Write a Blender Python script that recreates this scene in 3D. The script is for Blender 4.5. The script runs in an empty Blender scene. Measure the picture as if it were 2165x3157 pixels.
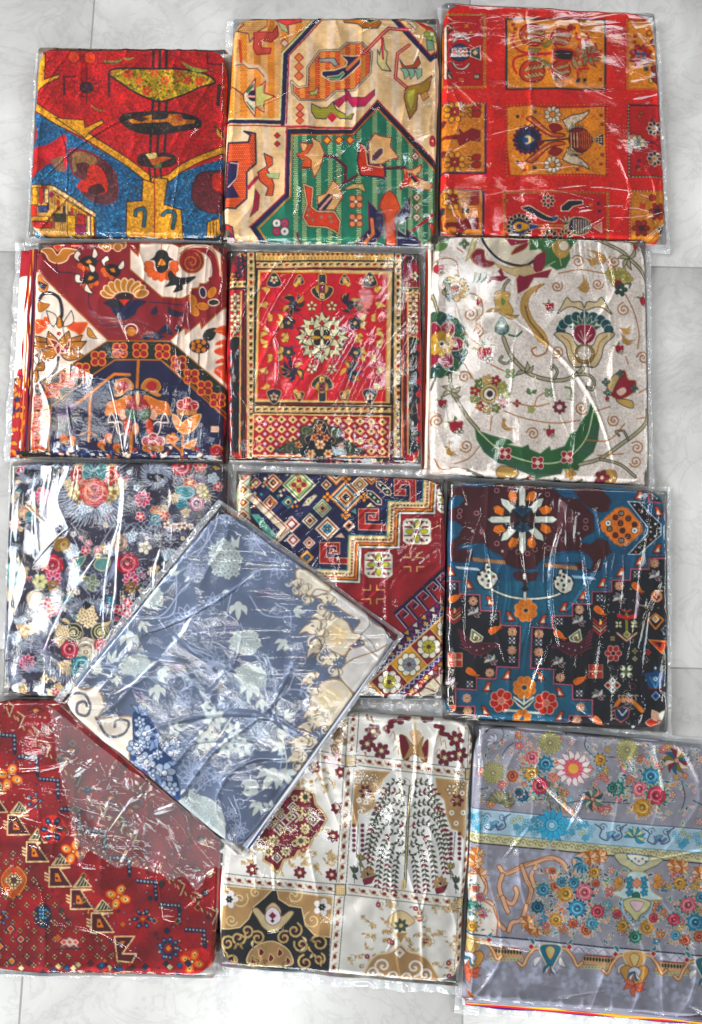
import bpy, math
import numpy as np
from mathutils import Vector

# ================================================================ camera, world, lamps, exposure
scn = bpy.context.scene
C = scn.collection
cam_d = bpy.data.cameras.new("camera"); cam = bpy.data.objects.new("camera", cam_d); C.objects.link(cam)
cam.location = (-0.16154, -0.52348, 1.10418); cam.rotation_euler = (0.12225, 0.00335, 0.02584)
cam_d.sensor_fit = 'HORIZONTAL'; cam_d.sensor_width = 36.0; cam_d.lens = 36.0 * 2345 / 2165
cam_d.clip_start = 0.05; cam_d.clip_end = 60
scn.camera = cam

world = bpy.data.worlds.new("World"); scn.world = world; world.use_nodes = True
wn = world.node_tree.nodes; wl = world.node_tree.links; wn.clear()
wo = wn.new('ShaderNodeOutputWorld'); wb = wn.new('ShaderNodeBackground'); wl.new(wb.outputs[0], wo.inputs[0])
wb.inputs[0].default_value = (0.93, 0.96, 1.0, 1); wb.inputs[1].default_value = 0.21      # pale plastered room around the floor

def lamp(name, loc, target, sx, sy, watts, col=(1, 1, 1)):
    d = bpy.data.lights.new(name, 'AREA'); d.shape = 'RECTANGLE'; d.size = sx; d.size_y = sy; d.energy = watts; d.color = col
    o = bpy.data.objects.new(name, d); C.objects.link(o); o.location = loc
    o.rotation_euler = (Vector(target) - Vector(loc)).to_track_quat('-Z', 'Y').to_euler(); return o
lamp('ceiling_lamp', (-.62, -1.05, 2.6), (-.3, -.5, 0), 1.3, .16, 13, (1, .98, .95))
lamp('ceiling_lamp', (.15, .75, 2.6), (-.1, -.3, 0), .16, 1.1, 9, (.96, .98, 1))
lamp('ceiling_lamp', (-1.3, .2, 2.6), (-.3, -.3, 0), .18, 1.0, 5, (.96, .98, 1))
lamp('side_light', (-2.7, -.2, 2.7), (-.2, -.4, 0), 1.8, 1.4, 168, (.97, .985, 1))  # soft key light added on the left, clear of the bags' reflections
lamp('side_light', (2.7, -.5, 2.7), (-.1, -.5, 0), 1.4, 1.2, 46, (.98, .99, 1))  # weaker fill light added to lift the cloths on the right
lamp('side_light', (-.4, -4.0, 2.1), (-.2, -.5, 0), 2.6, 1.5, 150, (.95, .98, 1))
lamp('side_light', (1.2, 3.3, 2.4), (-.2, -.2, 0), 2.0, .8, 40, (.97, .985, 1))

scn.view_settings.view_transform = 'Standard'; scn.view_settings.look = 'None'
scn.view_settings.gamma = 1; scn.view_settings.use_curve_mapping = False; scn.view_settings.exposure = 0.10
scn.cycles.transparent_max_bounces = 24; scn.cycles.max_bounces = 6; scn.cycles.use_denoising = True
scn.cycles.caustics_reflective = False; scn.cycles.caustics_refractive = False

# ================================================================ materials
def mat(name):
    m = bpy.data.materials.new(name); m.use_nodes = True; t = m.node_tree; t.nodes.clear()
    o = t.nodes.new('ShaderNodeOutputMaterial'); return m, t, o
def nd(t, kind, **kw):
    n = t.nodes.new(kind)
    for k, v in kw.items():
        if k in n.inputs: n.inputs[k].default_value = v
        else: setattr(n, k, v)
    return n

def cloth_material():
    m, t, o = mat('printed_fabric')
    b = nd(t, 'ShaderNodeBsdfPrincipled', Roughness=.62); b.inputs['Sheen Weight'].default_value = .04; b.inputs['Specular IOR Level'].default_value = .25
    c = nd(t, 'ShaderNodeVertexColor', layer_name='print'); tc = nd(t, 'ShaderNodeTexCoord')
    w1 = nd(t, 'ShaderNodeTexWave', wave_type='BANDS', bands_direction='X', Scale=330, Distortion=1.5)
    w2 = nd(t, 'ShaderNodeTexWave', wave_type='BANDS', bands_direction='Y', Scale=330, Distortion=1.5)
    nz = nd(t, 'ShaderNodeTexNoise', Scale=900, Detail=2)
    a = nd(t, 'ShaderNodeMath', operation='ADD'); a2 = nd(t, 'ShaderNodeMath', operation='ADD'); bp = nd(t, 'ShaderNodeBump', Strength=.12, Distance=.0004)
    for n in (w1, w2, nz): t.links.new(tc.outputs['Object'], n.inputs['Vector'])
    t.links.new(w1.outputs['Fac'], a.inputs[0]); t.links.new(w2.outputs['Fac'], a.inputs[1]); t.links.new(a.outputs[0], a2.inputs[0]); t.links.new(nz.outputs['Fac'], a2.inputs[1])
    t.links.new(a2.outputs[0], bp.inputs['Height']); t.links.new(bp.outputs[0], b.inputs['Normal'])
    hs = nd(t, 'ShaderNodeHueSaturation', Saturation=1.10, Value=1.16)
    gm = nd(t, 'ShaderNodeGamma', Gamma=1.10); t.links.new(c.outputs['Color'], gm.inputs[0]); t.links.new(gm.outputs[0], hs.inputs['Color']); t.links.new(hs.outputs[0], b.inputs['Base Color']); t.links.new(b.outputs[0], o.inputs[0])
    return m

def film_material(name, haze):
    m, t, o = mat(name)
    tc = nd(t, 'ShaderNodeTexCoord')
    n1 = nd(t, 'ShaderNodeTexNoise', Scale=38, Detail=5, Distortion=1.2, Roughness=.62); n2 = nd(t, 'ShaderNodeTexVoronoi', feature='DISTANCE_TO_EDGE', Scale=46)
    mp = nd(t, 'ShaderNodeMapping'); mp.inputs['Scale'].default_value = (1, 2.4, 1)
    t.links.new(tc.outputs['Object'], mp.inputs['Vector']); t.links.new(mp.outputs[0], n1.inputs['Vector'])
    mx = nd(t, 'ShaderNodeVectorMath', operation='ADD'); ns = nd(t, 'ShaderNodeTexNoise', Scale=14, Detail=3)
    t.links.new(tc.outputs['Object'], ns.inputs['Vector']); t.links.new(tc.outputs['Object'], mx.inputs[0])
    sc = nd(t, 'ShaderNodeVectorMath', operation='SCALE'); sc.inputs['Scale'].default_value = .05
    t.links.new(ns.outputs['Color'], sc.inputs[0]); t.links.new(sc.outputs[0], mx.inputs[1]); t.links.new(mx.outputs[0], n2.inputs['Vector'])
    b1 = nd(t, 'ShaderNodeBump', Strength=.12, Distance=.003); b2 = nd(t, 'ShaderNodeBump', Strength=.10, Distance=.001)
    t.links.new(n1.outputs['Fac'], b1.inputs['Height']); t.links.new(n2.outputs['Distance'], b2.inputs['Height']); t.links.new(b1.outputs[0], b2.inputs['Normal'])
    fr = nd(t, 'ShaderNodeFresnel', IOR=1.5)
    ml = nd(t, 'ShaderNodeMath', operation='MULTIPLY', use_clamp=True); ml.inputs[1].default_value = 1.15; t.links.new(fr.outputs[0], ml.inputs[0])
    # interference tints of thin film
    n3 = nd(t, 'ShaderNodeTexNoise', Scale=24, Detail=2); t.links.new(mx.outputs[0], n3.inputs['Vector'])
    cr = nd(t, 'ShaderNodeValToRGB'); e = cr.color_ramp.elements
    e[0].position = .36; e[0].color = (.80, .93, 1, 1); e[1].position = .46; e[1].color = (1, 1, 1, 1)
    for p, c in ((.54, (1, 1, 1, 1)), (.60, (1, .95, .66, 1)), (.67, (1, .78, .95, 1))): q = e.new(p); q.color = c
    t.links.new(n3.outputs['Fac'], cr.inputs[0])
    g = nd(t, 'ShaderNodeBsdfGlossy', Roughness=.032); t.links.new(cr.outputs[0], g.inputs['Color']); t.links.new(b2.outputs[0], g.inputs['Normal'])
    tr = nd(t, 'ShaderNodeBsdfTransparent', Color=(.985, .985, .985, 1)); df = nd(t, 'ShaderNodeBsdfDiffuse', Color=(.85, .88, .9, 1))
    m1 = nd(t, 'ShaderNodeMixShader', Fac=haze); t.links.new(tr.outputs[0], m1.inputs[1]); t.links.new(df.outputs[0], m1.inputs[2])
    m2 = nd(t, 'ShaderNodeMixShader'); t.links.new(ml.outputs[0], m2.inputs[0]); t.links.new(m1.outputs[0], m2.inputs[1]); t.links.new(g.outputs[0], m2.inputs[2])
    t.links.new(m2.outputs[0], o.inputs[0]); return m

def tile_material():
    m, t, o = mat('grey_porcelain')
    b = nd(t, 'ShaderNodeBsdfPrincipled'); b.inputs['Specular IOR Level'].default_value = .5
    tc = nd(t, 'ShaderNodeTexCoord'); n1 = nd(t, 'ShaderNodeTexNoise', Scale=3.2, Detail=9, Roughness=.62, Distortion=1.4); n2 = nd(t, 'ShaderNodeTexNoise', Scale=9, Detail=8, Roughness=.62, Distortion=2.6)
    c1 = nd(t, 'ShaderNodeValToRGB'); e = c1.color_ramp.elements; e[0].position = .33; e[0].color = (.28, .276, .266, 1); e[1].position = .68; e[1].color = (.445, .44, .425, 1)
    c2 = nd(t, 'ShaderNodeValToRGB'); e = c2.color_ramp.elements; e[0].position = .475; e[0].color = (1, 1, 1, 1); e[1].position = .55; e[1].color = (1, 1, 1, 1); q = e.new(.51); q.color = (.66, .66, .64, 1)
    mu = nd(t, 'ShaderNodeMixRGB', blend_type='MULTIPLY', Fac=.38); bp = nd(t, 'ShaderNodeBump', Strength=.18, Distance=.002)
    for n in (n1, n2): t.links.new(tc.outputs['Object'], n.inputs['Vector'])
    t.links.new(n1.outputs['Fac'], c1.inputs[0]); t.links.new(n2.outputs['Fac'], c2.inputs[0]); t.links.new(c1.outputs[0], mu.inputs[1]); t.links.new(c2.outputs[0], mu.inputs[2]); t.links.new(mu.outputs[0], b.inputs['Base Color'])
    mr = nd(t, 'ShaderNodeMapRange'); mr.inputs['To Min'].default_value = .28; mr.inputs['To Max'].default_value = .5; t.links.new(n2.outputs['Fac'], mr.inputs['Value']); t.links.new(mr.outputs[0], b.inputs['Roughness'])
    t.links.new(n2.outputs['Fac'], bp.inputs['Height']); t.links.new(bp.outputs[0], b.inputs['Normal']); t.links.new(b.outputs[0], o.inputs[0]); return m

def grout_material():
    m, t, o = mat('dark_grout'); b = nd(t, 'ShaderNodeBsdfPrincipled', Roughness=.9); n = nd(t, 'ShaderNodeTexNoise', Scale=90)
    c = nd(t, 'ShaderNodeValToRGB'); c.color_ramp.elements[0].color = (.13, .13, .125, 1); c.color_ramp.elements[1].color = (.24, .24, .23, 1)
    t.links.new(n.outputs['Fac'], c.inputs[0]); t.links.new(c.outputs[0], b.inputs['Base Color']); t.links.new(b.outputs[0], o.inputs[0]); return m

CLOTH, TILE, GROUT = cloth_material(), tile_material(), grout_material()
FILM, GATHERED, DOUBLED = film_material('clear_cellophane', .005), film_material('gathered_cellophane', .24), film_material('doubled_cellophane', .055)      # one layer, and many layers bunched together

# ================================================================ mesh helpers
def mesh_obj(name, v, f, mats, parent=None, smooth=True, colors=None, midx=None):
    v = np.asarray(v, np.float32); f = np.asarray(f, np.int32); k = f.shape[1]
    me = bpy.data.meshes.new(name); me.vertices.add(len(v)); me.vertices.foreach_set('co', v.ravel())
    me.loops.add(f.size); me.loops.foreach_set('vertex_index', f.ravel()); me.polygons.add(len(f))
    me.polygons.foreach_set('loop_start', np.arange(len(f), dtype=np.int32) * k)
    try: me.polygons.foreach_set('loop_total', np.full(len(f), k, np.int32))
    except Exception: pass
    for m in mats: me.materials.append(m)
    if midx is not None: me.polygons.foreach_set('material_index', np.asarray(midx, np.int32))
    me.update(calc_edges=True); me.validate()
    if smooth: me.polygons.foreach_set('use_smooth', np.ones(len(me.polygons), bool))
    if colors is not None:
        at = me.color_attributes.new('print', 'FLOAT_COLOR', 'POINT'); c = np.ones((len(v), 4), np.float32); c[:, :3] = colors; at.data.foreach_set('color', c.ravel())
    o = bpy.data.objects.new(name, me); C.objects.link(o)
    if parent is not None: o.parent = parent
    return o
def gridf(ny, nx):
    i = np.arange(ny - 1)[:, None] * nx + np.arange(nx - 1)[None]
    return np.stack([i, i + nx, i + nx + 1, i + 1], -1).reshape(-1, 4)   # rows run away from +y, so faces look up
def vnoise(x, y, seed=0):
    i = np.floor(x).astype(np.int64); j = np.floor(y).astype(np.int64); fx = x - i; fy = y - j
    fx = fx * fx * (3 - 2 * fx); fy = fy * fy * (3 - 2 * fy)
    def h(a, b):
        n = (a * 374761393 + b * 668265263 + seed * 974634777) & 0xffffffff; n = ((n ^ (n >> 13)) * 1274126177) & 0xffffffff
        return ((n ^ (n >> 16)) & 0xffff) / 65535.0
    return (h(i, j) * (1 - fx) + h(i + 1, j) * fx) * (1 - fy) + (h(i, j + 1) * (1 - fx) + h(i + 1, j + 1) * fx) * fy
def ridge(x, y, seed, p=3): return (1 - np.abs(2 * vnoise(x, y, seed) - 1)) ** p

# ================================================================ the floor
def build_floor():
    T, g = .6, .0012
    vs, fs, mi = [], [], []
    def quad(x0, y0, x1, y1, z, m): k = len(vs); vs.extend([(x0, y0, z), (x1, y0, z), (x1, y1, z), (x0, y1, z)]); fs.append((k, k + 1, k + 2, k + 3)); mi.append(m)
    for i in range(-6, 5):
        for j in range(-6, 5):
            x0, y0, x1, y1 = i * T + g, j * T + g, (i + 1) * T - g, (j + 1) * T - g; b = .0006
            quad(x0 + b, y0 + b, x1 - b, y1 - b, 0, 0)
            k = len(vs); vs.extend([(x0, y0, -.0012), (x1, y0, -.0012), (x1, y1, -.0012), (x0, y1, -.0012)])
            for a in range(4): c = (a + 1) % 4; fs.append((k + a, k + c, k - 4 + c, k - 4 + a)); mi.append(0)
    quad(-3.8, -3.8, 3.2, 3.2, -.0011, 1)
    o = mesh_obj('floor', vs, fs, [TILE, GROUT], None, False, None, mi); o['kind'] = 'structure'
build_floor()

# ---------------------------------------------------------------- dye drawing kit
class Sheet:
    """A printed cloth: a plain numpy drawing surface whose colours become a mesh colour attribute."""
    Q = 2.0
    def __init__(s, w, h, bg, seed=1, Q=2.0):
        s.Q = Q
        s.w, s.h = w, h
        s.n, s.m = int(w / s.Q) + 1, int(h / s.Q) + 1
        s.a = np.empty((s.m, s.n, 3), np.float32); s.a[:] = s.k(bg)
        s.M = np.array([[1, 0, 0], [0, 1, 0]], float)
        s.r = np.random.RandomState(seed)
        s.clip = None
    @staticmethod
    def k(c):
        if isinstance(c, str):
            return np.array([int(c[i:i + 2], 16) / 255 for i in (0, 2, 4)], np.float32)
        return np.array(c, np.float32)
    def at(s, x=0, y=0, a=0, sx=1, sy=None):
        sy = sx if sy is None else sy
        c, d = math.cos(math.radians(a)), math.sin(math.radians(a))
        s.M = np.array([[c * sx, -d * sy, x], [d * sx, c * sy, y]], float); return s
    def home(s): return s.at()
    def t(s, p):
        p = np.asarray(p, float).reshape(-1, 2)
        return (p @ s.M[:, :2].T + s.M[:, 2]) / s.Q
    def box(s, p, e=1):
        x0, y0 = np.floor(p.min(0) - e).astype(int); x1, y1 = np.ceil(p.max(0) + e).astype(int) + 1
        x0, y0 = max(x0, 0), max(y0, 0); x1, y1 = min(x1, s.n), min(y1, s.m)
        return (x0, y0, x1, y1) if x1 > x0 and y1 > y0 else None
    def inside(s, p):
        b = s.box(p)
        if b is None: return None, None
        X, Y = np.meshgrid(np.arange(b[0], b[2]), np.arange(b[1], b[3]))
        m = np.zeros(X.shape, bool); q = np.roll(p, -1, 0)
        for (xa, ya), (xb, yb) in zip(p, q):
            if ya == yb: continue
            m ^= ((ya > Y) != (yb > Y)) & (X < (xb - xa) * (Y - ya) / (yb - ya) + xa)
        return b, m
    def put(s, b, m, c):
        if s.clip is not None: m = m & s.clip[b[1]:b[3], b[0]:b[2]]
        v = s.a[b[1]:b[3], b[0]:b[2]]
        if callable(c):
            X, Y = np.meshgrid(np.arange(b[0], b[2]) * s.Q, np.arange(b[1], b[3]) * s.Q)
            v[m] = c(X, Y)[m]
        else: v[m] = s.k(c)
    def mask(s, p=None):
        if p is None: s.clip = None; return
        b, m = s.inside(s.t(p)); s.clip = np.zeros((s.m, s.n), bool)
        if b: s.clip[b[1]:b[3], b[0]:b[2]] = m
    def P(s, p, c, o=None, ow=4):
        q = s.t(p); b, m = s.inside(q)
        if b and c is not None: s.put(b, m, c)
        if o is not None: s.L(p, ow, o, True)
    def L(s, p, w, c, closed=False):
        q = s.t(p)
        if closed: q = np.vstack([q, q[:1]])
        w = max(w / s.Q / 2 * math.sqrt(abs(np.linalg.det(s.M[:, :2]))), .55)
        for a, e in zip(q[:-1], q[1:]):
            b = s.box(np.array([a, e]), w + 1)
            if b is None: continue
            X, Y = np.meshgrid(np.arange(b[0], b[2]), np.arange(b[1], b[3]))
            d = e - a; l = max(d @ d, 1e-9)
            u = np.clip(((X - a[0]) * d[0] + (Y - a[1]) * d[1]) / l, 0, 1)
            s.put(b, (X - a[0] - u * d[0]) ** 2 + (Y - a[1] - u * d[1]) ** 2 < w * w, c)
    def C(s, x, y, r, c, o=None, ow=4, ry=None, a=0):
        ry = r if ry is None else ry
        n = 10 if max(r, ry) < 12 else 24
        th = np.linspace(0, 2 * np.pi, n, False); ca, sa = math.cos(math.radians(a)), math.sin(math.radians(a))
        u, v = r * np.cos(th), ry * np.sin(th)
        s.P(np.stack([x + u * ca - v * sa, y + u * sa + v * ca], 1), c, o, ow)
    def R(s, x0, y0, x1, y1, c, o=None, ow=4): s.P([(x0, y0), (x1, y0), (x1, y1), (x0, y1)], c, o, ow)
    def D(s, x, y, r, c, o=None, ow=4, ry=None):
        ry = r if ry is None else ry
        s.P([(x - r, y), (x, y - ry), (x + r, y), (x, y + ry)], c, o, ow)
    @staticmethod
    def sm(p, closed=False, n=6):
        p = np.asarray(p, float)
        q = np.vstack([p[-1:], p, p[:2]]) if closed else np.vstack([2 * p[:1] - p[1:2], p, 2 * p[-1:] - p[-2:-1]])
        out = []
        for i in range(1, len(q) - 2):
            for t in np.arange(n) / n:
                a, b, c, d = q[i - 1:i + 3]
                out.append(.5 * (2 * b + (c - a) * t + (2 * a - 5 * b + 4 * c - d) * t * t + (3 * b - a - 3 * c + d) * t ** 3))
        if not closed: out.append(p[-1])
        return np.array(out)
    def S(s, p, w, c): s.L(s.sm(p), w, c)
    def B(s, p, c, o=None, ow=4): s.P(s.sm(p, True), c, o, ow)
    def spiral(s, x, y, r, c, w=5, turns=1.6, a=0, d=1):
        th = np.linspace(0, turns * 2 * np.pi, int(10 * turns) + 2); rr = r * (1 - th / th[-1]) ** .8 + 1
        s.L(np.stack([x + rr * np.cos(math.radians(a) + d * th), y + rr * np.sin(math.radians(a) + d * th)], 1), w, c)
    def leaf(s, x, y, l, w, a, c, o=None, ow=3, bend=.15):
        t = np.linspace(0, 1, 9); ca, sa = math.cos(math.radians(a)), math.sin(math.radians(a))
        y1 = np.sin(np.pi * t ** .8) * w / 2; b = bend * l * np.sin(np.pi * t)
        u = np.r_[t, t[-2:0:-1]] * l; v = np.r_[b + y1, (b - y1)[-2:0:-1]]
        s.P(np.stack([x + u * ca - v * sa, y + u * sa + v * ca], 1), c, o, ow)
    def flower(s, x, y, r, n, c, o=None, core=None, ow=3, a=0, pr=.42, rc=.28, fat=.8):
        for i in range(n):
            t = math.radians(a + 360 * i / n)
            s.C(x + (r * (1 - pr)) * math.cos(t), y + (r * (1 - pr)) * math.sin(t), r * pr, c, o, ow, r * pr * fat, math.degrees(t))
        if core is not None: s.C(x, y, r * rc, core, o, ow)
    def burst(s, x, y, r, n, c, o=None, ow=3, r0=.3, a=0, w=.5, core=None):
        for i in range(n):
            t = a + 360 * i / n; q = math.radians(t)
            s.leaf(x + r * r0 * math.cos(q), y + r * r0 * math.sin(q), r * (1 - r0), r * w, t, c, o, ow, 0)
        if core is not None: s.C(x, y, r * r0, core, o, ow)
    def rose(s, x, y, r, c, dk, lt, n=7, o=None):
        rg = s.r; a0 = rg.rand() * 360
        for i in range(n):
            t = math.radians(a0 + 360 * i / n)
            s.C(x + r * .55 * math.cos(t), y + r * .55 * math.sin(t), r * .48, c, dk, max(2.5, r * .06))
        for k, (f, cc) in enumerate(((.72, lt), (.52, c), (.34, dk), (.2, lt))):
            s.C(x + rg.uniform(-.05, .05) * r, y + rg.uniform(-.05, .05) * r, r * f, cc, dk, max(2.5, r * .05))
            for j in range(2):
                t = rg.rand() * 360
                s.spiral(x, y, r * f * .9, dk, max(2.5, r * .05), .35, t)
    def squig(s, x, y, r, c, n=8, w=3):
        """a tangle of fine curly outlines"""
        rg = s.r
        for i in range(n):
            a = rg.rand() * 6.28; q = r * math.sqrt(rg.rand()) * .8; px, py = x + q * math.cos(a), y + q * math.sin(a)
            s.spiral(px, py, r * rg.uniform(.15, .35), c, w, rg.uniform(.5, 1.3), rg.rand() * 360, rg.choice([-1, 1]))
    def feather(s, x, y, r, c, n=26, w=3, a0=0, a1=360, r0=.5, hook=25, ry=1):
        """a fan of fine curved strokes"""
        for i in range(n):
            t = math.radians(a0 + (a1 - a0) * (i + .5) / n); k = s.r.uniform(.85, 1.08)
            p = [(x + r * f * k * math.cos(t + math.radians(hook) * (f - r0) ** 2), y + ry * r * f * k * math.sin(t + math.radians(hook) * (f - r0) ** 2)) for f in np.linspace(r0, 1, 5)]
            s.L(p, w, c)
    def noise(s, cell, seed=0):
        g = np.random.RandomState(seed).rand(int(s.h / cell) + 3, int(s.w / cell) + 3)
        Y, X = np.mgrid[0:s.m, 0:s.n] * s.Q / cell
        i, j = Y.astype(int), X.astype(int); fy, fx = Y - i, X - j; fy = fy * fy * (3 - 2 * fy); fx = fx * fx * (3 - 2 * fx)
        return (g[i, j] * (1 - fx) + g[i, j + 1] * fx) * (1 - fy) + (g[i + 1, j] * (1 - fx) + g[i + 1, j + 1] * fx) * fy
    def mottle(s, amt=.12, cell=9, seed=3):
        """uneven take-up of the dye"""
        s.a *= (1 + amt * (s.noise(cell, seed) + .6 * s.noise(cell * 7, seed + 1) - .8) * 2)[..., None]
    def crackle(s, c, cell=16, th=.06, amt=.7, seed=5):
        """fine wandering dark threads printed over the whole cloth"""
        n = np.abs(s.noise(cell, seed) - .5) * np.abs(s.noise(cell, seed + 7) - .5) * 4
        m = (np.clip((th - n) / th, 0, 1) * amt)[..., None]
        s.a = s.a * (1 - m) + s.k(c) * m
    def done(s):
        a = np.clip(s.a, 0, 1)
        h, w = a.shape[0] // 2 * 2, a.shape[1] // 2 * 2
        a = a[:h, :w]; a = np.where(a <= .04045, a / 12.92, ((a + .055) / 1.055) ** 2.4)
        return a.reshape(h // 2, 2, w // 2, 2, 3).mean((1, 3)).astype(np.float32)

def dots(bg, fg, step=12, r=4.2, bands=None, alt=None, bp=150, duty=.5):
    """woven look: offset grid of small dots; optional stripes of a second dot colour"""
    bg, fg = Sheet.k(bg), Sheet.k(fg); al = None if alt is None else Sheet.k(alt)
    def f(X, Y):
        row = np.floor(Y / step); x = (X + (row % 2) * step / 2) % step - step / 2; y = Y % step - step / 2
        d = (x * x + y * y < r * r)[..., None]
        out = np.where(d, fg, bg)
        if al is not None:
            st = ((X % bp) < bp * duty)[..., None]
            out = np.where(st, np.where(d, al, bg) if bands is None else np.where(d, al, Sheet.k(bands)), out)
        return out
    return f

# ---------------------------------------------------------------- printed designs, one function per cloth
def cloth_lamps():
    s = Sheet(1600, 1600, 'd62a30', 1)
    K, G, B = '1c1620', 'e8a524', '11608f'
    s.crackle('8c1620', 13, .16, .7)
    # blue lower field
    s.P([(0, 500), (90, 540), (960, 1050), (1030, 1060), (1594, 860), (1594, 1594), (0, 1594)], B)
    s.mask([(0, 500), (90, 540), (960, 1050), (1030, 1060), (1594, 860), (1594, 1594), (0, 1594)])
    n = s.noise(11, 4); m = (np.abs(n - .5) < .07) & s.clip; s.a[m] = s.k('0a2c50')
    m = (s.noise(13, 9) > .72) & s.clip; s.a[m] = s.k('2d86b4'); s.mask()
    # red tail shapes in the blue
    s.B([(60, 690), (90, 640), (100, 720), (70, 770)], 'b02a34')
    s.B([(60, 830), (200, 770), (300, 710), (330, 760), (320, 990), (200, 930), (110, 990), (60, 1030)], 'c02a35')
    s.P([(200, 900), (300, 870), (320, 1000), (250, 980)], '8c6650')
    s.B([(330, 840), (460, 830), (600, 900), (690, 990), (720, 1100), (700, 1210), (600, 1235), (500, 1200), (430, 1130), (440, 1050), (380, 1010)], '5a3038', '7a2030', 8)
    s.B([(380, 860), (480, 850), (560, 900), (540, 950), (440, 960), (380, 1000)], '8a6a48')
    s.B([(400, 940), (480, 930), (520, 980), (440, 1010)], '46181f')
    s.B([(500, 960), (560, 950), (620, 1010), (640, 1100), (620, 1160), (520, 1160), (410, 1120), (440, 1060), (480, 1050)], 'd23c34')
    s.B([(520, 1100), (590, 1090), (620, 1150), (520, 1165), (490, 1140)], '3c151d')
    s.S([(320, 760), (335, 900), (330, 1000)], 10, '2b5f86'); s.S([(340, 830), (430, 835), (560, 880)], 8, '8c1e40')
    # golden edge of the red field
    s.S([(80, 490), (250, 600), (440, 700), (600, 800), (760, 900), (960, 1050)], 62, K)
    s.S([(80, 490), (250, 600), (440, 700), (600, 800), (760, 900), (960, 1050)], 46, G)
    s.P([(240, 580), (460, 600), (470, 660), (600, 600), (615, 622), (500, 700), (470, 740)], G, K, 8)
    s.S([(1000, 1060), (1110, 1040), (1200, 970), (1330, 900), (1560, 800)], 58, K)
    s.S([(1000, 1060), (1110, 1040), (1200, 970), (1330, 900), (1560, 800)], 42, G)
    # left gold comb
    s.P([(90, 80), (165, 90), (160, 290), (270, 250), (275, 275), (160, 330), (95, 385)], G, K, 9)
    s.P([(185, 20), (240, 20), (240, 66), (190, 66)], G, K, 6); s.P([(250, 25), (900, 25), (900, 45), (250, 50)], 'e6d2a4', K, 5)
    s.P([(1000, 20), (1500, 25), (1500, 45), (1000, 45)], 'd8b070', K, 4)
    for x in (420, 580, 800, 860, 930): s.L([(x, 20), (x, 60)], 22, K)
    s.L([(100, 60), (600, 62), (1500, 62)], 12, K)
    # stem
    for x in (990, 1040, 1090): s.L([(x, 70), (x - 2, 210)], 22, K)
    for x in (990, 1040, 1095): s.L([(x, 440), (x - 10, 560)], 22, K)
    for x in (965, 1020, 1075): s.L([(x + 10, 690), (x, 860)], 20, K)
    s.L([(1015, 90), (1010, 200)], 8, 'b04a50'); s.L([(1065, 90), (1065, 200)], 8, 'b04a50')
    # speckled lamp bowl
    lamp = s.sm([(645, 240), (700, 212), (900, 208), (1250, 215), (1400, 250), (1455, 290), (1440, 315), (1330, 350), (1200, 415), (1050, 460), (960, 440), (860, 395), (760, 330), (680, 275)], True)
    s.P(lamp, 'b8a038', K, 16); s.mask(lamp)
    for i in range(420):
        s.D(s.r.uniform(660, 1440), s.r.uniform(212, 450), s.r.uniform(8, 18), s.r.choice(['e0b848', '6a7020', '48541c', 'd88050', 'e0c060', '94902c', 'c8a83c']))
    for x, y in ((800, 250), (880, 300), (1000, 240), (1080, 300), (1180, 240), (1250, 290), (940, 380), (1340, 300)):
        s.flower(x, y, 38, 5, s.r.choice(['d8503c', 'e07858']))
    s.mask(); s.L(lamp, 14, K, True)
    # black disc
    s.B([(740, 575), (800, 550), (1050, 535), (1250, 560), (1345, 600), (1340, 650), (1180, 690), (1000, 712), (850, 690), (745, 620)], '14181c', K, 10)
    s.P([(800, 600), (980, 560), (980, 620), (830, 630)], 'c08048'); s.P([(830, 590), (900, 575), (960, 590), (900, 620)], '3a2418')
    s.P([(985, 600), (1060, 600), (1100, 590), (1110, 560), (1180, 560), (1170, 600), (1310, 600), (1300, 625), (1150, 650), (1100, 615), (985, 620)], 'c07838')
    s.P([(1160, 570), (1200, 560), (1220, 600), (1180, 620)], 'b05040')
    # knot
    s.B([(870, 890), (920, 850), (1000, 870), (1060, 850), (1120, 860), (1165, 890), (1150, 940), (1060, 965), (960, 960), (880, 940)], '20161a', K, 6)
    s.P([(930, 860), (1010, 850), (1030, 900), (960, 900)], 'e8d890'); s.P([(960, 900), (1060, 880), (1130, 890), (1040, 930), (1020, 960), (980, 940)], 'd07048')
    s.P([(1000, 940), (1055, 930), (1050, 965), (1000, 970)], '5a7a4a')
    for x in (960, 1000, 1045): s.L([(x, 970), (x + 8, 1060)], 16, K)
    # gold pillar and pedestal
    s.P([(910, 1050), (990, 1080), (1000, 1040), (1100, 1050), (1070, 1240), (1200, 1280), (1215, 1500), (780, 1480), (785, 1220), (900, 1210)], G, K, 9)
    s.L([(1000, 1060), (995, 1470)], 12, 'c0402c')
    for p in ([(850, 1320), (860, 1285), (920, 1280), (915, 1400)], [(1060, 1320), (1090, 1295), (1150, 1310), (1135, 1420)]):
        s.S(p, 34, K); s.S(p, 20, '1c6a80')
    # left bottom lattice
    cage = [(50, 1085), (220, 1095), (380, 1190), (450, 1240), (545, 1310), (545, 1480), (330, 1500), (120, 1460), (25, 1420)]
    s.P(cage, 'caa060', K, 8); s.mask(cage)
    for i in range(26):
        x = 60 + i * 20; c = s.r.choice(['e8b040', '1c1620', 'c8302a', 'e6c898', 'c8302a', '6a8a48', 'e8a524'])
        y = s.r.uniform(1050, 1250) + i * 8; s.P([(x, y), (x + 14, y + 6), (x + 12, y + 110), (x - 2, y + 104)], c, K, 4)
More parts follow.
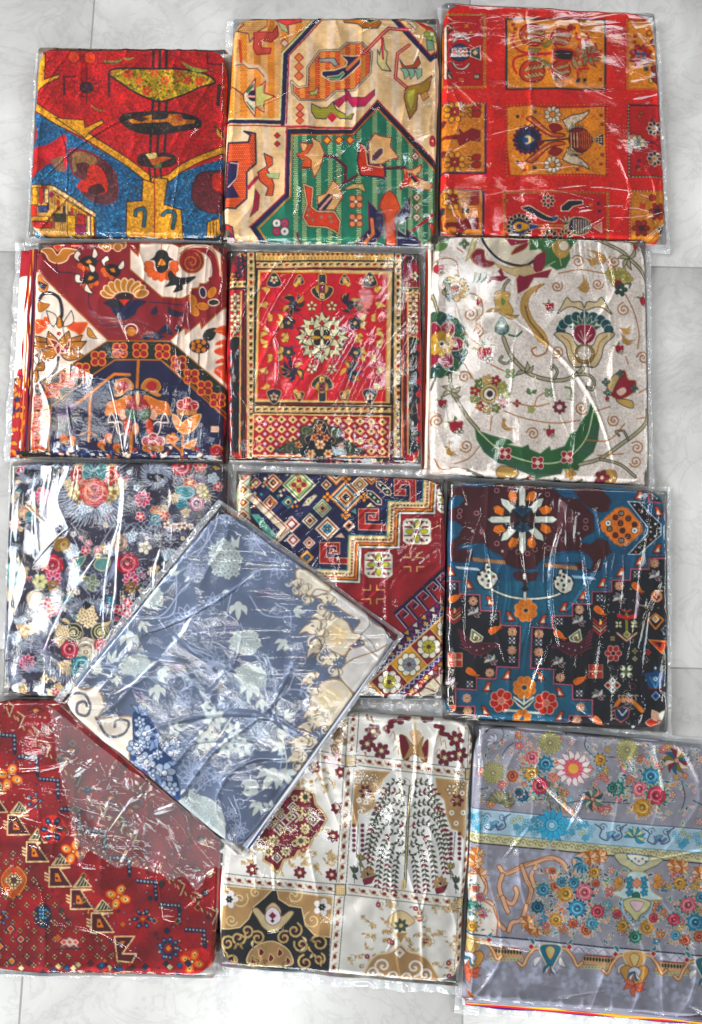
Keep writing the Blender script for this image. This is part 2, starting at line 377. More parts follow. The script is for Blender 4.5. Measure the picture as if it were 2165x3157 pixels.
    for x, y, w, h, c in ((60, 1110, 46, 130, G), (115, 1110, 34, 120, 'c8302a'), (160, 1120, 30, 110, 'e8c890'), (40, 1240, 60, 90, 'd0342a'), (110, 1250, 70, 50, '2a4a86'), (30, 1330, 160, 34, G), (60, 1370, 150, 50, 'c02a2c'), (230, 1310, 90, 60, '2a3020'), (330, 1320, 60, 150, 'e8b040'), (400, 1310, 60, 90, 'c8302a'), (390, 1390, 80, 70, '8c2a58'), (480, 1320, 24, 150, 'ead0a0'), (510, 1330, 24, 140, G)):
        s.R(x, y, x + w, y + h, c, K, 5)
    s.L([(220, 1110), (560, 1330)], 18, 'ead0a0'); s.L([(220, 1135), (560, 1352)], 6, K); s.L([(230, 1180), (470, 1310)], 12, G); s.D(210, 1165, 30, '8c2a58')
    s.mask()
    s.B([(25, 1400), (110, 1430), (130, 1480), (40, 1480)], 'ecc8b0')
    s.P([(1400, 1370), (1490, 1340), (1500, 1480), (1390, 1480)], G, K, 8)
    for x in (1420, 1445, 1468): s.L([(x, 1370), (x, 1480)], 8, K)
    s.B([(1330, 1020), (1450, 990), (1560, 1000), (1580, 1280), (1380, 1290), (1280, 1180)], '5c1828', '28101a', 10)
    s.B([(1440, 1020), (1520, 1010), (1530, 1140), (1450, 1120)], 'c0342c')
    # compass motif
    for i in range(12):
        t = math.radians(i * 30); s.L([(478, 345), (478 + 130 * math.cos(t), 345 + 105 * math.sin(t))], 9, '6e1a28')
    s.C(478, 345, 50, '1e1c34', K, 8, 42)
    for p in ([(300, 270), (315, 260), (320, 410), (300, 410)], [(640, 230), (665, 230), (660, 420), (640, 420)], [(300, 265), (400, 255), (400, 268), (300, 278)]): s.P(p, '4a1424')
    s.C(478, 345, 95, None, '6e1a28', 7, 75); s.L([(478, 190), (478, 470)], 12, '5a1828'); s.L([(340, 345), (620, 345)], 7, '6e1a28')
    for x in (380, 500): s.C(x, 115, 46, 'de4a34', '7a1c30', 7)
    s.leaf(600, 140, 170, 30, -3, '6a8a50'); s.leaf(760, 130, 90, 22, -8, 'a89a50'); s.leaf(500, 470, 160, 14, 22, '8a8050'); s.leaf(1200, 150, 250, 30, 12, '90a050')
    s.L([(560, 60), (560, 160), (700, 165)], 10, '7a1c30'); s.L([(1400, 80), (1400, 160), (1540, 170)], 14, '5a1828')
    s.L([(1120, 100), (1560, 270)], 8, '8c1c28'); s.L([(1490, 330), (1480, 470)], 30, K); s.L([(1510, 340), (1500, 470)], 12, 'c8302a')
    s.S([(1450, 640), (1520, 700), (1540, 780)], 10, K); s.leaf(1470, 650, 110, 26, 55, 'c8a048', K)
    s.L([(220, 190), (330, 260)], 5, '8c1620')
    s.crackle('5c1c10', 12, .03, .6, 21); s.crackle('f0b070', 17, .02, .35, 31); s.mottle(.16, 12); return s

def cloth_arabesque():
    s = Sheet(1600, 1740, 'f2cfa0', 2)
    N, R, G, CR = '241c4c', 'd83a26', '157a5e', 'f4d8b0'
    cream = dots('f4d6ac', 'e0983c', 13, 3.2, 'f6dcc0', 'ecc48e', 150, .35)
    s.P([(0, 0), (1600, 0), (1600, 1740), (0, 1740)], cream)
    peach = dots('eda860', 'd8502c', 14, 3.6, 'f0b070', 'f4d6ac', 96, .5)
    s.P([(60, 50), (680, 50), (690, 80), (450, 320), (440, 790), (60, 780)], peach)
    s.L([(690, 60), (460, 310), (440, 800)], 34, N); s.L([(674, 52), (438, 304), (420, 770), (60, 760)], 10, 'e6e0a8'); s.L([(712, 75), (482, 320), (466, 800)], 10, 'b02a4c')
    s.L([(665, 52), (428, 300)], 6, '3a6a60'); s.L([(60, 778), (440, 792)], 28, N); s.L([(60, 806), (460, 820), (1000, 838)], 10, 'b8384c')
    # upper right triangle frame
    s.P([(1215, 55), (1540, 55), (1540, 300), (1470, 345)], 'e8c088'); s.L([(1215, 60), (1470, 350), (1540, 290)], 34, N); s.L([(1240, 58), (1472, 322), (1535, 265)], 8, 'b8384c')
    s.P([(1290, 60), (1330, 62), (1380, 110), (1370, 140)], 'f0d8b0', N, 5); s.flower(1480, 170, 60, 6, 'a8b060', '2a5a50', 'e8d8a0', 5); s.L([(1370, 70), (1450, 130), (1540, 150)], 24, 'c8302c'); s.L([(1370, 80), (1540, 160)], 5, N)
    s.P([(1440, 210), (1490, 220), (1500, 280), (1450, 290)], '88b090', N, 5)
    # green medallion
    green = dots('147a5c', '147a5c', 14, 3, None); gs = dots('167a5e', 'e4e8a8', 14, 4.6)
    med = [(495, 880), (930, 880), (1100, 680), (1520, 1130), (1510, 1660), (330, 1650), (250, 1520), (495, 1300)]
    s.P(med, G); s.mask(med)
    for x in (530, 590, 690, 770, 830, 970, 1080, 1180, 1250, 1330, 1400, 1470): s.R(x - 15, 600, x + 17, 1700, gs)
    s.mask()
    s.L([(480, 860), (930, 868), (1100, 668), (1530, 1120)], 42, '1a1030'); s.L([(480, 860), (470, 1300), (230, 1520), (320, 1650)], 34, N)
    s.L([(500, 880), (930, 882), (1098, 696), (1520, 1140)], 8, 'd87838'); s.L([(505, 880), (495, 1310), (270, 1525), (350, 1650)], 9, 'd88a44')
    s.L([(470, 830), (925, 840), (1100, 642), (1540, 1092)], 8, 'c03048'); s.L([(468, 830), (455, 1290), (205, 1520)], 8, 'b83048')
    # big bird scroll
    bird = [(500, 500), (545, 545), (610, 540), (615, 400), (700, 285), (830, 290), (890, 235), (990, 235), (1060, 300), (1050, 450), (940, 570), (810, 570), (740, 635), (560, 635), (510, 580)]
    s.P(bird, dots('d8402c', 'eec08c', 14, 3.4, 'eaa868', 'd8402c', 70, .5), '1e3050', 18); s.L(bird, 6, CR, True)
    s.P([(845, 325), (930, 330), (990, 325), (980, 390), (890, 470), (850, 500), (770, 500), (710, 460), (715, 430), (800, 425), (880, 400), (890, 370)], N, CR, 7)
    s.P([(690, 340), (800, 345), (830, 390), (800, 400), (770, 370), (690, 365)], '9aa090', N, 6); s.P([(750, 470), (830, 460), (860, 435), (870, 450), (835, 490), (760, 485)], '2e8a68', CR, 4)
    s.L([(890, 420), (1010, 310)], 22, 'e08a60'); s.L([(1000, 310), (1180, 130), (1330, 140)], 26, 'c03c4c'); s.L([(1000, 310), (1180, 130), (1330, 140)], 5, 'f0c8b0')
    s.P([(620, 580), (660, 570), (690, 540), (680, 590), (640, 605)], 'c8c878', N, 5)
    for y in (335, 400, 465): s.D(553, y, 32, 'e89060', 'b8384c', 6)
    for y in (690, 740, 785): s.D(560, y, 28, 'e88060', 'a8304c', 6)
    s.D(452, 235, 28, 'f2dcc0', 'b83048', 6)
    # small bird
    s.P([(640, 660), (700, 690), (750, 690), (790, 650), (810, 700), (870, 740), (935, 740), (920, 775), (840, 770), (780, 725), (740, 770), (670, 765), (640, 720)], dots('b8b048', '5a3c28', 13, 3.5), N, 8)
    s.P([(790, 650), (880, 600), (870, 560), (900, 580), (920, 620), (1010, 625), (1080, 570), (1080, 610), (1010, 685), (920, 690), (880, 640), (830, 690)], 'c83a60', N, 6)
    s.P([(890, 640), (930, 700), (1010, 700), (950, 720), (880, 760)], 'f0e0d0'); s.D(785, 760, 36, 'd83c50', 'e8a080', 4)
    # right hooks
    s.L([(1320, 250), (1240, 310), (1225, 480), (1310, 550)], 26, 'c04050'); s.L([(1320, 250), (1240, 310), (1225, 480), (1310, 550)], 5, 'f0c0a0')
    s.P([(1140, 200), (1150, 280), (1170, 300), (1160, 380), (1195, 435), (1130, 430), (1100, 380), (1100, 280), (1115, 320)], 'e0d098', '1e4a50', 8); s.L([(1130, 200), (1140, 350)], 14, 'c8304c')
    s.P([(1255, 350), (1290, 400), (1350, 390), (1385, 330), (1400, 380), (1375, 410), (1275, 415)], 'c85c3c', N, 6)
    for x in (1290, 1330, 1380): s.P([(x - 30, 415), (x + 30, 415), (x + 30, 460), (x, 490), (x - 10, 440)], '9ac0a0', N, 5)
    s.P([(1310, 540), (1400, 520), (1480, 460), (1460, 560), (1430, 600), (1380, 590), (1375, 700), (1325, 770), (1300, 690), (1285, 620), (1290, 570)], 'a8843c', '7a2030', 8); s.P([(1310, 570), (1360, 560), (1350, 660), (1330, 700), (1310, 640)], 'c8c060')
    s.P([(1400, 600), (1440, 570), (1460, 610), (1420, 640)], 'e8a860', N, 5); s.C(1485, 920, 22, 'c83450', '7a1c30', 6, 36); s.D(1485, 920, 8, CR)
    s.P([(860, 75), (940, 60), (1090, 65), (1130, 90), (1100, 135), (1000, 135), (960, 105), (870, 95)], 'c07840', '2a3a40', 8); s.P([(1000, 75), (1040, 60), (1100, 75), (1050, 100)], '1a2028', 'c8c878', 6)
    # peach panel figures
    s.P([(110, 150), (200, 170), (210, 235), (260, 160), (330, 120), (330, 60), (130, 60), (170, 110)], dots('e8b878', 'a04030', 14, 3.5), '34305c', 7)
    s.P([(240, 160), (370, 160), (400, 110), (410, 180), (360, 230), (290, 220), (290, 270), (360, 270), (350, 310), (260, 320), (235, 280)], 'd8685c', 'a02c40', 8)
    s.P([(380, 60), (430, 110), (480, 170), (480, 110), (570, 90), (570, 65), (440, 60)], 'd85a58', N, 6); s.P([(400, 80), (460, 110), (480, 165), (430, 140)], 'b8c088', N, 4)
    s.L([(110, 380), (160, 370), (200, 400), (270, 400), (320, 460), (330, 500)], 24, 'e8c8a8'); s.L([(110, 392), (160, 384), (200, 414), (262, 414), (310, 470)], 5, N); s.L([(140, 220), (150, 370)], 20, 'd86048')
    s.P([(165, 590), (250, 480), (240, 560), (320, 500), (310, 580), (390, 610), (310, 640), (310, 720), (250, 680), (245, 750), (170, 640)], 'f0e0c0', 'a02840', 8); s.P([(180, 570), (240, 510), (235, 540), (190, 585)], '2e7a50'); s.P([(180, 640), (240, 720), (235, 690), (190, 640)], '2e7a50')
    s.C(235, 600, 40, '2a1838'); s.L([(190, 603), (290, 610)], 14, 'f0b8a8'); s.P([(250, 540), (310, 520), (300, 580), (380, 610), (310, 640), (300, 700), (250, 670)], 'd0cc80', 'c8304c', 5); s.L([(80, 530), (165, 595)], 10, '7a2c3c')
    # left lower red figure
    s.P([(60, 930), (200, 930), (215, 880), (170, 850), (250, 870), (255, 1080), (190, 1140), (190, 1320), (110, 1390), (30, 1385), (45, 1100)], dots('e0402a', 'f0b888', 14, 3.6), '1c2440', 14)
    s.P([(60, 1060), (130, 1060), (130, 1170), (90, 1230), (140, 1310), (40, 1320)], N); s.L([(75, 1070), (130, 1080), (120, 1180), (60, 1240)], 6, 'f0c8b0')
    s.P([(310, 1010), (370, 1040), (370, 1090), (330, 1120), (360, 1170), (380, 1230), (370, 1300), (320, 1300), (340, 1250), (280, 1200), (265, 1140), (330, 1100)], dots('e0462c', 'f0b888', 13, 3.4), '3a1c3c', 8)
    s.P([(320, 1150), (420, 1150), (410, 1190), (340, 1180)], 'b8c890', '7a2c3c', 4); s.L([(200, 1250), (260, 1180)], 26, 'b02c50'); s.P([(250, 1260), (280, 1300), (270, 1400), (210, 1450), (235, 1380)], 'b8304c', N, 5)
    s.D(402, 885, 22, 'c83848', '3a1c3c', 5); s.D(402, 945, 22, 'c83848', '3a1c3c', 5)
    s.P([(30, 1490), (90, 1520), (100, 1590), (40, 1540)], 'd8402c', N, 8); s.L([(30, 1530), (90, 1560)], 10, '2a7a70')
    # figures on green
    cr2 = dots('f2c890', 'd86840', 13, 3)
    s.P([(560, 940), (600, 935), (650, 950), (640, 900), (700, 930), (730, 1010), (700, 1110), (660, 1180), (640, 1110), (570, 1120), (590, 1070), (530, 1020), (580, 1000)], cr2, 'a03040', 7)
    s.P([(565, 935), (620, 940), (600, 990), (530, 1020), (590, 1050), (570, 1110), (640, 1110), (640, 1060), (600, 1030), (650, 960)], dots('e4502c', 'f4c088', 13, 3), '7a2438', 5); s.L([(600, 1025), (690, 1025)], 10, 'f4dcc0')
    for x in (750, 832, 910): s.D(x, 920, 30, 'e8a050', '8c2238', 9)
    s.L([(735, 1030), (800, 1035), (880, 1100), (875, 1200)], 22, '6c2038')
    s.P([(975, 940), (1020, 960), (1040, 1080), (1150, 1090), (1155, 1180), (1110, 1170), (980, 1160), (960, 1060)], 'd8402a', '241c3c', 12); s.P([(985, 950), (1015, 965), (1030, 1090), (1140, 1105)], None, 'f0d0a8', 6)
    s.P([(1040, 990), (1040, 930), (1080, 870), (1120, 890), (1200, 900), (1190, 960), (1250, 1040), (1190, 1050), (1130, 1080), (1045, 1080)], cr2, '8c2840', 8); s.P([(1060, 1060), (1060, 1020), (1110, 970), (1140, 970), (1140, 1010), (1090, 1060)], '6a3a48', 'f4dcc0', 7)
    s.L([(1150, 1110), (1290, 1105)], 22, '5c1c38'); s.L([(860, 1220), (960, 1160)], 20, '6c2038')
    s.P([(1280, 1110), (1340, 1120), (1410, 1080), (1400, 1130), (1360, 1160), (1490, 1220), (1460, 1260), (1380, 1250), (1300, 1230), (1250, 1260), (1290, 1180)], cr2, 'a82c3c', 8); s.P([(1300, 1120), (1340, 1180), (1320, 1220), (1260, 1250), (1290, 1180)], 'e0482c'); s.L([(1330, 1150), (1370, 1200)], 24, N); s.L([(1345, 1150), (1390, 1200), (1380, 1220)], 12, 'd8402a')
    s.D(1365, 1025, 30, 'f0ccc0', '8c2840', 8); s.D(1365, 1025, 10, '2a5a48')
    boot = [(585, 1225), (650, 1250), (640, 1380), (680, 1410), (800, 1415), (840, 1480), (830, 1570), (790, 1540), (740, 1520), (620, 1510), (580, 1450), (610, 1360)]
    s.P(boot, 'dc4428', '241c3c', 16); s.L(boot, 7, 'f0c890', True)
    for x, y in ((620, 1400), (620, 1440), (650, 1470), (710, 1450), (770, 1450), (780, 1480)): s.D(x, y, 16, 'a08068')
    s.P([(680, 1310), (740, 1290), (790, 1200), (830, 1230), (860, 1310), (800, 1400), (690, 1400)], cr2, 'a02c3c', 7); s.P([(680, 1400), (680, 1370), (760, 1290), (790, 1300), (790, 1330), (740, 1400)], '28203c'); s.L([(700, 1395), (780, 1310)], 14, 'e0a8a0')
    s.P([(860, 1260), (930, 1220), (1000, 1220), (1020, 1280), (960, 1250), (900, 1260)], 'd8b878', '4a1c38', 6)
    for x, y in ((950, 1345), (950, 1475)):
        for dx, dy in ((-24, -24), (24, -24), (-24, 24), (24, 24)): s.C(x + dx, y + dy, 22, 'e8a070', '7a2038', 7)
        s.D(x, y, 14, 'f0dcc0')
    for y in (1310, 1380, 1450): s.D(1375, y, 30, 'd8e0b0', '8c2840', 8); s.D(1375, y, 9, '8c2840')
    s.P([(1140, 1300), (1190, 1260), (1230, 1310), (1260, 1390), (1220, 1450), (1230, 1640), (1160, 1640), (1150, 1440), (1110, 1380)], dots('e0482a', 'f0b080', 13, 3), '8c2238', 8)
    s.P([(1035, 1340), (1100, 1410), (1140, 1440), (1140, 1560), (1060, 1650), (930, 1650), (1040, 1540)], N, '7a1c48', 7); s.P([(1325, 1320), (1325, 1440), (1280, 1500), (1330, 1560), (1440, 1650), (1240, 1650), (1240, 1440)], N, '7a1c48', 7)
    s.L([(1060, 1470), (1070, 1570), (990, 1650)], 22, 'e08858'); s.P([(1250, 1500), (1295, 1470), (1295, 1570), (1250, 1540)], '1a7a60', 'e0e8b0', 4)
    s.L([(1350, 1540), (1440, 1470), (1490, 1430)], 20, 'b82c40'); s.P([(1450, 1480), (1500, 1500), (1490, 1580)], 'd8482c', N, 5)
    for dx, dy, c in ((-28, -28, 'eae4dc'), (28, -28, 'c05070'), (-28, 28, 'c05070'), (28, 28, 'eae4dc')): s.C(425 + dx, 1520 + dy, 30, c, '4a2038', 6); s.C(425 + dx, 1520 + dy, 9, '2e6a50')
    s.L([(540, 1560), (560, 1640)], 16, '7a2048'); s.mottle(.06, 20); return s

def cloth_red_panels():
    s = Sheet(1600, 1700, 'ea2218', 3)
    K, O = '14222c', 'f09824'
    def panel(x0, y0, x1, y1, bg, edge, a, b):
        s.P([(x0, y0), (x1, y0 + 6), (x1, y1), (x0, y1)], edge); s.R(x0 + 16, y0 + 16, x1 - 16, y1 - 14, bg)
        for i in range(int((x1 - x0) / 22)): s.P([(x0 + 6 + i * 22, y0 + 14), (x0 + 14 + i * 22, y0 + 2), (x0 + 22 + i * 22, y0 + 14)], a); s.P([(x0 + 6 + i * 22, y1), (x0 + 14 + i * 22, y1 - 12), (x0 + 22 + i * 22, y1)], b)
        for i in range(int((y1 - y0) / 22)): s.D(x0 + 8, y0 + 12 + i * 22, 6, b); s.D(x1 - 8, y0 + 12 + i * 22, 6, b)
    def bits(x0, y0, x1, y1, n, cs, sd):
        r = np.random.RandomState(sd)
        for i in range(n):
            x, y, c = r.uniform(x0, x1), r.uniform(y0, y1), cs[r.randint(len(cs))]
            if r.rand() < .5: s.R(x - 9, y - 9, x + 10, y + 9, c, K, 3)
            else: s.L([(x - 10, y - 10), (x + 10, y + 10)], 5, c); s.L([(x + 10, y - 10), (x - 10, y + 10)], 5, c)
    def tulip(x, y, a, c, d, k=1):
        s.at(x, y, a, k)
        s.B([(-60, 0), (-30, -48), (40, -52), (66, 0), (40, 52), (-30, 48)], c, '8c1410', 8)
        for i in range(5):
            for j in (-1, 1): s.leaf(-40 + i * 18, j * 6, 44, 14, j * 40, d, '8c1410', 3)
        s.home()
    # middle column
    panel(484, 142, 1152, 624, O, '2c3c40', '14222c', '14222c')
    s.S([(810, 380), (640, 380), (560, 350), (530, 290), (545, 240)], 16, 'd82a1c'); s.S([(810, 385), (640, 390), (550, 410), (535, 460), (560, 510)], 16, 'd82a1c')
    s.S([(830, 350), (790, 300), (770, 260)], 14, 'd82a1c'); s.S([(830, 420), (790, 460), (770, 490)], 14, 'd82a1c')
    for x, y, a in ((655, 255, 10), (655, 500, -10)): tulip(x, y, a, 'd4481e', 'ccc08a', 1.3)
    for x, y, a in ((845, 270, 15), (845, 490, -15)): tulip(x, y, a, 'd4481e', 'ccc08a', 1.0)
    for x, y, a in ((650, 350, 0), (740, 330, -30), (650, 400, 10), (740, 420, 30)): s.leaf(x - 20, y, 90, 34, a, '90904c', '5c5a30', 4)
    s.B([(810, 355), (920, 360), (935, 395), (920, 430), (820, 420)], '201c18', 'd82a1c', 14)
    for a in (-62, -40, -15, 10, 35, 62):
        s.leaf(930, 395, 120, 34, a, 'b0a880', 'b83020', 7)
    for a in (-150, -110, -60, -20, 20, 60, 110, 150): s.leaf(1035, 390, 90, 34, a, '8c9870', 'c83420', 8)
    s.P([(1060, 380), (1110, 370), (1120, 400), (1060, 410)], 'd43020'); s.S([(950, 250), (960, 290), (1030, 290), (1020, 250)], 16, 'd82a1c'); s.S([(960, 530), (965, 490), (1030, 480)], 16, 'd82a1c')
    s.C(912, 212, 20, '9c1c20', 'd03020', 6); bits(500, 180, 620, 230, 2, ['c83020'], 1); bits(760, 190, 1120, 260, 4, [K, 'c83020', '24586a'], 2); bits(760, 530, 1120, 580, 7, [K, 'c83020', '24586a', '3c2c6a'], 3)
    # centre panel
    panel(484, 712, 1164, 1190, 'd4161c', 'c8201c', 'e88c50', 'e88c50')
    s.P([(500, 735), (640, 730), (760, 745), (1000, 742), (1135, 735), (1140, 960), (1145, 1180), (1000, 1172), (760, 1180), (520, 1180), (500, 1000)], O)
    s.burst(630, 950, 100, 18, '1c2a58', '8c1818', 5, .5, 0, .4); s.C(630, 950, 68, '16304c', '101828', 8); s.B([(600, 950), (625, 915), (680, 950), (625, 985)], 'e6c880', '1a4c84', 12); s.C(620, 952, 18, '1c5c9c')
    s.L([(720, 960), (920, 945)], 12, K); s.L([(720, 950), (920, 930)], 5, 'e8c890')
    s.leaf(690, 960, 60, 30, 0, '7a1420')
    for sy in (1, -1):
        f = lambda y: 950 + sy * (y - 950)
        s.B([(620, f(810)), (660, f(800)), (720, f(850)), (780, f(900)), (870, f(915)), (860, f(935)), (780, f(930)), (700, f(880)), (640, f(830))], 'd86840', '3a1c20', 7)
        s.S([(640, f(815)), (700, f(860)), (780, f(915))], 5, 'f0c890')
        s.burst(795, f(785), 62, 9, 'ece4c8', K, 5, .3, 0, .5); s.B([(770, f(860)), (820, f(845)), (860, f(880)), (800, f(900))], '9c1c28', '5a1018', 5)
        s.P([(860, f(820)), (920, f(790)), (1000, f(775)), (1035, f(755)), (1030, f(780)), (990, f(820)), (940, f(850)), (960, f(890)), (900, f(900))], 'e8dcc0', '2a2020', 7)
        for i in range(5): s.leaf(890 + i * 10, f(900 - i * 6), 70, 15, -sy * (60 - i * 12), 'e0c898', K, 4)
        for x, y, c in ((560, 800, K), (680, 765, '285048'), (600, 795, 'd02818'), (1060, 800, 'd8501c'), (1115, 790, 'c81c1c'), (1120, 850, 'c83c1c')): bits(x - 4, f(y) - 4, x + 4, f(y) + 4, 1, [c], x)
    s.B([(900, 950), (930, 880), (1000, 880), (1055, 940), (1050, 980), (1000, 1030), (930, 1010)], '8c1424', '3c0c18', 8)
    for i in range(7): s.L([(960 + i * 14, 890 + abs(i - 3) * 6), (965 + i * 14, 1015 - abs(i - 3) * 6)], 5, 'd88c60')
    for i in range(6): s.L([(905 + i * 10, 905), (908 + i * 10, 1000)], 5, 'f0d8a8' if i % 2 else K)
    s.P([(1060, 950), (1130, 905), (1130, 995)], K, 'e0c8a0', 4); [s.D(1080 + 18 * i, 950 + 14 * j, 6, 'e8dcc0') for i in range(3) for j in (-1, 0, 1) if abs(j) <= i]
    bits(590, 1080, 1130, 1150, 6, [K, '24586a', 'c83020'], 12)
    # lower panel
    panel(470, 1285, 1170, 1640, 'd4161c', 'd88420', '6c2c14', '6c2c14')
    s.C(575, 1520, 76, '16304c', K, 6); s.burst(575, 1520, 92, 16, '122030', 'e8d8b8', 3, .6, 0, .3); s.B([(530, 1520), (570, 1485), (660, 1520), (570, 1555)], 'dca848', '16304c', 8); s.C(575, 1520, 18, '1c3c70')
    s.L([(680, 1512), (900, 1512)], 12, 'e0a070'); s.L([(680, 1530), (900, 1530)], 10, 'e8c8a0'); s.P([(640, 1500), (700, 1512), (700, 1530), (640, 1545)], '2c4c90', 'd8c8a8', 4)
    s.B([(590, 1395), (640, 1385), (700, 1420), (780, 1460), (830, 1450), (810, 1490), (730, 1480), (640, 1430)], '18243c', 'e8d8c0', 6); s.P([(790, 1450), (820, 1460), (800, 1485)], '2c78c0')
    s.burst(765, 1355, 48, 8, '20202c', 'e8d8c0', 4, .3); s.P([(850, 1390), (900, 1350), (990, 1345), (1000, 1370), (930, 1390), (900, 1420), (850, 1420)], '1c2034', 'e8d8c0', 6)
    for i in range(9): s.leaf(880 + i * 4, 1500, 66, 14, -150 + i * 36, 'e4d4b0', K, 4)
    s.B([(900, 1520), (930, 1460), (1020, 1470), (1050, 1520), (1010, 1570), (930, 1570)], '1c2c48', 'e4d4b0', 5); [s.L([(935 + i * 16, 1475), (935 + i * 16, 1565)], 5, 'e4d4b0') for i in range(7)]
    s.P([(1060, 1525), (1120, 1490), (1120, 1560)], 'e8a890', 'ecd8c0', 5); bits(1000, 1330, 1120, 1420, 4, ['dc8c20', '2c3468'], 8); s.burst(780, 1590, 60, 9, '18243c', 'e4d4b0', 4, .3); s.burst(880, 1580, 50, 9, '4c1420', 'e4d4b0', 4, .3)
    bits(490, 1330, 560, 1400, 2, ['dc8c20'], 21)
    # left column
    panel(60, 112, 358, 608, 'c81c20', 'd89428', '6c4c18', '8c3818')
    for y in (190, 520): s.S([(75, y + (30 if y < 300 else -10)), (105, y), (130, y + 20), (100, y + 60 if y < 300 else y - 50)], 16, K); s.S([(80, y + 25 if y < 300 else y), (105, y), (125, y + 20)], 6, 'ecdcc8')
    s.L([(90, 210), (90, 540)], 14, 'ecdcc8'); s.L([(102, 210), (102, 540)], 10, K)
    for dy in (-1, 1): s.S([(140, 370 + dy * 70), (170, 370 + dy * 105), (215, 370 + dy * 105), (245, 370 + dy * 75)], 20, K); s.S([(140, 370 + dy * 70), (170, 370 + dy * 105), (215, 370 + dy * 105), (245, 370 + dy * 75)], 8, 'ecdcc8')
    s.C(185, 370, 64, '1c4470', K, 7, 58); s.R(135, 345, 165, 395, 'c82c2c', 'ecdcc8', 4); s.flower(205, 370, 34, 4, 'c82c2c', 'ecdcc8', '20203c', 4, 45); s.P([(255, 350), (320, 325), (322, 420), (255, 395)], '1c3c44', 'ecdcc8', 5); s.D(285, 372, 20, 'd8c8a0', K, 4)
    s.R(278, 515, 315, 545, 'd8a890', K, 7); s.R(180, 540, 205, 560, 'd85c2c', 'e88c3c', 4); bits(120, 170, 330, 250, 4, ['dc5820', 'dca020'], 5)
    def rosep(x0, y0, x1, y1, frame, sd):
        panel(x0, y0, x1, y1, 'e09030', frame, 'e8c890', frame)
        for yy in (y0 + 65, y1 - 80): s.flower(x0 + 100, yy, 74, 8, 'e8a848', K, '98201c', 5, 22, .3); s.flower(x0 + 100, yy, 36, 6, 'b02420', '50101c', 'e8c060', 4)
        s.P([(x0, y0 + 225), (x0 + 140, y0 + 215), (x0 + 120, y0 + 170), (x0 + 160, y0 + 205), (x0 + 210, y0 + 175), (x0 + 270, y0 + 190), (x0 + 270, y0 + 260), (x0 + 200, y0 + 255), (x0 + 130, y0 + 290), (x0 + 120, y0 + 245), (x0, y0 + 240)], '8c1c20', '5a1420', 4)
        for yy in (y0 + 40, y0 + 80, y1 - 110, y1 - 60): s.leaf(x0 + 180, yy, 60, 26, 0, 'e0a038', K, 6); s.B([(x0 + 220, yy - 16), (x0 + 270, yy - 20), (x0 + 262, yy + 20), (x0 + 215, yy + 16)], 'b4241c', K, 4)
        for yy in (y0 + 130, y0 + 330): s.leaf(x0, yy, 50, 50, 0, '6c1c30')
    rosep(50, 700, 362, 1175, '24305c', 1); rosep(40, 1275, 348, 1750, '24305c', 2); s.R(200, 1400, 245, 1430, '24485c', K, 4); s.R(50, 1400, 85, 1440, '1c2c48')
    # right column
    panel(1284, 152, 1540, 622, 'e8941e', 'd8781c', K, 'c85c20')
    s.flower(1378, 392, 78, 8, 'c4242c', '6c1020', 'd83a2c', 6, 22, .3); [s.R(1350 + 34 * i, 370 + 30 * j, 1376 + 34 * i, 392 + 30 * j, '1c5c8c') for i in (0, 1) for j in (0, 1)]
    s.C(1435, 243, 18, 'e8941e', K, 7); s.C(1445, 562, 16, 'e8c070', K, 7); s.R(1398, 468, 1430, 498, '1c3c40'); bits(1330, 240, 1480, 560, 6, ['c84820', '585028'], 31)
    for y in (300, 480, 540): s.leaf(1440, y, 110, 70, -10, '8c1c28', '3c1020', 8)
    panel(1290, 712, 1560, 1200, 'd4161c', '2c2c40', K, 'e8c8a0')
    s.R(1306, 745, 1560, 1180, 'cc1a24'); s.flower(1355, 965, 56, 8, 'd8b878', K, K, 6, 22, .32)
    for y in (870, 1072): s.flower(1470, y, 52, 8, '1c3c60', 'e8d8b8', 'd8a060', 5, 0, .32)
    s.S([(1410, 950), (1470, 960), (1540, 900)], 9, '5c1c40'); s.S([(1410, 970), (1470, 970), (1540, 1030)], 9, '5c1c40'); bits(1330, 770, 1540, 820, 4, ['c86c2c', '5c3c70'], 41); bits(1330, 1090, 1540, 1160, 4, ['dc9030', '30306c'], 43)
    panel(1298, 1275, 1600, 1750, 'e09438', 'c8241c', 'e8c8a0', 'e8c8a0'); s.R(1316, 1305, 1600, 1620, 'e09438')
    for x, y in ((1490, 1420), (1380, 1530)): s.flower(x, y, 58, 6, 'b02428', '50101c', '24242c', 6, 0, .34)
    s.C(1455, 1330, 22, 'b4242c', K, 5); s.R(1370, 1370, 1410, 1405, 'd8401c'); s.P([(1470, 1480), (1500, 1520), (1560, 1480), (1510, 1580)], '1c3040', 'e8c890', 4)
    s.S([(700, 1330), (720, 1340)], 5, K)
    s.crackle('8c1a10', 9, .08, .35); s.mottle(.07, 8); return s

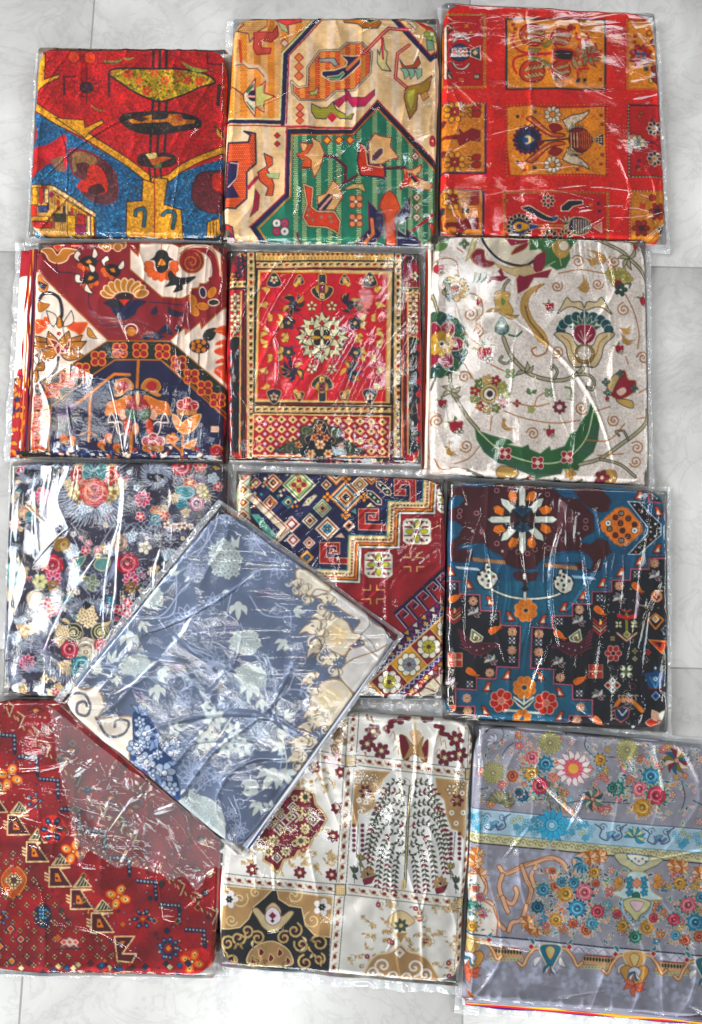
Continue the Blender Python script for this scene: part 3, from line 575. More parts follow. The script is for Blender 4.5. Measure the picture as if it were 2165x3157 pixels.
def cloth_navy_lotus():
    s = Sheet(1600, 1660, '8c1c26', 4)
    K, N, O, G, CR, E = '18181c', '1c1c44', 'e08a3c', 'b8762a', 'f0dccc', 'b87430'
    # cream triangles
    s.P([(0, 260), (200, 240), (700, 742), (130, 1110), (0, 1000)], CR); s.L([(190, 240), (700, 742), (130, 1115)], 10, E)
    s.P([(860, 80), (920, 140), (930, 40), (1000, 40), (1010, 30), (1400, 40), (1510, 110), (1510, 280), (1440, 300), (1400, 330), (1360, 330), (1350, 360), (1300, 370), (1290, 410), (1230, 440), (1090, 432), (860, 230)], CR, E, 8)
    s.P([(1145, 742), (1250, 650), (1255, 700), (1360, 610), (1370, 655), (1594, 450), (1594, 1140)], CR, E, 8)
    # big ogee red arch right
    s.S([(1215, 120), (1300, 60), (1440, 80), (1490, 180), (1500, 330)], 8, E)
    s.B([(1225, 120), (1260, 85), (1330, 70), (1430, 85), (1480, 160), (1500, 350), (1420, 300), (1445, 270), (1440, 180), (1400, 120), (1330, 100), (1280, 110)], '9c2430')
    s.C(1300, 170, 88, '96202c', E, 8); s.spiral(1300, 180, 72, E, 9, 1.8, -70, 1)
    s.P([(1000, 30), (1180, 30), (1300, 40), (1210, 72), (1150, 40)], '8c1c26', E, 6); s.P([(1480, 30), (1594, 30), (1594, 170), (1520, 130), (1490, 90)], '241c3c', E, 6)
    # black bell flower
    for i in range(9):
        t = math.radians(-15 + 210 * i / 8); s.C(1085 + 92 * math.cos(t), 215 + 70 * math.sin(t), 34, 'e0662c', 'c05020', 4, 26, math.degrees(t))
    s.B([(1000, 165), (1030, 140), (1050, 100), (1085, 85), (1125, 105), (1140, 140), (1175, 165), (1140, 175), (1130, 230), (1085, 260), (1045, 230), (1035, 170)], K); s.B([(1055, 195), (1085, 150), (1118, 195), (1085, 205)], 'e08a3c', K, 5)
    s.B([(1150, 240), (1210, 290), (1330, 280), (1280, 330), (1240, 345), (1235, 380), (1170, 400), (1190, 350), (1110, 360), (1140, 320), (1130, 270)], K)
    s.S([(1085, 30), (1080, 90)], 7, E)
    # top left lotus
    s.P([(330, 40), (370, 60), (335, 95), (305, 60)], 'e04820', 'f0b888', 5)
    for a, b in ((215, 55), (445, 55)): s.B([(a, b - 25), (a + 25, b - 5), (a + 50, b - 25), (a + 40, b + 8), (a - 5, b + 8)], 'e0502a')
    s.B([(210, 85), (290, 75), (335, 125), (380, 75), (490, 95), (430, 120), (400, 165), (340, 185), (280, 165), (250, 115)], 'bc762a', 'f0d0b0', 8)
    s.L([(330, 185), (330, 245), (470, 255)], 9, '301838')
    # top cluster
    for x, y in ((660, 50), (730, 50), (800, 50), (690, 70), (770, 70)): s.C(x, y, 30, 'b87430', 'f0c8b0', 7)
    # three black flowers
    def trio(x, y, a):
        s.at(x, y, a)
        for i in range(6): s.C(-60 + i * 16, 35 + (i % 3) * 8, 20, 'e0682c', 'a04018', 4)
        s.B([(-60, -10), (-20, -40), (30, -45), (60, -10), (50, 30), (0, 40), (-45, 25)], K); s.P([(-30, 5), (0, -20), (28, 5), (0, 18)], 'e08a3c', K, 4)
        for l in ([(-60, 10), (-110, -20), (-90, -70), (-60, -50), (-75, -20)], [(20, -40), (30, -100), (60, -60), (45, -30)]): s.B(l, 'f0dccc', K, 8)
        s.home()
    trio(560, 170, 5); trio(735, 235, 30); trio(575, 290, -25)
    s.B([(545, 330), (530, 380), (590, 405), (570, 370)], 'f0dccc', K, 8); s.S([(620, 170), (660, 150), (690, 120)], 9, '38183c'); s.S([(560, 400), (570, 500), (690, 630), (840, 632)], 9, '38183c')
    # fan flower
    for i in range(9):
        t = math.radians(195 + 150 * i / 8); s.C(820 + 128 * math.cos(t), 430 + 85 * math.sin(t), 50, 'c0802e', 'f0cca8', 9, 27, math.degrees(t))
    s.C(820, 440, 66, '30141c', None, ry=44); s.P([(780, 450), (860, 450), (820, 490)], 'd83a24')
    s.B([(670, 470), (740, 450), (790, 470), (820, 500), (850, 470), (900, 455), (975, 465), (920, 510), (890, 560), (820, 595), (755, 560), (720, 505)], '1c1c48', K, 5); s.B([(690, 470), (750, 455), (800, 500), (760, 510)], K)
    s.C(868, 665, 46, None, 'f0d8c8', 9, 40); s.C(868, 680, 34, 'd88830', '7a3818', 5); s.L([(870, 620), (890, 600), (1100, 700)], 5, '501020')
    # right stems
    s.S([(1000, 470), (1150, 480), (1330, 500)], 9, '38183c')
    for x, y, a, l in ((1010, 560, -60, 80), (1130, 520, 10, 140), (1130, 500, 40, 110), (1120, 620, 60, 100), (1180, 640, 30, 60), (1000, 690, 10, 120), (1050, 700, -50, 110), (940, 720, -10, 80)): s.leaf(x, y, l, 46, a, '241c38')
    for x, y, a, c in ((1380, 395, 80, N), (1445, 395, 120, 'd08030'), (1310, 455, 70, 'd08030'), (1380, 495, 10, 'd08030'), (1458, 468, 0, K), (1320, 530, 50, 'd08030')): s.C(x, y, 40, c, 'f0d0b8' if c != 'd08030' else 'e09850', 7, 24, a)
    # left cream lily
    s.S([(200, 450), (230, 405), (290, 398), (350, 440), (370, 540), (350, 600)], 24, '241428')
    s.S([(345, 860), (325, 950), (230, 1030), (150, 1090)], 20, '241428'); s.B([(200, 270), (240, 310), (270, 340), (250, 390), (200, 370)], 'e08a3c', '6c2c18', 5); s.P([(200, 310), (265, 340), (240, 375), (200, 350)], N)
    for p in ([(175, 590), (230, 590), (240, 570), (280, 580), (275, 620), (240, 660), (180, 690)], [(410, 600), (440, 590), (470, 610), (550, 610), (540, 650), (500, 700), (470, 680), (410, 650)]): s.B(p, 'e4541e', 'e89050', 7)
    s.leaf(310, 640, 130, 60, -115, CR, K, 7); s.leaf(380, 640, 130, 60, -65, CR, K, 7); s.B([(330, 620), (350, 560), (378, 620), (350, 650)], G, K, 7)
    for a, l, w in ((-150, 200, 90), (-30, 200, 90), (-165, 210, 90), (-15, 210, 90), (-120, 150, 80), (-60, 150, 80), (165, 190, 90), (15, 190, 90)): s.leaf(345, 800, l, w, a, G, '2c1420', 8, .1 if math.cos(math.radians(a)) > 0 else -.1)
    s.leaf(345, 830, 130, 44, -125, '8c2030', 'f0c8b0', 8); s.leaf(345, 830, 130, 44, -50, '8c2030', 'f0c8b0', 8); s.C(342, 800, 18, '9c2030', 'f0c8b0', 8, 36); s.C(347, 690, 20, '9c2030', 'f0d0c0', 8)
    s.B([(195, 460), (240, 470), (280, 480), (240, 520), (200, 530)], 'b8742a', '6c2418', 5); s.leaf(555, 645, 110, 44, 50, 'c88a34', '2c2020', 5)
    s.B([(160, 960), (190, 950), (200, 1000), (180, 1040), (150, 1010)], G, K, 8); s.leaf(180, 950, 90, 60, -50, G, K, 8); s.leaf(190, 910, 80, 40, -120, CR, K, 7)
    # right cream flower
    s.S([(1352, 820), (1350, 940)], 10, K); s.B([(1380, 700), (1410, 660), (1480, 650), (1460, 720), (1420, 745), (1390, 740)], '1c2420'); s.C(1355, 780, 74, '241820', None, ry=52)
    for i in range(7): q = math.radians(51.4 * i); s.C(1355 + (48 * math.cos(q) if i else 0), 778 + (34 * math.sin(q) if i else 0), 16, 'd8843c')
    for y0, y1 in ((740, 830), (870, 960), (640, 680)): s.B([(1594, y0 - 20), (1500, y0), (1470, y0 + 30), (1530, y0 + 30), (1460, y1 - 10), (1594, y1 + 30)], 'e04c20', 'f09060', 5)
    s.P([(1450, 960), (1594, 940), (1594, 1060), (1540, 1040)], 'e0501e')
    # dark border band with four-petal florets
    band = [(60, 1560), (120, 1120), (690, 745), (1150, 745), (1594, 1120), (1594, 1300), (1080, 880), (750, 880), (290, 1205), (265, 1560)]
    s.P(band, '1a2018', E, 8); s.P([(265, 1594), (290, 1205), (750, 880), (1080, 880), (1530, 1280), (1530, 1594)], N); s.L([(265, 1560), (290, 1205), (750, 880), (1080, 880), (1540, 1290)], 9, E)
    for x, y in ((788, 812), (933, 812), (1093, 820), (1207, 902), (1297, 998), (1392, 1080), (1482, 1165), (632, 870), (518, 955), (405, 1020), (298, 1095), (197, 1180), (190, 1298), (185, 1405), (200, 1470)):
        for dx in (-25, 25):
            for dy in (-24, 24): s.C(x + dx, y + dy, 27, 'a82028', 'e8945c', 9)
        s.D(x, y, 14, K, E, 4)
    # lower navy field motifs
    s.L([(480, 1190), (750, 985), (860, 990)], 20, 'd08038'); s.L([(575, 1120), (560, 1460)], 20, 'd08038'); s.L([(920, 890), (912, 1080)], 20, 'd08038'); s.L([(500, 1415), (560, 1390), (615, 1420)], 8, 'd08038'); s.L([(870, 1400), (860, 1540)], 24, 'd08038')
    s.leaf(500, 1200, 170, 90, 125, '1c2044', '2c4c30', 6)
    for sx in (1, -1):
        s.at(915, 1080, 0, sx, 1)
        s.B([(-30, 0), (-70, -60), (-140, -50), (-165, 0), (-140, 40), (-180, 60), (-100, 50)], 'b87430', 'e09850', 7); s.B([(-60, -10), (-90, -45), (-135, -30), (-130, 15), (-90, 20)], 'b02030')
        s.S([(0, 10), (-60, 30), (-110, 60), (-160, 70), (-190, 40)], 14, K)
        s.B([(-50, 60), (-140, 90), (-210, 110), (-230, 190), (-160, 180), (-100, 220), (-60, 170)], 'dc7c30', 'f0a868', 6); s.B([(-215, 240), (-190, 180), (-160, 240), (-190, 245)], N, 'f0dcd0', 8); s.B([(-160, 250), (-140, 330), (-90, 310), (-120, 250)], N, 'f0dcd0', 8)
        s.C(-110, 190, 24, 'ecb8a0', None, ry=40); s.B([(-100, 240), (-60, 220), (-55, 290), (-80, 345), (-105, 300)], 'd84820', '701820', 5); s.B([(-30, 60), (-80, 120), (-90, 170), (0, 160), (0, 60)], 'a42028')
        s.B([(-90, 160), (-40, 150), (0, 190), (-30, 230), (-80, 210)], '1c5030', '183020', 5); s.home()
    s.C(915, 1155, 14, 'e8c8a0', None, ry=50); s.C(895, 1370, 24, 'ecb090', None, ry=44)
    s.S([(1230, 1560), (1240, 1400)], 18, 'd08038'); s.B([(1160, 1270), (1200, 1290), (1230, 1330), (1270, 1300), (1365, 1270), (1330, 1360), (1260, 1405), (1190, 1370)], 'e08a34', 'f0c498', 8)
    for x, y in ((1225, 1200), (1270, 1180), (1315, 1205), (1270, 1225)): s.C(x, y, 32, 'b82434', 'f0c8b8', 7)
    s.R(1195, 1235, 1335, 1275, 'b87430'); s.leaf(1235, 1500, 120, 50, -30, 'e09858', 'f0d8c8', 6); s.flower(1157, 1445, 46, 5, 'e08434', 'f0a868', 'b83024', 4); s.L([(1160, 1480), (1220, 1530)], 14, 'd08038')
    for x, y in ((975, 1460), (1020, 1435), (1070, 1460), (1020, 1490)): s.C(x, y, 34, 'b82038', 'f0d0c8', 7)
    for x in (980, 1060): s.C(x, 1510, 34, 'b87430', 'e8a868', 5, 24)
    for x, y in ((380, 1440), (700, 1430), (760, 1500), (440, 1450), (650, 1480)): s.B([(x - 30, y), (x, y - 30), (x + 30, y - 10), (x + 20, y + 20), (x - 10, y + 34)], 'e07028', K, 4); s.leaf(x, y, 60, 30, 60, 'c88a34', K, 4)
    s.R(1440, 1355, 1495, 1400, 'ecc0a8', None); s.C(1480, 1530, 40, 'b02434', 'e8945c', 8)
    for i in range(40): x, y = s.r.uniform(280, 1480), s.r.uniform(1520, 1600); s.leaf(x, y, s.r.uniform(30, 70), 26, s.r.uniform(0, 360), s.r.choice(['e07028', 'f0dccc', 'b82030', '30488c', 'b87430']), K, 3)
    for i in range(40): x, y = s.r.uniform(0, 110), s.r.uniform(900, 1560); s.leaf(x, y, s.r.uniform(40, 90), 34, s.r.uniform(0, 360), s.r.choice(['e07028', 'f0dccc', 'b82030', N, 'b87430']), K, 4)
    s.mottle(.05, 30); return s

def cloth_red_medallion():
    s = Sheet(1600, 1720, '8c1020', 5)
    K, R, CR, T = '182424', 'd0162a', 'ecc48c', 'd08a34'
    def border(x0, y0, x1, y1, horiz, n):
        s.R(x0, y0, x1, y1, 'ecd0a4')
        L = (x1 - x0) if horiz else (y1 - y0); Wd = (y1 - y0) if horiz else (x1 - x0); st = L / n
        for i in range(n):
            u = (i + .5) * st; c = ['b02428', '2a2420', '5c6030', '2a2420'][i % 4]
            if horiz:
                s.L([(x0 + u - st / 2, y0 + 8), (x0 + u - st * .1, y0 + 8), (x0 + u - st * .1, y1 - 8), (x0 + u + st / 2, y1 - 8), (x0 + u + st / 2, y0 + 8)], 6, 'd0a050'); s.C(x0 + u + st * .15, (y0 + y1) / 2, 16, c, None, ry=9, a=-20)
            else:
                s.L([(x0 + 8, y0 + u - st / 2), (x0 + 8, y0 + u - st * .1), (x1 - 8, y0 + u - st * .1), (x1 - 8, y0 + u + st / 2), (x0 + 8, y0 + u + st / 2)], 6, 'd0a050'); s.C((x0 + x1) / 2, y0 + u + st * .15, 13, c, None, ry=15, a=30)
    # side panels
    for x0, x1, sx in ((50, 200, 1), (1370, 1520, -1)):
        s.R(x0, 60, x1, 310, '941028'); s.R(x0, 370, x1, 1640, 'c0182c')
        for i in range(6): xx, yy = s.r.uniform(x0 + 30, x1 - 30), s.r.uniform(90, 290); s.flower(xx, yy, 34, 5, s.r.choice(['d8c8a8', '2a2440', 'c89860', '701020']), '201828', 'c83030', 4, s.r.rand() * 90)
        border(x0, 300, x1, 345, True, 4) if sx > 0 else border(x0, 345, x1, 395, True, 4)
        cx = (x0 + x1) / 2
        for yy in (430, 500, 580, 660): s.flower(cx - 10 * sx, yy, 44, 6, 'dcc8a0', '2a1c20', 'a0404c', 5, 30, .4)
        for i in range(48):
            yy = 730 + i * 18; s.D(cx - 8 * sx + 12 * math.sin(i * 1.3), yy, 46 + 12 * math.sin(i * 1.0), '141820', None, ry=26)
            if i % 4 == 0: s.P([(cx + 40 * sx, yy), (cx + 66 * sx, yy - 22), (cx + 66 * sx, yy + 22)], 'b02434', 'd88c54', 4)
        s.S([(cx - 50 * sx, 740), (cx - 20 * sx, 715), (cx + 40 * sx, 720)], 8, 'd8b078')
        s.L([(x1 - 18 * sx if sx > 0 else x0 + 22, 360), (x1 - 30 * sx if sx > 0 else x0 + 22, 1620)], 16, K); s.L([(x1 - 40 if sx > 0 else x0 + 44, 380), (x1 - 52 if sx > 0 else x0 + 44, 1600)], 10, CR)
        s.L([(x0, 355), (x1, 355)], 14, K)
    border(205, 70, 265, 1625, False, 30); border(1310, 80, 1372, 1625, False, 30); border(200, 1236, 1370, 1290, True, 22); border(250, 150, 1350, 200, True, 20)
    for x, w in ((203, 12), (270, 14), (1310, 12), (1372, 14)): s.L([(x, 60), (x - 18, 1620)], w, K)
    s.R(265, 72, 1312, 150, 'e8c080', K, 13)
    for i in range(26): s.D(330 + i * 37, 98, 15, '6c2030', T, 4, 13)
    for i in range(38): s.L([(300 + i * 26, 118), (300 + i * 26, 138)], 5, 'b87c38')
    # central field
    s.P([(275, 205), (1305, 215), (1290, 1232), (250, 1220)], K); s.P([(288, 215), (1295, 225), (1278, 1220), (262, 1208)], CR); s.P([(300, 226), (1268, 250), (1252, 1216), (278, 1192)], 'e0a858'); s.P([(306, 232), (1260, 256), (1244, 1208), (284, 1186)], R)
    s.L([(255, 1232), (1290, 1250)], 12, K); s.L([(250, 1290), (1290, 1305)], 12, K)
    cx, cy = 768, 730
    for sx in (1, -1):
        for sy in (1, -1):
            s.at(cx, cy, 0, sx, sy)
            for p in ([(0, 0), (150, -160), (260, -200)], [(60, -60), (230, -70), (380, -50)], [(200, -220), (330, -300), (360, -420)], [(250, -200), (400, -220), (430, -330)]): s.S(p, 6, '7c1c5c')
            for x, y, r in ((360, 440, 56), (170, 440, 38)):
                s.B([(x - r, y - r * .6), (x - r * .4, y - r), (x + r * .4, y - r), (x + r, y - r * .6), (x + r * .5, y + r * .6), (x, y + r), (x - r * .5, y + r * .6)], '2c2c44', 'e0c090', 4); s.flower(x, y, r * .6, 5, 'd8c8a0', '3c2030', 'c82c34', 3, -90)
            for x, y, a in ((230, 400, 120), (430, 330, 40), (430, 220, 10), (420, 120, 80), (330, 60, 60), (320, -20, 120), (420, 30, -30)): s.leaf(x - 20, y, 74, 36, a, 'e4bc74', '8c5020', 3, .3); s.leaf(x - 10, y + 10, 50, 26, a + 60, 'e4bc74', '8c5020', 3, .3)
            for k in range(11): a = s.r.uniform(0, 360); s.leaf(215 + 30 * math.cos(a), 250 + 24 * math.sin(a), 78, 30, a * 57, ['241c3c', '2c3030', 'c89c50', '241c3c'][k % 4], 'c8a070' if k % 3 == 0 else K, 3)
            s.C(215, 250, 30, '2c2c40', K, 5); s.flower(250, 110, 52, 5, '34343c', '181c24', 'd8b070', 4, 20); s.leaf(300, 120, 70, 34, 60, 'e4bc74', K, 3)
            s.flower(75, 235, 40, 5, 'ecd8ac', '2c2020', 'd82c34', 4, 90, .36)
            s.home()
    for sy in (1, -1):
        s.at(cx, cy, 0, 1, sy)
        s.B([(-80, -360), (-30, -400), (-25, -470), (0, -480), (30, -470), (36, -400), (85, -370), (60, -310), (0, -280), (-55, -310)], '2c3038', 'e8c890', 5); s.B([(-50, -380), (0, -420), (50, -380), (30, -330), (-30, -330)], 'c89c58', K, 5); s.R(-20, -400, 22, -340, '8c1c4c', K, 4); s.R(-20, -335, 24, -290, 'e8c080', K, 5); s.D(0, -312, 9, K); s.L([(0, -280), (0, -190)], 8, '6c2048'); s.home()
    s.D(cx, cy, 200, '282028', None, ry=190)
    for i in range(8):
        a = 45 * i; t = math.radians(a)
        s.at(cx + 122 * math.cos(t), cy + 118 * math.sin(t), a)
        s.B([(-50, -55), (10, -50), (40, -20), (78, 0), (40, 20), (10, 50), (-50, 55)], 'e4dab4', '1c2420', 6); s.leaf(10, -18, 60, 22, -45, 'e4dab4', '1c2420', 4); s.leaf(10, 18, 60, 22, 45, 'e4dab4', '1c2420', 4); s.D(-10, 0, 22, 'c82c30', K, 5); s.home()
    s.C(cx, cy, 84, 'e4dab4', '1c2420', 6)
    for i in range(4): t = math.radians(90 * i + 45); s.C(cx + 48 * math.cos(t), cy + 46 * math.sin(t), 27, '301c24', '181c1c', 4)
    for i in range(4): t = 90 * i; s.C(cx + 46 * math.cos(math.radians(t)), cy + 46 * math.sin(math.radians(t)), 40, 'dca848' if i % 2 == 0 else 'e4dab4', K, 5, 14, t)
    s.C(cx, cy, 12, K)
    # lower trellis
    s.P([(255, 1300), (1280, 1318), (1270, 1625), (245, 1610)], 'b01c30', CR, 10); s.mask([(262, 1308), (1272, 1325), (1262, 1618), (252, 1604)])
    for j in range(6):
        for i in range(14):
            x, y = 298 + i * 84, 1338 + j * 74 + i * 2; s.D(x, y, 40, 'ecc898', 'c83838', 5, 34); s.R(x - 9, y - 9, x + 9, y + 9, '181c20'); s.D(x + 42, y + 38, 17, 'e8ccd8', '903050', 4)
    s.mask()
    s.B([(600, 1480), (610, 1400), (690, 1390), (720, 1345), (790, 1345), (820, 1390), (910, 1410), (910, 1480), (1020, 1540), (1060, 1600), (450, 1590), (470, 1540)], '3c4438', '20241c', 8)
    s.B([(640, 1480), (700, 1440), (720, 1370), (760, 1350), (800, 1380), (820, 1440), (870, 1500), (800, 1540), (680, 1540)], '1c2038', 'c8a060', 4); s.B([(650, 1530), (740, 1490), (860, 1530), (900, 1620), (620, 1620)], '141c24')
    for x, y, r in ((755, 1530, 40), (685, 1600, 36), (815, 1600, 36)): s.flower(x, y, r, 6, 'ecc898', '6c2028', 'c8242c', 4)
    for x, y in ((590, 1530), (910, 1540), (710, 1480), (800, 1480), (750, 1440), (750, 1400)): s.flower(x, y, 30, 5, 'e0a070', '5c1820', 'c83030', 4)
    for sx in (-1, 1): s.spiral(755 + sx * 110, 1430, 38, '707850', 8, 1.3, 0, sx); s.spiral(755 + sx * 220, 1560, 50, '60684c', 9, 1.2, 0, sx)
    # folded bottom strip
    s.R(150, 1625, 1400, 1690, '2c1824')
    for i in range(60): x = s.r.uniform(190, 1380); s.R(x, s.r.uniform(1630, 1650), x + s.r.uniform(12, 30), s.r.uniform(1655, 1690), s.r.choice(['d8b888', 'b01c34', '1c1c30', 'c83040', '7c1c40']), K, 3)
    s.mottle(.06, 12); return s

def cloth_cream_garden():
    s = Sheet(1600, 1730, 'f6ece4', 6)
    K, G, T, M, B = '26343a', '3e6e40', 'c09a5c', '90183a', '1e4a44'
    s.crackle('c0b4a8', 9, .08, .7)
    def vine(p, w=26, c='b8ae8a'): s.S(p, w, K); s.S(p, w - 13, c)
    def tv(p, w=8): s.S(p, w, 'b27840')
    # big top flower
    s.B([(340, 200), (380, 140), (430, 150), (440, 210), (500, 230), (470, 260), (400, 260)], '8c1638', T, 7)
    s.B([(420, 60), (600, 50), (820, 70), (830, 160), (740, 240), (640, 260), (540, 220), (470, 160)], dots('e8dcc8', 'a89880', 13, 3.2), 'b89058', 8)
    s.B([(640, 130), (720, 95), (700, 140), (610, 180)], M, T, 6); s.P([(560, 60), (660, 80), (720, 75), (720, 95), (610, 120)], '9c2444')
    s.S([(410, 50), (450, 130), (530, 210), (620, 245), (700, 250), (760, 215)], 16, '1c2424'); s.B([(500, 240), (620, 270), (730, 250), (760, 290), (700, 330), (600, 310)], 'd0bc94', 'b89058', 5)
    s.B([(360, 60), (390, 70), (350, 170), (310, 220), (330, 150)], 'd8c8a0', '8c8c58', 5)
    s.P([(730, 55), (830, 55), (1060, 60), (1020, 110), (990, 150), (1000, 200), (970, 260), (910, 280), (860, 250), (820, 270), (830, 190), (800, 140), (730, 150)], G, '7c9870', 5)
    s.B([(880, 110), (930, 80), (990, 110), (980, 180), (930, 200), (890, 160)], T); s.C(955, 120, 34, 'e8dcc8', '9c7c48', 6)
    for p in ([(830, 260), (900, 220)], [(940, 250), (930, 200)], [(860, 130), (900, 100)]): s.L(p, 4, 'c8d8b0')
    s.B([(760, 200), (830, 160), (830, 240), (800, 300), (760, 280)], M); s.P([(640, 340), (650, 440), (720, 400), (760, 330), (850, 330), (880, 270), (800, 290), (760, 300), (720, 310), (690, 320), (660, 310)], M, 'd8b888', 4); s.P([(440, 380), (470, 330), (540, 320), (520, 290), (540, 265), (560, 320), (590, 330), (540, 360), (490, 350)], M)
    vine([(590, 350), (560, 390), (550, 440)], 22)
    # pineapple bud
    s.B([(500, 430), (550, 420), (600, 440), (590, 490), (620, 560), (570, 590), (520, 560), (500, 510)], 'cca864', '8c7040', 6); s.leaf(540, 560, 100, 30, 180, T, '4c5030', 4); s.leaf(560, 580, 100, 30, 0, T, '4c5030', 4); s.leaf(550, 520, 60, 30, -100, '6c8c4c')
    s.B([(545, 590), (590, 650), (590, 690), (550, 715), (500, 690), (505, 640)], '1e5450', 'b8c8a0', 4); [s.L([(515 + i * 15, 660), (545, 610 + i * 4)], 3, '88a070') for i in range(5)]
    s.S([(590, 710), (640, 720), (675, 690)], 14, G)
    vine([(555, 730), (590, 820), (640, 890), (720, 960), (820, 1000), (940, 1010), (1020, 980), (1080, 930)], 30); vine([(620, 870), (570, 900), (530, 880), (545, 855)], 20); vine([(890, 1000), (910, 950), (880, 910), (870, 935)], 20); vine([(1030, 970), (1110, 975), (1150, 1010), (1140, 1070), (1105, 1055)], 24)
    for a in (-40, -80, 160): s.leaf(700, 955, 70, 26, a, 'b8ae8a', K, 6)
    # peacock flower
    for i in range(9):
        t = math.radians(188 + 164 * i / 8); s.C(1092 + 160 * math.cos(t), 690 + 108 * math.sin(t), 34, '1e4e54', 'ccd8c8', 3)
    for i in range(7):
        t = math.radians(200 + 140 * i / 6); s.leaf(1092, 690, 120, 34, math.degrees(t), '2c5c58', 'c8d0b8', 3, 0)
    s.B([(1015, 700), (1040, 650), (1092, 640), (1145, 655), (1165, 700), (1140, 750), (1090, 770), (1040, 750)], M, 'e0b0b0', 3); [s.L([(1090, 760), (1092 + 55 * math.cos(math.radians(a)), 740 + 70 * math.sin(math.radians(a)))], 4, 'ecc8c8') for a in (-150, -120, -90, -60, -30)]
    for sx in (1, -1):
        s.at(1090, 0, 0, sx, 1)
        s.B([(20, 910), (70, 920), (110, 860), (130, 780), (200, 705), (150, 690), (90, 710), (60, 770), (30, 800)], 'd4c09a', K, 7); s.S([(40, 890), (80, 830), (100, 760), (150, 715)], 9, 'a88450')
        s.B([(5, 545), (20, 490), (80, 490), (110, 460), (130, 480), (150, 520), (180, 570), (120, 530), (70, 525)], 'dcc8a0', K, 7); s.home()
    s.C(1090, 835, 66, 'a88450', K, 5); s.C(1090, 830, 48, dots('ece4d8', 'a89888', 12, 3), '7c6c50', 4); s.L([(1090, 530), (1092, 770)], 5, 'e8e8e0')
    s.L([(1040, 920), (1140, 920)], 8, K); vine([(1135, 62), (1230, 95), (1340, 150), (1400, 210), (1460, 270), (1510, 350)], 26); [s.leaf(1390, 200, 80, 26, a, 'b8ae8a', K, 6) for a in (180, 120, -60, 80)]
    # gold S leaf
    s.B([(830, 370), (740, 400), (680, 460), (670, 560), (720, 640), (780, 740), (850, 780), (830, 700), (760, 620), (720, 520), (740, 440)], 'c8a468', 'b07c40', 5); s.S([(700, 520), (730, 620), (820, 730)], 14, '8c6c40'); tv([(850, 780), (830, 830), (770, 850), (740, 810), (770, 790)], 12)
    # left big rosette
    for i in range(13):
        t = math.radians(-100 + 200 * i / 12); s.C(120 + 165 * math.cos(t), 770 + 178 * math.sin(t), 44, '2e5e3c' if i % 2 else B, '6c8c64', 3)
    s.C(110, 770, 160, B, None, ry=165)
    for a in (-62, 0, 68, 125, -120): t = math.radians(a); s.C(145 + 88 * math.cos(t), 768 + 105 * math.sin(t), 60, M, 'e8c8c0', 4, 46, a)
    s.flower(150, 765, 88, 8, 'c8a050', '7c5c30', 'ecd8b0', 4); s.D(152, 768, 16, K)
    vine([(90, 440), (110, 500), (125, 560)], 22); vine([(205, 970), (215, 1050), (260, 1150), (330, 1260), (390, 1330)], 26); [s.leaf(215, 1080, 70, 30, a, 'b8ae8a', K, 6) for a in (-30, -150, 30, 150)]; vine([(110, 990), (80, 1060)], 14)
    # small dark rosette top left
    s.flower(240, 400, 92, 9, 'ccac78', K, M, 5, 0, .3); [s.C(185 + i * 8, 360 + i * 45, 26, '2c4c44', K, 4) for i in range(3)]; s.C(232, 408, 24, M)
    # big green leaf bottom
    s.P([(370, 1330), (480, 1370), (600, 1400), (620, 1420), (580, 1430), (680, 1450), (720, 1430), (730, 1460), (800, 1490), (860, 1440), (870, 1470), (960, 1440), (1000, 1360), (1040, 1340), (1080, 1260), (1110, 1230), (1130, 1160), (1170, 1230), (1190, 1300), (1180, 1400), (1150, 1480), (1080, 1540), (1050, 1600), (950, 1590), (940, 1620), (780, 1650), (680, 1600), (560, 1560), (520, 1550), (430, 1480), (380, 1400)], '33663c', '7c9870', 5)
    s.P([(385, 1400), (520, 1490), (620, 1540), (800, 1600), (950, 1590), (940, 1620), (780, 1650), (560, 1560), (520, 1550), (430, 1480)], dots('28503c', '5c8c6c', 12, 3)); s.P([(1190, 1300), (1180, 1400), (1150, 1480), (1040, 1500), (1100, 1420), (1150, 1300)], dots('28503c', '5c8c6c', 12, 3))
    s.S([(390, 1340), (500, 1440), (620, 1510), (780, 1550), (920, 1545), (1030, 1480), (1110, 1370), (1150, 1200)], 8, 'c8d8b0')
    for x, y in ((568, 1490), (783, 1550), (977, 1513)): s.flower(x, y, 48, 4, 'a82434', 'f0d8d0', 'ecd8c8', 4, 45, .5)
    vine([(1060, 1560), (1200, 1520), (1330, 1430), (1440, 1350), (1500, 1280), (1510, 1200)], 28); vine([(1380, 1395), (1350, 1340), (1300, 1345), (1320, 1370)], 18); vine([(1200, 1525), (1330, 1560), (1430, 1640)], 22)
    # round mixed wreath
    for i in range(11):
        t = math.radians(i * 32.7); x, y = 465 + 100 * math.cos(t), 1100 + 98 * math.sin(t); s.flower(x, y, 36, 5, ['8c9c54', 'a82434', '5c7c44', 'c0a060', 'a82434'][i % 5], K if i % 2 else '8c7040', 'd8b870', 3)
    s.C(465, 1095, 64, 'c8a868', K, 5); s.C(465, 1095, 40, 'ece0cc', K, 8); s.C(468, 1095, 22, '3c2838')
    # tulips / small red flowers
    def bud(x, y, k=1, a=0):
        s.at(x, y, a, k); s.B([(-45, -20), (-20, -40), (10, -30), (45, -35), (40, 20), (0, 50), (-35, 30)], 'b02038', '6c1828', 4); s.leaf(-10, -35, 50, 24, -100, '5c7c3c'); s.leaf(-40, -20, 50, 20, 190, '7c8c4c'); s.flower(22, 38, 30, 4, 'e8dcc8', K, None, 5); s.home()
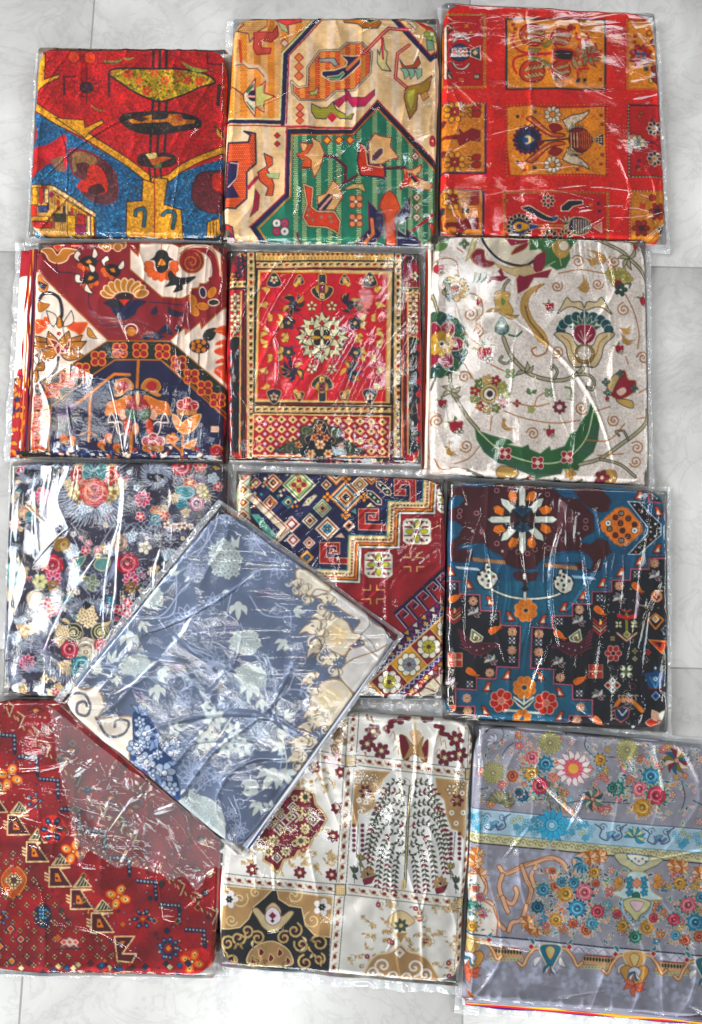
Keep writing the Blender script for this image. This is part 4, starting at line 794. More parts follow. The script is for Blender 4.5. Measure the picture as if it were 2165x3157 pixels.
    for x, y, k in ((430, 830, 1), (245, 1310, .95), (130, 270, .7), (860, 520, .6), (1320, 800, .6), (865, 1350, .6), (155, 1155, .6), (1440, 120, .5), (1490, 480, .7), (395, 490, .5), (1240, 1130, .3)): bud(x, y, k)
    s.B([(1260, 1010), (1350, 940), (1380, 1000), (1430, 1010), (1420, 1080), (1330, 1130), (1260, 1100)], '9c2438', T, 6); s.B([(1240, 1030), (1300, 960), (1340, 950), (1300, 1030), (1260, 1110)], 'ccb484', K, 6); s.B([(1300, 1130), (1400, 1140), (1410, 1190), (1340, 1170)], 'c8a868', K, 6); s.B([(1300, 1080), (1350, 1050), (1370, 1080), (1330, 1110)], 'e8c8b8', M, 4)
    for x, y in ((1325, 965), (1230, 1020), (1420, 1060), (1240, 1090)): s.flower(x, y, 28, 4, '5c7468', K, None, 4)
    for x, y in ((1270, 300), (1340, 300), (1300, 350), (1370, 340)): s.flower(x, y, 44, 6, 'b8a868', '6c6c40', '8c8c50', 3)
    s.C(1315, 372, 26, M); s.flower(1330, 410, 46, 5, '2c4c40', K); s.S([(1360, 370), (1395, 370), (1385, 400)], 10, '2c4c54')
    s.flower(300, 105, 34, 4, '6c8c54', K, 'e8dcc8', 4); s.B([(110, 60), (200, 60), (180, 130), (120, 150)], '6c9058', '8ca070', 4); [s.leaf(350 + i * 22, 370, 90, 14, -80 + i * 14, '3c6c40') for i in range(3)]
    s.flower(600, 965, 36, 4, 'a8b88c', '4c6c48', 'e8dcc8', 4, 45); s.flower(855, 1090, 34, 4, '9cb084', '4c6c48', 'e8dcc8', 4, 45); s.flower(645, 1160, 26, 4, 'b02838', '6c1828', 'ecd8c0', 3); s.burst(925, 1185, 50, 8, '8c2440', K, 3, .3); s.flower(740, 1200, 28, 5, 'b8b878', '5c7044', None, 3)
    s.S([(960, 1055), (1000, 1070), (1000, 1140)], 14, '6c8c54'); s.leaf(715, 1060, 50, 26, 60, '5c8048', K, 3); s.leaf(740, 1090, 40, 24, -30, '5c8048', K, 3)
    # tan spirals and tendrils
    for x, y, r, d in ((910, 385, 38, 1), (910, 820, 42, -1), (385, 690, 40, 1), (300, 985, 42, -1), (1070, 1190, 44, 1), (1285, 1270, 42, -1), (750, 1360, 42, 1), (310, 1440, 44, -1), (120, 1275, 44, 1), (1440, 1450, 44, 1), (1430, 1540, 40, -1), (1350, 540, 44, -1), (1480, 860, 44, 1), (1050, 220, 42, 1), (1290, 220, 44, -1), (1180, 370, 38, 1), (340, 570, 50, 1), (390, 650, 20, 1), (1570, 900, 30, 1)): s.spiral(x, y, r, 'b27840', 9, 1.7, s.r.rand() * 360, d)
    for p in ([(920, 300), (1060, 275), (1220, 300)], [(1360, 440), (1420, 560), (1450, 700), (1440, 800)], [(560, 1210), (700, 1260), (900, 1290), (1060, 1270)], [(1170, 1210), (1260, 1180)], [(1100, 1400), (1250, 1400), (1360, 1290)], [(290, 690), (350, 740), (400, 780)], [(600, 1150), (760, 1180), (860, 1160)], [(760, 1180), (780, 1120), (830, 1090)], [(90, 1210), (150, 1240)], [(480, 1240), (470, 1340)], [(300, 900), (340, 970), (360, 1000)], [(330, 430), (400, 460), (420, 560), (370, 620)], [(90, 230), (180, 200), (250, 230), (260, 330)], [(230, 1560), (330, 1520), (400, 1440)], [(100, 1520), (150, 1590), (250, 1580), (330, 1600)], [(1180, 1500), (1350, 1490)], [(1440, 1260), (1500, 1250)], [(470, 905), (560, 950)], [(1360, 850), (1380, 900)], [(1120, 180), (1190, 240)], [(250, 130), (290, 160)], [(800, 370), (770, 430)], [(1450, 1090), (1520, 1050)]): tv(p)
    for x, y, a, l in ((1040, 400, -70, 110), (1180, 230, -130, 110), (1330, 700, 20, 110), (550, 1250, 40, 120), (200, 1400, 60, 120), (1100, 200, -20, 90), (1500, 700, -60, 90), (1320, 660, -10, 80), (170, 1440, 20, 90)):
        for k in range(4): s.leaf(x + k * 8, y + k * 4, l * (1 - k * .12), 18, a + k * 16, 'c8a064', 'a87c44', 2, .3)
    s.B([(510, 1600), (560, 1570), (650, 1600), (640, 1640), (530, 1640)], 'c8a468', '7c6040', 6); s.B([(1180, 1650), (1200, 1600), (1300, 1600), (1300, 1680), (1200, 1690)], 'b89058'); s.flower(1210, 1645, 50, 5, M, K, 'e8c8a0', 4); vine([(320, 1600), (370, 1620), (430, 1640)], 16); vine([(900, 1650), (1000, 1690), (1080, 1660)], 16); s.C(740, 1660, 30, M, K, 4); s.flower(1000, 1620, 40, 5, 'c8a060', '7c6040', None, 3)
    # darker left flank of the fold below
    s.mottle(.05, 8); return s

def cloth_dark_blossom():
    s = Sheet(1600, 1730, '3a384a', 7)
    W, P, T, CR = 'c4cad8', 'c83c5c', '3c8c98', 'ecd6b0'
    def dotted(x, y, r, c=CR, n=7):
        for i in range(n):
            a = i * 2.4; q = r * .62 * math.sqrt((i + .3) / n); px, py = x + q * math.cos(a), y + q * math.sin(a)
            s.flower(px, py, r * .44, 5, c, None, c, 2, i * 17)
        for i in range(n * 3):
            a = i * 2.4; q = r * .85 * math.sqrt((i + .3) / n / 3); s.C(x + q * math.cos(a), y + q * math.sin(a), 5, '34304a')
    def fan(x, y, r, a0, a1, r0=.45, n=24, hook=25, ry=1): s.feather(x, y, r, W, n, 4, a0, a1, r0, hook, ry); s.feather(x, y, r * .82, '7c86a0', n, 3, a0, a1, r0, -hook, ry)
    def pinks(x, y, r, c=P):
        s.flower(x, y, r, 5, c, 'f0dce0', 'ecd8b0', 3, 15)
    for i in range(95):   # fine curls over the ground
        s.squig(s.r.uniform(60, 1560), s.r.uniform(60, 1660), 85, '8088a4' if i % 2 else '5c6480', 7, 3)
    for i in range(150): s.flower(s.r.uniform(50, 1560), s.r.uniform(60, 1660), s.r.uniform(14, 26), 5, s.r.choice(['ecd6b0', 'e8dcd0', 'd87888', 'c8a054', '5c949c', 'd8e4f0']), None, '6c5040', 2, s.r.rand() * 72)
    # crown medallion
    fan(650, 250, 280, 100, 440, .7, 64, 18); fan(650, 250, 215, 90, 450, .75, 50, -22); fan(650, 300, 200, 20, 160, .5, 20)
    dotted(555, 90, 46); dotted(770, 95, 46); dotted(485, 205, 52); dotted(830, 205, 52); dotted(590, 365, 62, 'd8e4f0', 9); dotted(725, 365, 62, 'd8e4f0', 9)
    s.rose(555, 150, 62, 'c8503c', '6c1c20', 'f0a890'); s.rose(765, 150, 62, 'c8503c', '6c1c20', 'f0a890')
    s.B([(580, 90), (620, 70), (660, 110), (700, 70), (740, 95), (730, 160), (690, 195), (620, 195), (580, 160)], '4c8488', 'a8d0cc', 5); s.B([(630, 160), (645, 120), (665, 120), (680, 160), (655, 185)], '2c6470', '9cc8c8', 4)
    for sx in (-1, 1): s.flower(655 + sx * 135, 265, 55, 5, 'e4d4a8', '7c5c34', '8c6c30', 4, 10); s.spiral(655 + sx * 115, 310, 34, 'b89040', 12, 1.2, 90, sx)
    s.rose(653, 265, 96, 'd86458', '8c2830', 'f4a898', 9); s.rose(653, 240, 50, 'e07868', '8c2830', 'f8b8a0')
    for x, y in ((235, 110), (1070, 140)): fan(x, y, 105, 0, 360, .25, 44); s.B([(x - 60, y + 20), (x, y - 60), (x + 60, y + 20), (x, y + 60)], '20202e', None); fan(x, y, 60, 180, 360, .2, 12)
    for x, y in ((300, 290), (985, 310), (200, 1420), (130, 80)): s.burst(x, y, 62, 9, 'c84460', 'e8d0e0', 4, .15); s.burst(x, y, 34, 7, '742040', 'e0b0c4', 3, .2)
    # upper left & right
    s.rose(120, 85, 40, 'c04858', '5c1828', 'e8a0a0'); s.rose(1248, 90, 66, 'c8505c', '6c1c2c', 'f0a8a8'); s.flower(1370, 80, 48, 6, 'c4445c', 'e8c8b0', '8c6434', 4); s.B([(1290, 110), (1350, 130), (1420, 110), (1400, 130), (1320, 140)], '6c5434')
    s.flower(1300, 200, 46, 5, 'c86048', 'f0c8a0', 'ecd4a0', 4); fan(1320, 280, 160, 200, 420, .75, 26); s.B([(1210, 240), (1300, 225), (1330, 280), (1240, 310)], T, '9cd0d0', 5); s.B([(1210, 330), (1260, 300), (1290, 360), (1230, 370)], '2c7c8c', '9cd0d0', 4)
    dotted(1200, 300, 46); dotted(1370, 230, 46); dotted(1275, 400, 42); dotted(1420, 300, 40); s.rose(1350, 340, 52, 'b8708c', '4c2440', 'f0d8e4'); s.flower(1390, 260, 46, 6, 'dcd4a8', '6c5c34', None, 4); s.flower(1490, 225, 34, 5, 'b84c5c', 'e8c8c8', 'ecd8b0', 3); s.flower(1460, 170, 40, 5, 'a8b8c4', 'e8f0f8', None, 3)
    for i, (x, y) in enumerate(((180, 390), (230, 380), (195, 420), (245, 415), (1070, 390), (1120, 385), (1090, 420), (1135, 425))): s.flower(x, y, 36, 6, ['c87860', '8c6c4c', 'd8a070', 'b85058'][i % 4], 'f0dcc0', None, 3); 
    s.rose(225, 430, 40, '4c909c', '1c4c58', 'a0ccd0'); s.rose(1070, 450, 40, '4c909c', '1c4c58', 'a0ccd0')
    for x, y in ((100, 480), (130, 470), (115, 500), (1150, 490), (1190, 500), (1230, 495), (1265, 490)): s.flower(x, y, 32, 5, 'e8dcd0', '8c4c30', '4c2c24', 4)
    dotted(100, 300, 40); s.spiral(350, 200, 30, '5c7478', 7, 1.3); s.spiral(965, 205, 30, '5c7478', 7, 1.3, 180, -1); s.spiral(375, 105, 28, '7c8c88', 7, 1.3)
    # middle
    for sx in (1, -1):
        s.at(650, 0, 0, sx, 1)
        for k in range(7): s.S([(-40 - k * 70, 640 - k * 22), (-90 - k * 60, 560 - k * 14), (-150 - k * 45, 470 + k * 10)], 4, W)
        for k in range(10): s.S([(-20 - k * 12, 960 - k * 12), (-80 - k * 14, 880 - k * 24), (-130 - k * 8, 760 - k * 12)], 4, '8c96b0')
        for k in range(6): s.S([(-180 - k * 40, 520), (-230 - k * 45, 480 - k * 8), (-300 - k * 30, 520 - k * 6), (-330 - k * 20, 600)], 4, '9ca6bc')
        s.S([(-250, 960), (-330, 880), (-340, 1000), (-330, 1080)], 7, '8c9c98'); s.spiral(-330, 1130, 26, '8c9c90', 7, 1.2)
        s.home()
    dotted(370, 560, 50, 'd8e4f0'); dotted(910, 560, 52, 'd8e4f0'); dotted(500, 660, 66, 'd8e4f0', 9); dotted(100, 660, 48, 'c8dcec'); dotted(780, 650, 56, 'd8e4f0'); dotted(1160, 680, 56, 'd8e4f0')
    s.B([(385, 620), (400, 580), (450, 565), (490, 590), (480, 640), (420, 670), (390, 655)], '94703c', '3c2c20', 4); s.spiral(460, 625, 40, 'ecd8a8', 9, 1.6); s.rose(455, 625, 30, 'd8b470', '6c4c24', 'f0dca8'); s.rose(830, 610, 56, 'd8b098', '6c5448', 'f0e0d0'); s.flower(1000, 640, 50, 5, 'e8dccc', '6c6c70', 'c8c8a0', 4)
    for x, y, r in ((375, 760, 74), (885, 750, 74)): s.rose(x, y, r, 'cc4458', '701828', 'f49aa4', 8)
    for x, y, r in ((600, 660, 34), (680, 655, 26), (620, 610, 24), (970, 430, 36)): pinks(x, y, r)
    s.B([(515, 770), (530, 720), (600, 700), (570, 760), (520, 785)], '4c8480', 'd8d0a0', 4); s.B([(660, 770), (680, 720), (750, 710), (770, 750), (720, 800)], '5c8c88', 'd8d0a0', 4)
    s.rose(100, 820, 78, '84bcb4', '2c6460', 'd8f0e4', 8); s.spiral(95, 820, 50, '2c5c5c', 5, 2.5); dotted(175, 800, 50); dotted(170, 850, 44); dotted(75, 960, 46)
    for x, y in ((380, 850), (910, 860)): s.burst(x, y, 60, 10, 'c84470', 'e8c8d0', 4, .2); s.burst(x, y + 50, 50, 7, '947034', '3c2c18', 3, .2)
    s.B([(200, 960), (240, 930), (300, 950), (290, 1020), (240, 1060), (200, 1010)], 'e0d4c0', '8c7050', 5); s.spiral(245, 990, 34, '8c7050', 5, 1.2); s.flower(290, 870, 54, 6, 'd8d4a0', '8c8c60', None, 4)
    s.B([(440, 1020), (480, 960), (500, 960), (495, 1000), (450, 1030)], '2c7c90'); s.spiral(515, 980, 22, '8ca098', 6, 1.3); s.B([(760, 1020), (740, 970), (790, 990), (800, 1020)], '2c7c90'); dotted(1065, 790, 46); s.flower(640, 880, 60, 5, '6c7868', 'b8c0a0', None, 4)
    for x, y in ((348, 1015), (396, 1060), (338, 1090), (885, 1015), (830, 1060), (880, 1085)): pinks(x, y, 38)
    # lower
    fan(620, 1080, 170, 180, 360, .5, 28, 10, .6); dotted(610, 1105, 84, CR, 12); s.leaf(600, 1060, 60, 60, -90, '20202e')
    fan(170, 1190, 170, 0, 360, .6, 46); fan(130, 1300, 120, 60, 200, .5, 20); dotted(155, 1140, 54, 'd8e4f0'); dotted(240, 1180, 56); dotted(125, 1245, 56, 'd8e4f0'); s.B([(125, 1165), (180, 1160), (210, 1200), (200, 1250), (160, 1240), (140, 1200)], 'c89c58', '5c4424', 5); s.spiral(170, 1200, 28, 'f0dcb0', 7, 1)
    fan(430, 1290, 190, 90, 270, .6, 34); fan(440, 1400, 170, 60, 200, .6, 20)
    for x in (520, 700): s.C(x, 1215, 62, '2c3038', 'c8c090', 6); s.spiral(x, 1215, 48, 'd8d0a0', 7, 2.2, 0, 1 if x < 600 else -1); s.C(x, 1215, 12, 'd8c080')
    s.leaf(500, 1160, 90, 30, 200, 'ccb890', '34303c', 4); s.leaf(700, 1160, 90, 30, -20, 'ccb890', '34303c', 4)
    dotted(440, 1210, 62, CR, 9); dotted(430, 1270, 50); dotted(455, 1440, 56); dotted(480, 1470, 40)
    s.rose(600, 1330, 84, 'ddd0c0', '6c5c4c', 'f4ece0', 9); s.rose(600, 1350, 44, 'e8dcc4', '7c6850', 'f8f0e4'); s.rose(490, 1330, 60, 'c85060', '701c30', 'f0a0a8'); s.rose(700, 1300, 44, 'c85868', '701c30', 'f0a0a8')
    s.rose(570, 1440, 66, '3c8c98', '14505c', '98d0d4'); s.rose(530, 1480, 36, '4c94a0', '14505c', '98d0d4')
    s.flower(320, 1530, 34, 6, 'e8d8b0', '3c2c24', 'a87c3c', 4); fan(70, 1520, 110, 0, 360, .2, 40); fan(240, 1500, 90, 200, 330, .3, 14); s.spiral(290, 1400, 30, '8ca098', 7, 1.2)
    for i in range(30): x = s.r.uniform(60, 1500); s.flower(x, s.r.uniform(1570, 1650), 32, 5, s.r.choice(['e8d8a8', 'c84860', 'd8e4f0', 'c89c4c', '4c94a0']), 'f4ecd8', None, 3)
    for x, y in ((1200, 560), (1000, 820), (1040, 560), (700, 900), (560, 860)): s.squig(x, y, 80, 'c4cad8', 9, 4)
    for i in range(60): x, y = s.r.uniform(900, 1580), s.r.uniform(900, 1680); s.flower(x, y, 34, 5, s.r.choice([CR, P, 'd8e4f0', T]), '2c2a3e', None, 3)
    s.mottle(.08, 20); return s

def cloth_stepped_star():
    s = Sheet(1600, 1780, '9c1422', 8)
    K, N, CR, O, R = '141c2c', '20204c', 'ecd8b0', 'd8843c', 'a41820'
    s.P([(80, 60), (1420, 100), (1400, 320), (1160, 320), (1150, 560), (880, 550), (870, 790), (600, 790), (90, 330)], N)
    # stepped border, from the field outwards
    st = [(1430, 120), (1420, 320), (1180, 318), (1170, 560), (905, 555), (895, 800), (640, 790), (400, 640)]
    def off(d): return [(x + d * .8, y + d * .8) for x, y in st]
    for d, w, c in ((-26, 14, 'e8c47c'), (-36, 8, '3c8c8c'), (0, 40, 'ead6a8'), (30, 14, 'a41820'), (42, 16, 'd88c3c'), (56, 12, '241830'), (68, 14, 'f0e8dc'), (80, 8, '5c1030')): s.L(off(d), w, c)
    q = s.sm(off(0), False, 1); 
    for a, b in zip(off(0)[:-2], off(0)[1:-1]):
        a, b = np.array(a), np.array(b); n = max(1, int(np.hypot(*(b - a)) / 22))
        for i in range(n): x, y = a + (b - a) * (i + .5) / n; s.R(x - 6, y - 6, x + 7, y + 7, '9c2420', '3c1010', 2)
    # diamonds
    def dia(x, y, r, cols, cross=None):
        for i, c in enumerate(cols): s.D(x, y, r * (1 - i / len(cols) * .85), c)
        if cross:
            for a in (0, 90, 180, 270): t = math.radians(a); s.flower(x + r * 1.08 * math.cos(t), y + r * 1.08 * math.sin(t), r * .3, 4, cross, K, 'a02c24', 3)
    dia(857, 260, 118, ['e8883c', 'f0dcc0', '1c1c3c', '4c9cb8', 'ecd8b0', 'e8a060', 'b02c24', 'ecd8b0', K], 'e8a050')
    dia(530, 175, 118, ['ecdcc0', '4c9c60', 'f0e8c8', '8cb878', 'ecd8a8', 'b02c3c', 'e8dca0']); s.flower(530, 175, 58, 4, 'a03048', 'e8c870', 'ecd8b0', 4)
    dia(954, 170, 60, ['ecdcc0', 'a84830', 'e8c890', K, 'd8c8a0']); dia(694, 338, 66, ['c8dcb8', '2c6c4c', 'e8e0c0', '8c2430', 'e0c090', K]); dia(728, 482, 86, ['ecdcc0', 'a84830', 'f0e8d0', '58a4bc', 'e8d8b0']); s.flower(728, 482, 34, 4, '2c7ca0', K, None, 3, 45)
    dia(1035, 100, 76, ['d8883c', '5c1430', 'ecd0a0', 'a41820', 'e8a050']); dia(790, 100, 80, ['d8883c', 'ecd8b0', '8c1428', 'ecd8b0', K]); dia(720, 175, 38, ['ecd8b8', N, 'a84830', 'e8c890']); dia(455, 295, 46, ['58a4ac', '1c3c4c', 'd8c8a0', K])
    dia(606, 425, 56, ['ecdcc0', '1c3c4c', 'ecdcc0', 'a41820']); dia(602, 580, 44, ['f0e0c8', 'a84830', 'f0e0c8', 'a41820']); dia(880, 460, 42, ['f0d8c8', 'd88c5c', K]); dia(585, 680, 50, ['e8a050', 'd0b070', '241830', '4c7ca0']); dia(480, 450, 60, ['ecd0c0', 'a84048', 'f0e0d8']); dia(490, 560, 50, ['ecd0c0', 'a84048', 'f0e0d8'])
    dia(230, 160, 40, ['e0a080', N, 'e8c890']); dia(350, 160, 70, ['e0b088', '8c2430', 'ecd8b8', N]); dia(330, 300, 56, ['e8d0b0', 'a02c3c', 'ecd8b8', '8c2430']); s.D(1135, 125, 24, 'd86c2c', K, 3); s.P([(1030, 300), (1060, 330), (1000, 330)], CR); s.P([(825, 510), (850, 545), (780, 540)], 'e8c8b8'); s.P([(925, 340), (930, 380), (895, 360)], '7cc0b0')
    for x, y in ((1120, 200), (1055, 265)): s.P([(x - 50, y - 50), (x - 15, y - 45), (x + 50, y + 15), (x + 50, y + 50), (x + 15, y + 45), (x - 50, y - 15)], K, 'e8c0a8', 6); [s.D(x - 26 + i * 26, y - 26 + i * 26, 13, 'a8d0b8', K, 3) for i in range(3)]
    s.P([(585, 270), (640, 240), (660, 250), (600, 320), (550, 325)], 'ecdcc0', '5c4c70', 4); [s.D(575 + i * 22, 305 - i * 20, 8, '6c9c60') for i in range(4)]
    for p in ([(1200, 140), (1330, 145), (1330, 270), (1350, 300)], ): pass
    def hook(x, y, k=1):
        s.at(x, y, 0, k); s.P([(0, 0), (140, 0), (140, 80), (70, 78), (70, 45), (95, 45), (95, 60), (118, 60), (118, 26), (46, 26), (46, 104), (195, 110), (195, 150), (0, 145)], R, 'e8b8a0', 5); s.home()
    hook(675, 578); hook(945, 343)
    s.P([(1195, 130), (1345, 135), (1345, 300), (1305, 298), (1305, 175), (1240, 172), (1240, 205), (1275, 205), (1275, 250), (1195, 248)], R, 'e8b8a0', 5)
    # white star blocks on red
    def block(x, y):
        s.P([(x - 70, y - 90), (x + 75, y - 88), (x + 97, y - 66), (x + 97, y + 70), (x + 72, y + 92), (x - 70, y + 90), (x - 97, y + 66), (x - 97, y - 68)], 'f0ecdc')
        for sx in (-1, 1):
            for sy in (-1, 1):
                s.P([(x + sx * 22, y + sy * 22), (x + sx * 30, y + sy * 88), (x + sx * 12, y + sy * 30)], '3c2040'); s.P([(x + sx * 26, y + sy * 20), (x + sx * 88, y + sy * 26), (x + sx * 88, y + sy * 36), (x + sx * 40, y + sy * 36)], '8c2444'); s.P([(x + sx * 28, y + sy * 40), (x + sx * 60, y + sy * 72), (x + sx * 28, y + sy * 76)], 'a02c3c'); s.R(x + sx * 68 - 7, y + sy * 62 - 7, x + sx * 68 + 7, y + sy * 62 + 7, '1c2040')
        for a in (0, 90, 180, 270): t = math.radians(a); s.C(x + 50 * math.cos(t), y + 50 * math.sin(t), 27, 'ccc450', '3c6c4c', 4, 18, a)
        s.R(x - 16, y - 16, x + 16, y + 16, '7c1838')
    block(1352, 500); block(1085, 732); block(1590, 280)
    for x, y in ((1330, 715), (1050, 940)):
        for sx in (-1, 1):
            for sy in (-1, 1): s.L([(x + sx * 70, y + sy * 32), (x + sx * 22, y + sy * 32), (x + sx * 22, y + sy * 64)], 9, 'd8a878'); s.L([(x + sx * 40, y + sy * 20), (x + sx * 60, y + sy * 8)], 6, '3c1c5c'); s.L([(x + sx * 50, y + sy * 60), (x + sx * 66, y + sy * 70)], 6, '3c1c5c')
    # hooked fence
    for i in range(7):
        x, y = 1180 + i * 70, 1070 - i * 63
        p = [(x + 110, y + 110), (x + 20, y), (x + 70, y - 46), (x + 110, y - 10), (x + 80, y + 18)]
        s.L(p, 26, '1c1440'); s.L([(a + 5, b + 15) for a, b in p], 4, 'e0c8d8')
    # diagonal flower border
    def uv(u, v): return (1157 + u * .747 + v * .665, 1546 - u * .665 + v * .747)   # along, across
    def para(u0, u1, v0, v1, c, o=None, w=4): s.P([uv(u0, v0), uv(u1, v0), uv(u1, v1), uv(u0, v1)], c, o, w)
    para(-400, 1200, -190, -90, '2c1c54'); para(-400, 1200, -400, 800, None)
    for i in range(40):
        u = -500 + i * 40; c = ['c89c40', '7c2048', 'e0d0b8', '7c2048'][i % 4]; s.P([uv(u, -180), uv(u + 40, -180), uv(u + 20, -150)], c); s.P([uv(u, -150), uv(u + 20, -120), uv(u - 20, -120)], c)
        s.L([uv(u, -118), uv(u + 20, -92), uv(u + 40, -118)], 6, 'c8c8e0')
    para(-400, 1200, -90, 100, '8c1424', 'e8c890', 6)
    for i in range(7):
        u = -552 + i * 184; c = '8c1424' if i % 2 else 'd8a040'
        para(u - 92, u + 92, -85, 95, c, 'e8d8b0', 4); x, y = uv(u, 5)
        s.flower(x, y, 84, 8, 'f0ead8', '241c28', None, 5, 22, .34, .3, .95); s.C(x, y, 46, '8c94a0' if c != '8c1424' else 'c8c050', '2c3c3c', 4); s.C(x, y, 16, '8c1434'); [s.L([(x, y), (x + 42 * math.cos(k), y + 42 * math.sin(k))], 3, '2c4c3c') for k in np.arange(0, 6.3, .785)]
    para(-400, 1200, 100, 130, '34205c'); para(-400, 1200, 130, 190, '7c2048')
    for i in range(34):
        u = -500 + i * 46; s.L([uv(u, 102), uv(u + 23, 128), uv(u + 46, 102)], 6, 'c8c8e0'); s.P([uv(u, 140), uv(u + 23, 184), uv(u + 46, 140)], ['d8b050', 'e8e0d0', 'c05030'][i % 3], '3c1430', 4); s.C(*uv(u, 170), 8, 'e02c2c', 'f0e0d0', 3)
    para(-400, 1200, 190, 500, 'e8dcc0')
    for i in range(8): u = -500 + i * 150; s.P([uv(u, 196), uv(u + 60, 196), uv(u + 100, 280), uv(u + 60, 400), uv(u, 300)], 'ece0c8', '7c2048', 10)
    # left pale border
    s.P([(85, 70), (195, 70), (190, 420), (90, 350)], 'c8d4b8'); 
    for y in (118, 210, 300, 390): s.D(140, y, 54, 'e4d4b8', '8c3838', 5, 46); s.D(140, y, 34, '9c2c3c', None, 0, 28); s.D(140, y, 16, 'e8d078')
    s.L([(190, 70), (185, 400)], 8, '3c7c5c'); s.L([(98, 70), (95, 350)], 6, '3c7c5c')
    s.L([(200, 260), (440, 490), (330, 600)], 52, 'ecd8c0'); s.L([(205, 245), (445, 475), (345, 600)], 8, '8c2c38'); s.P([(195, 380), (250, 380), (380, 540), (330, 560)], '6cb0a0', '1c4c4c', 4)
    for i in range(6): s.D(250 + i * 24, 420 + i * 26, 12, '3c8070')
    for i in range(24): s.D(s.r.uniform(200, 560), s.r.uniform(90, 330), 14, s.r.choice(['4c9ca0', 'e8883c', 'ecd8b8', 'b02c3c']), K, 3)
    s.R(60, 60, 1600, 80, K); s.mottle(.05, 20); return s

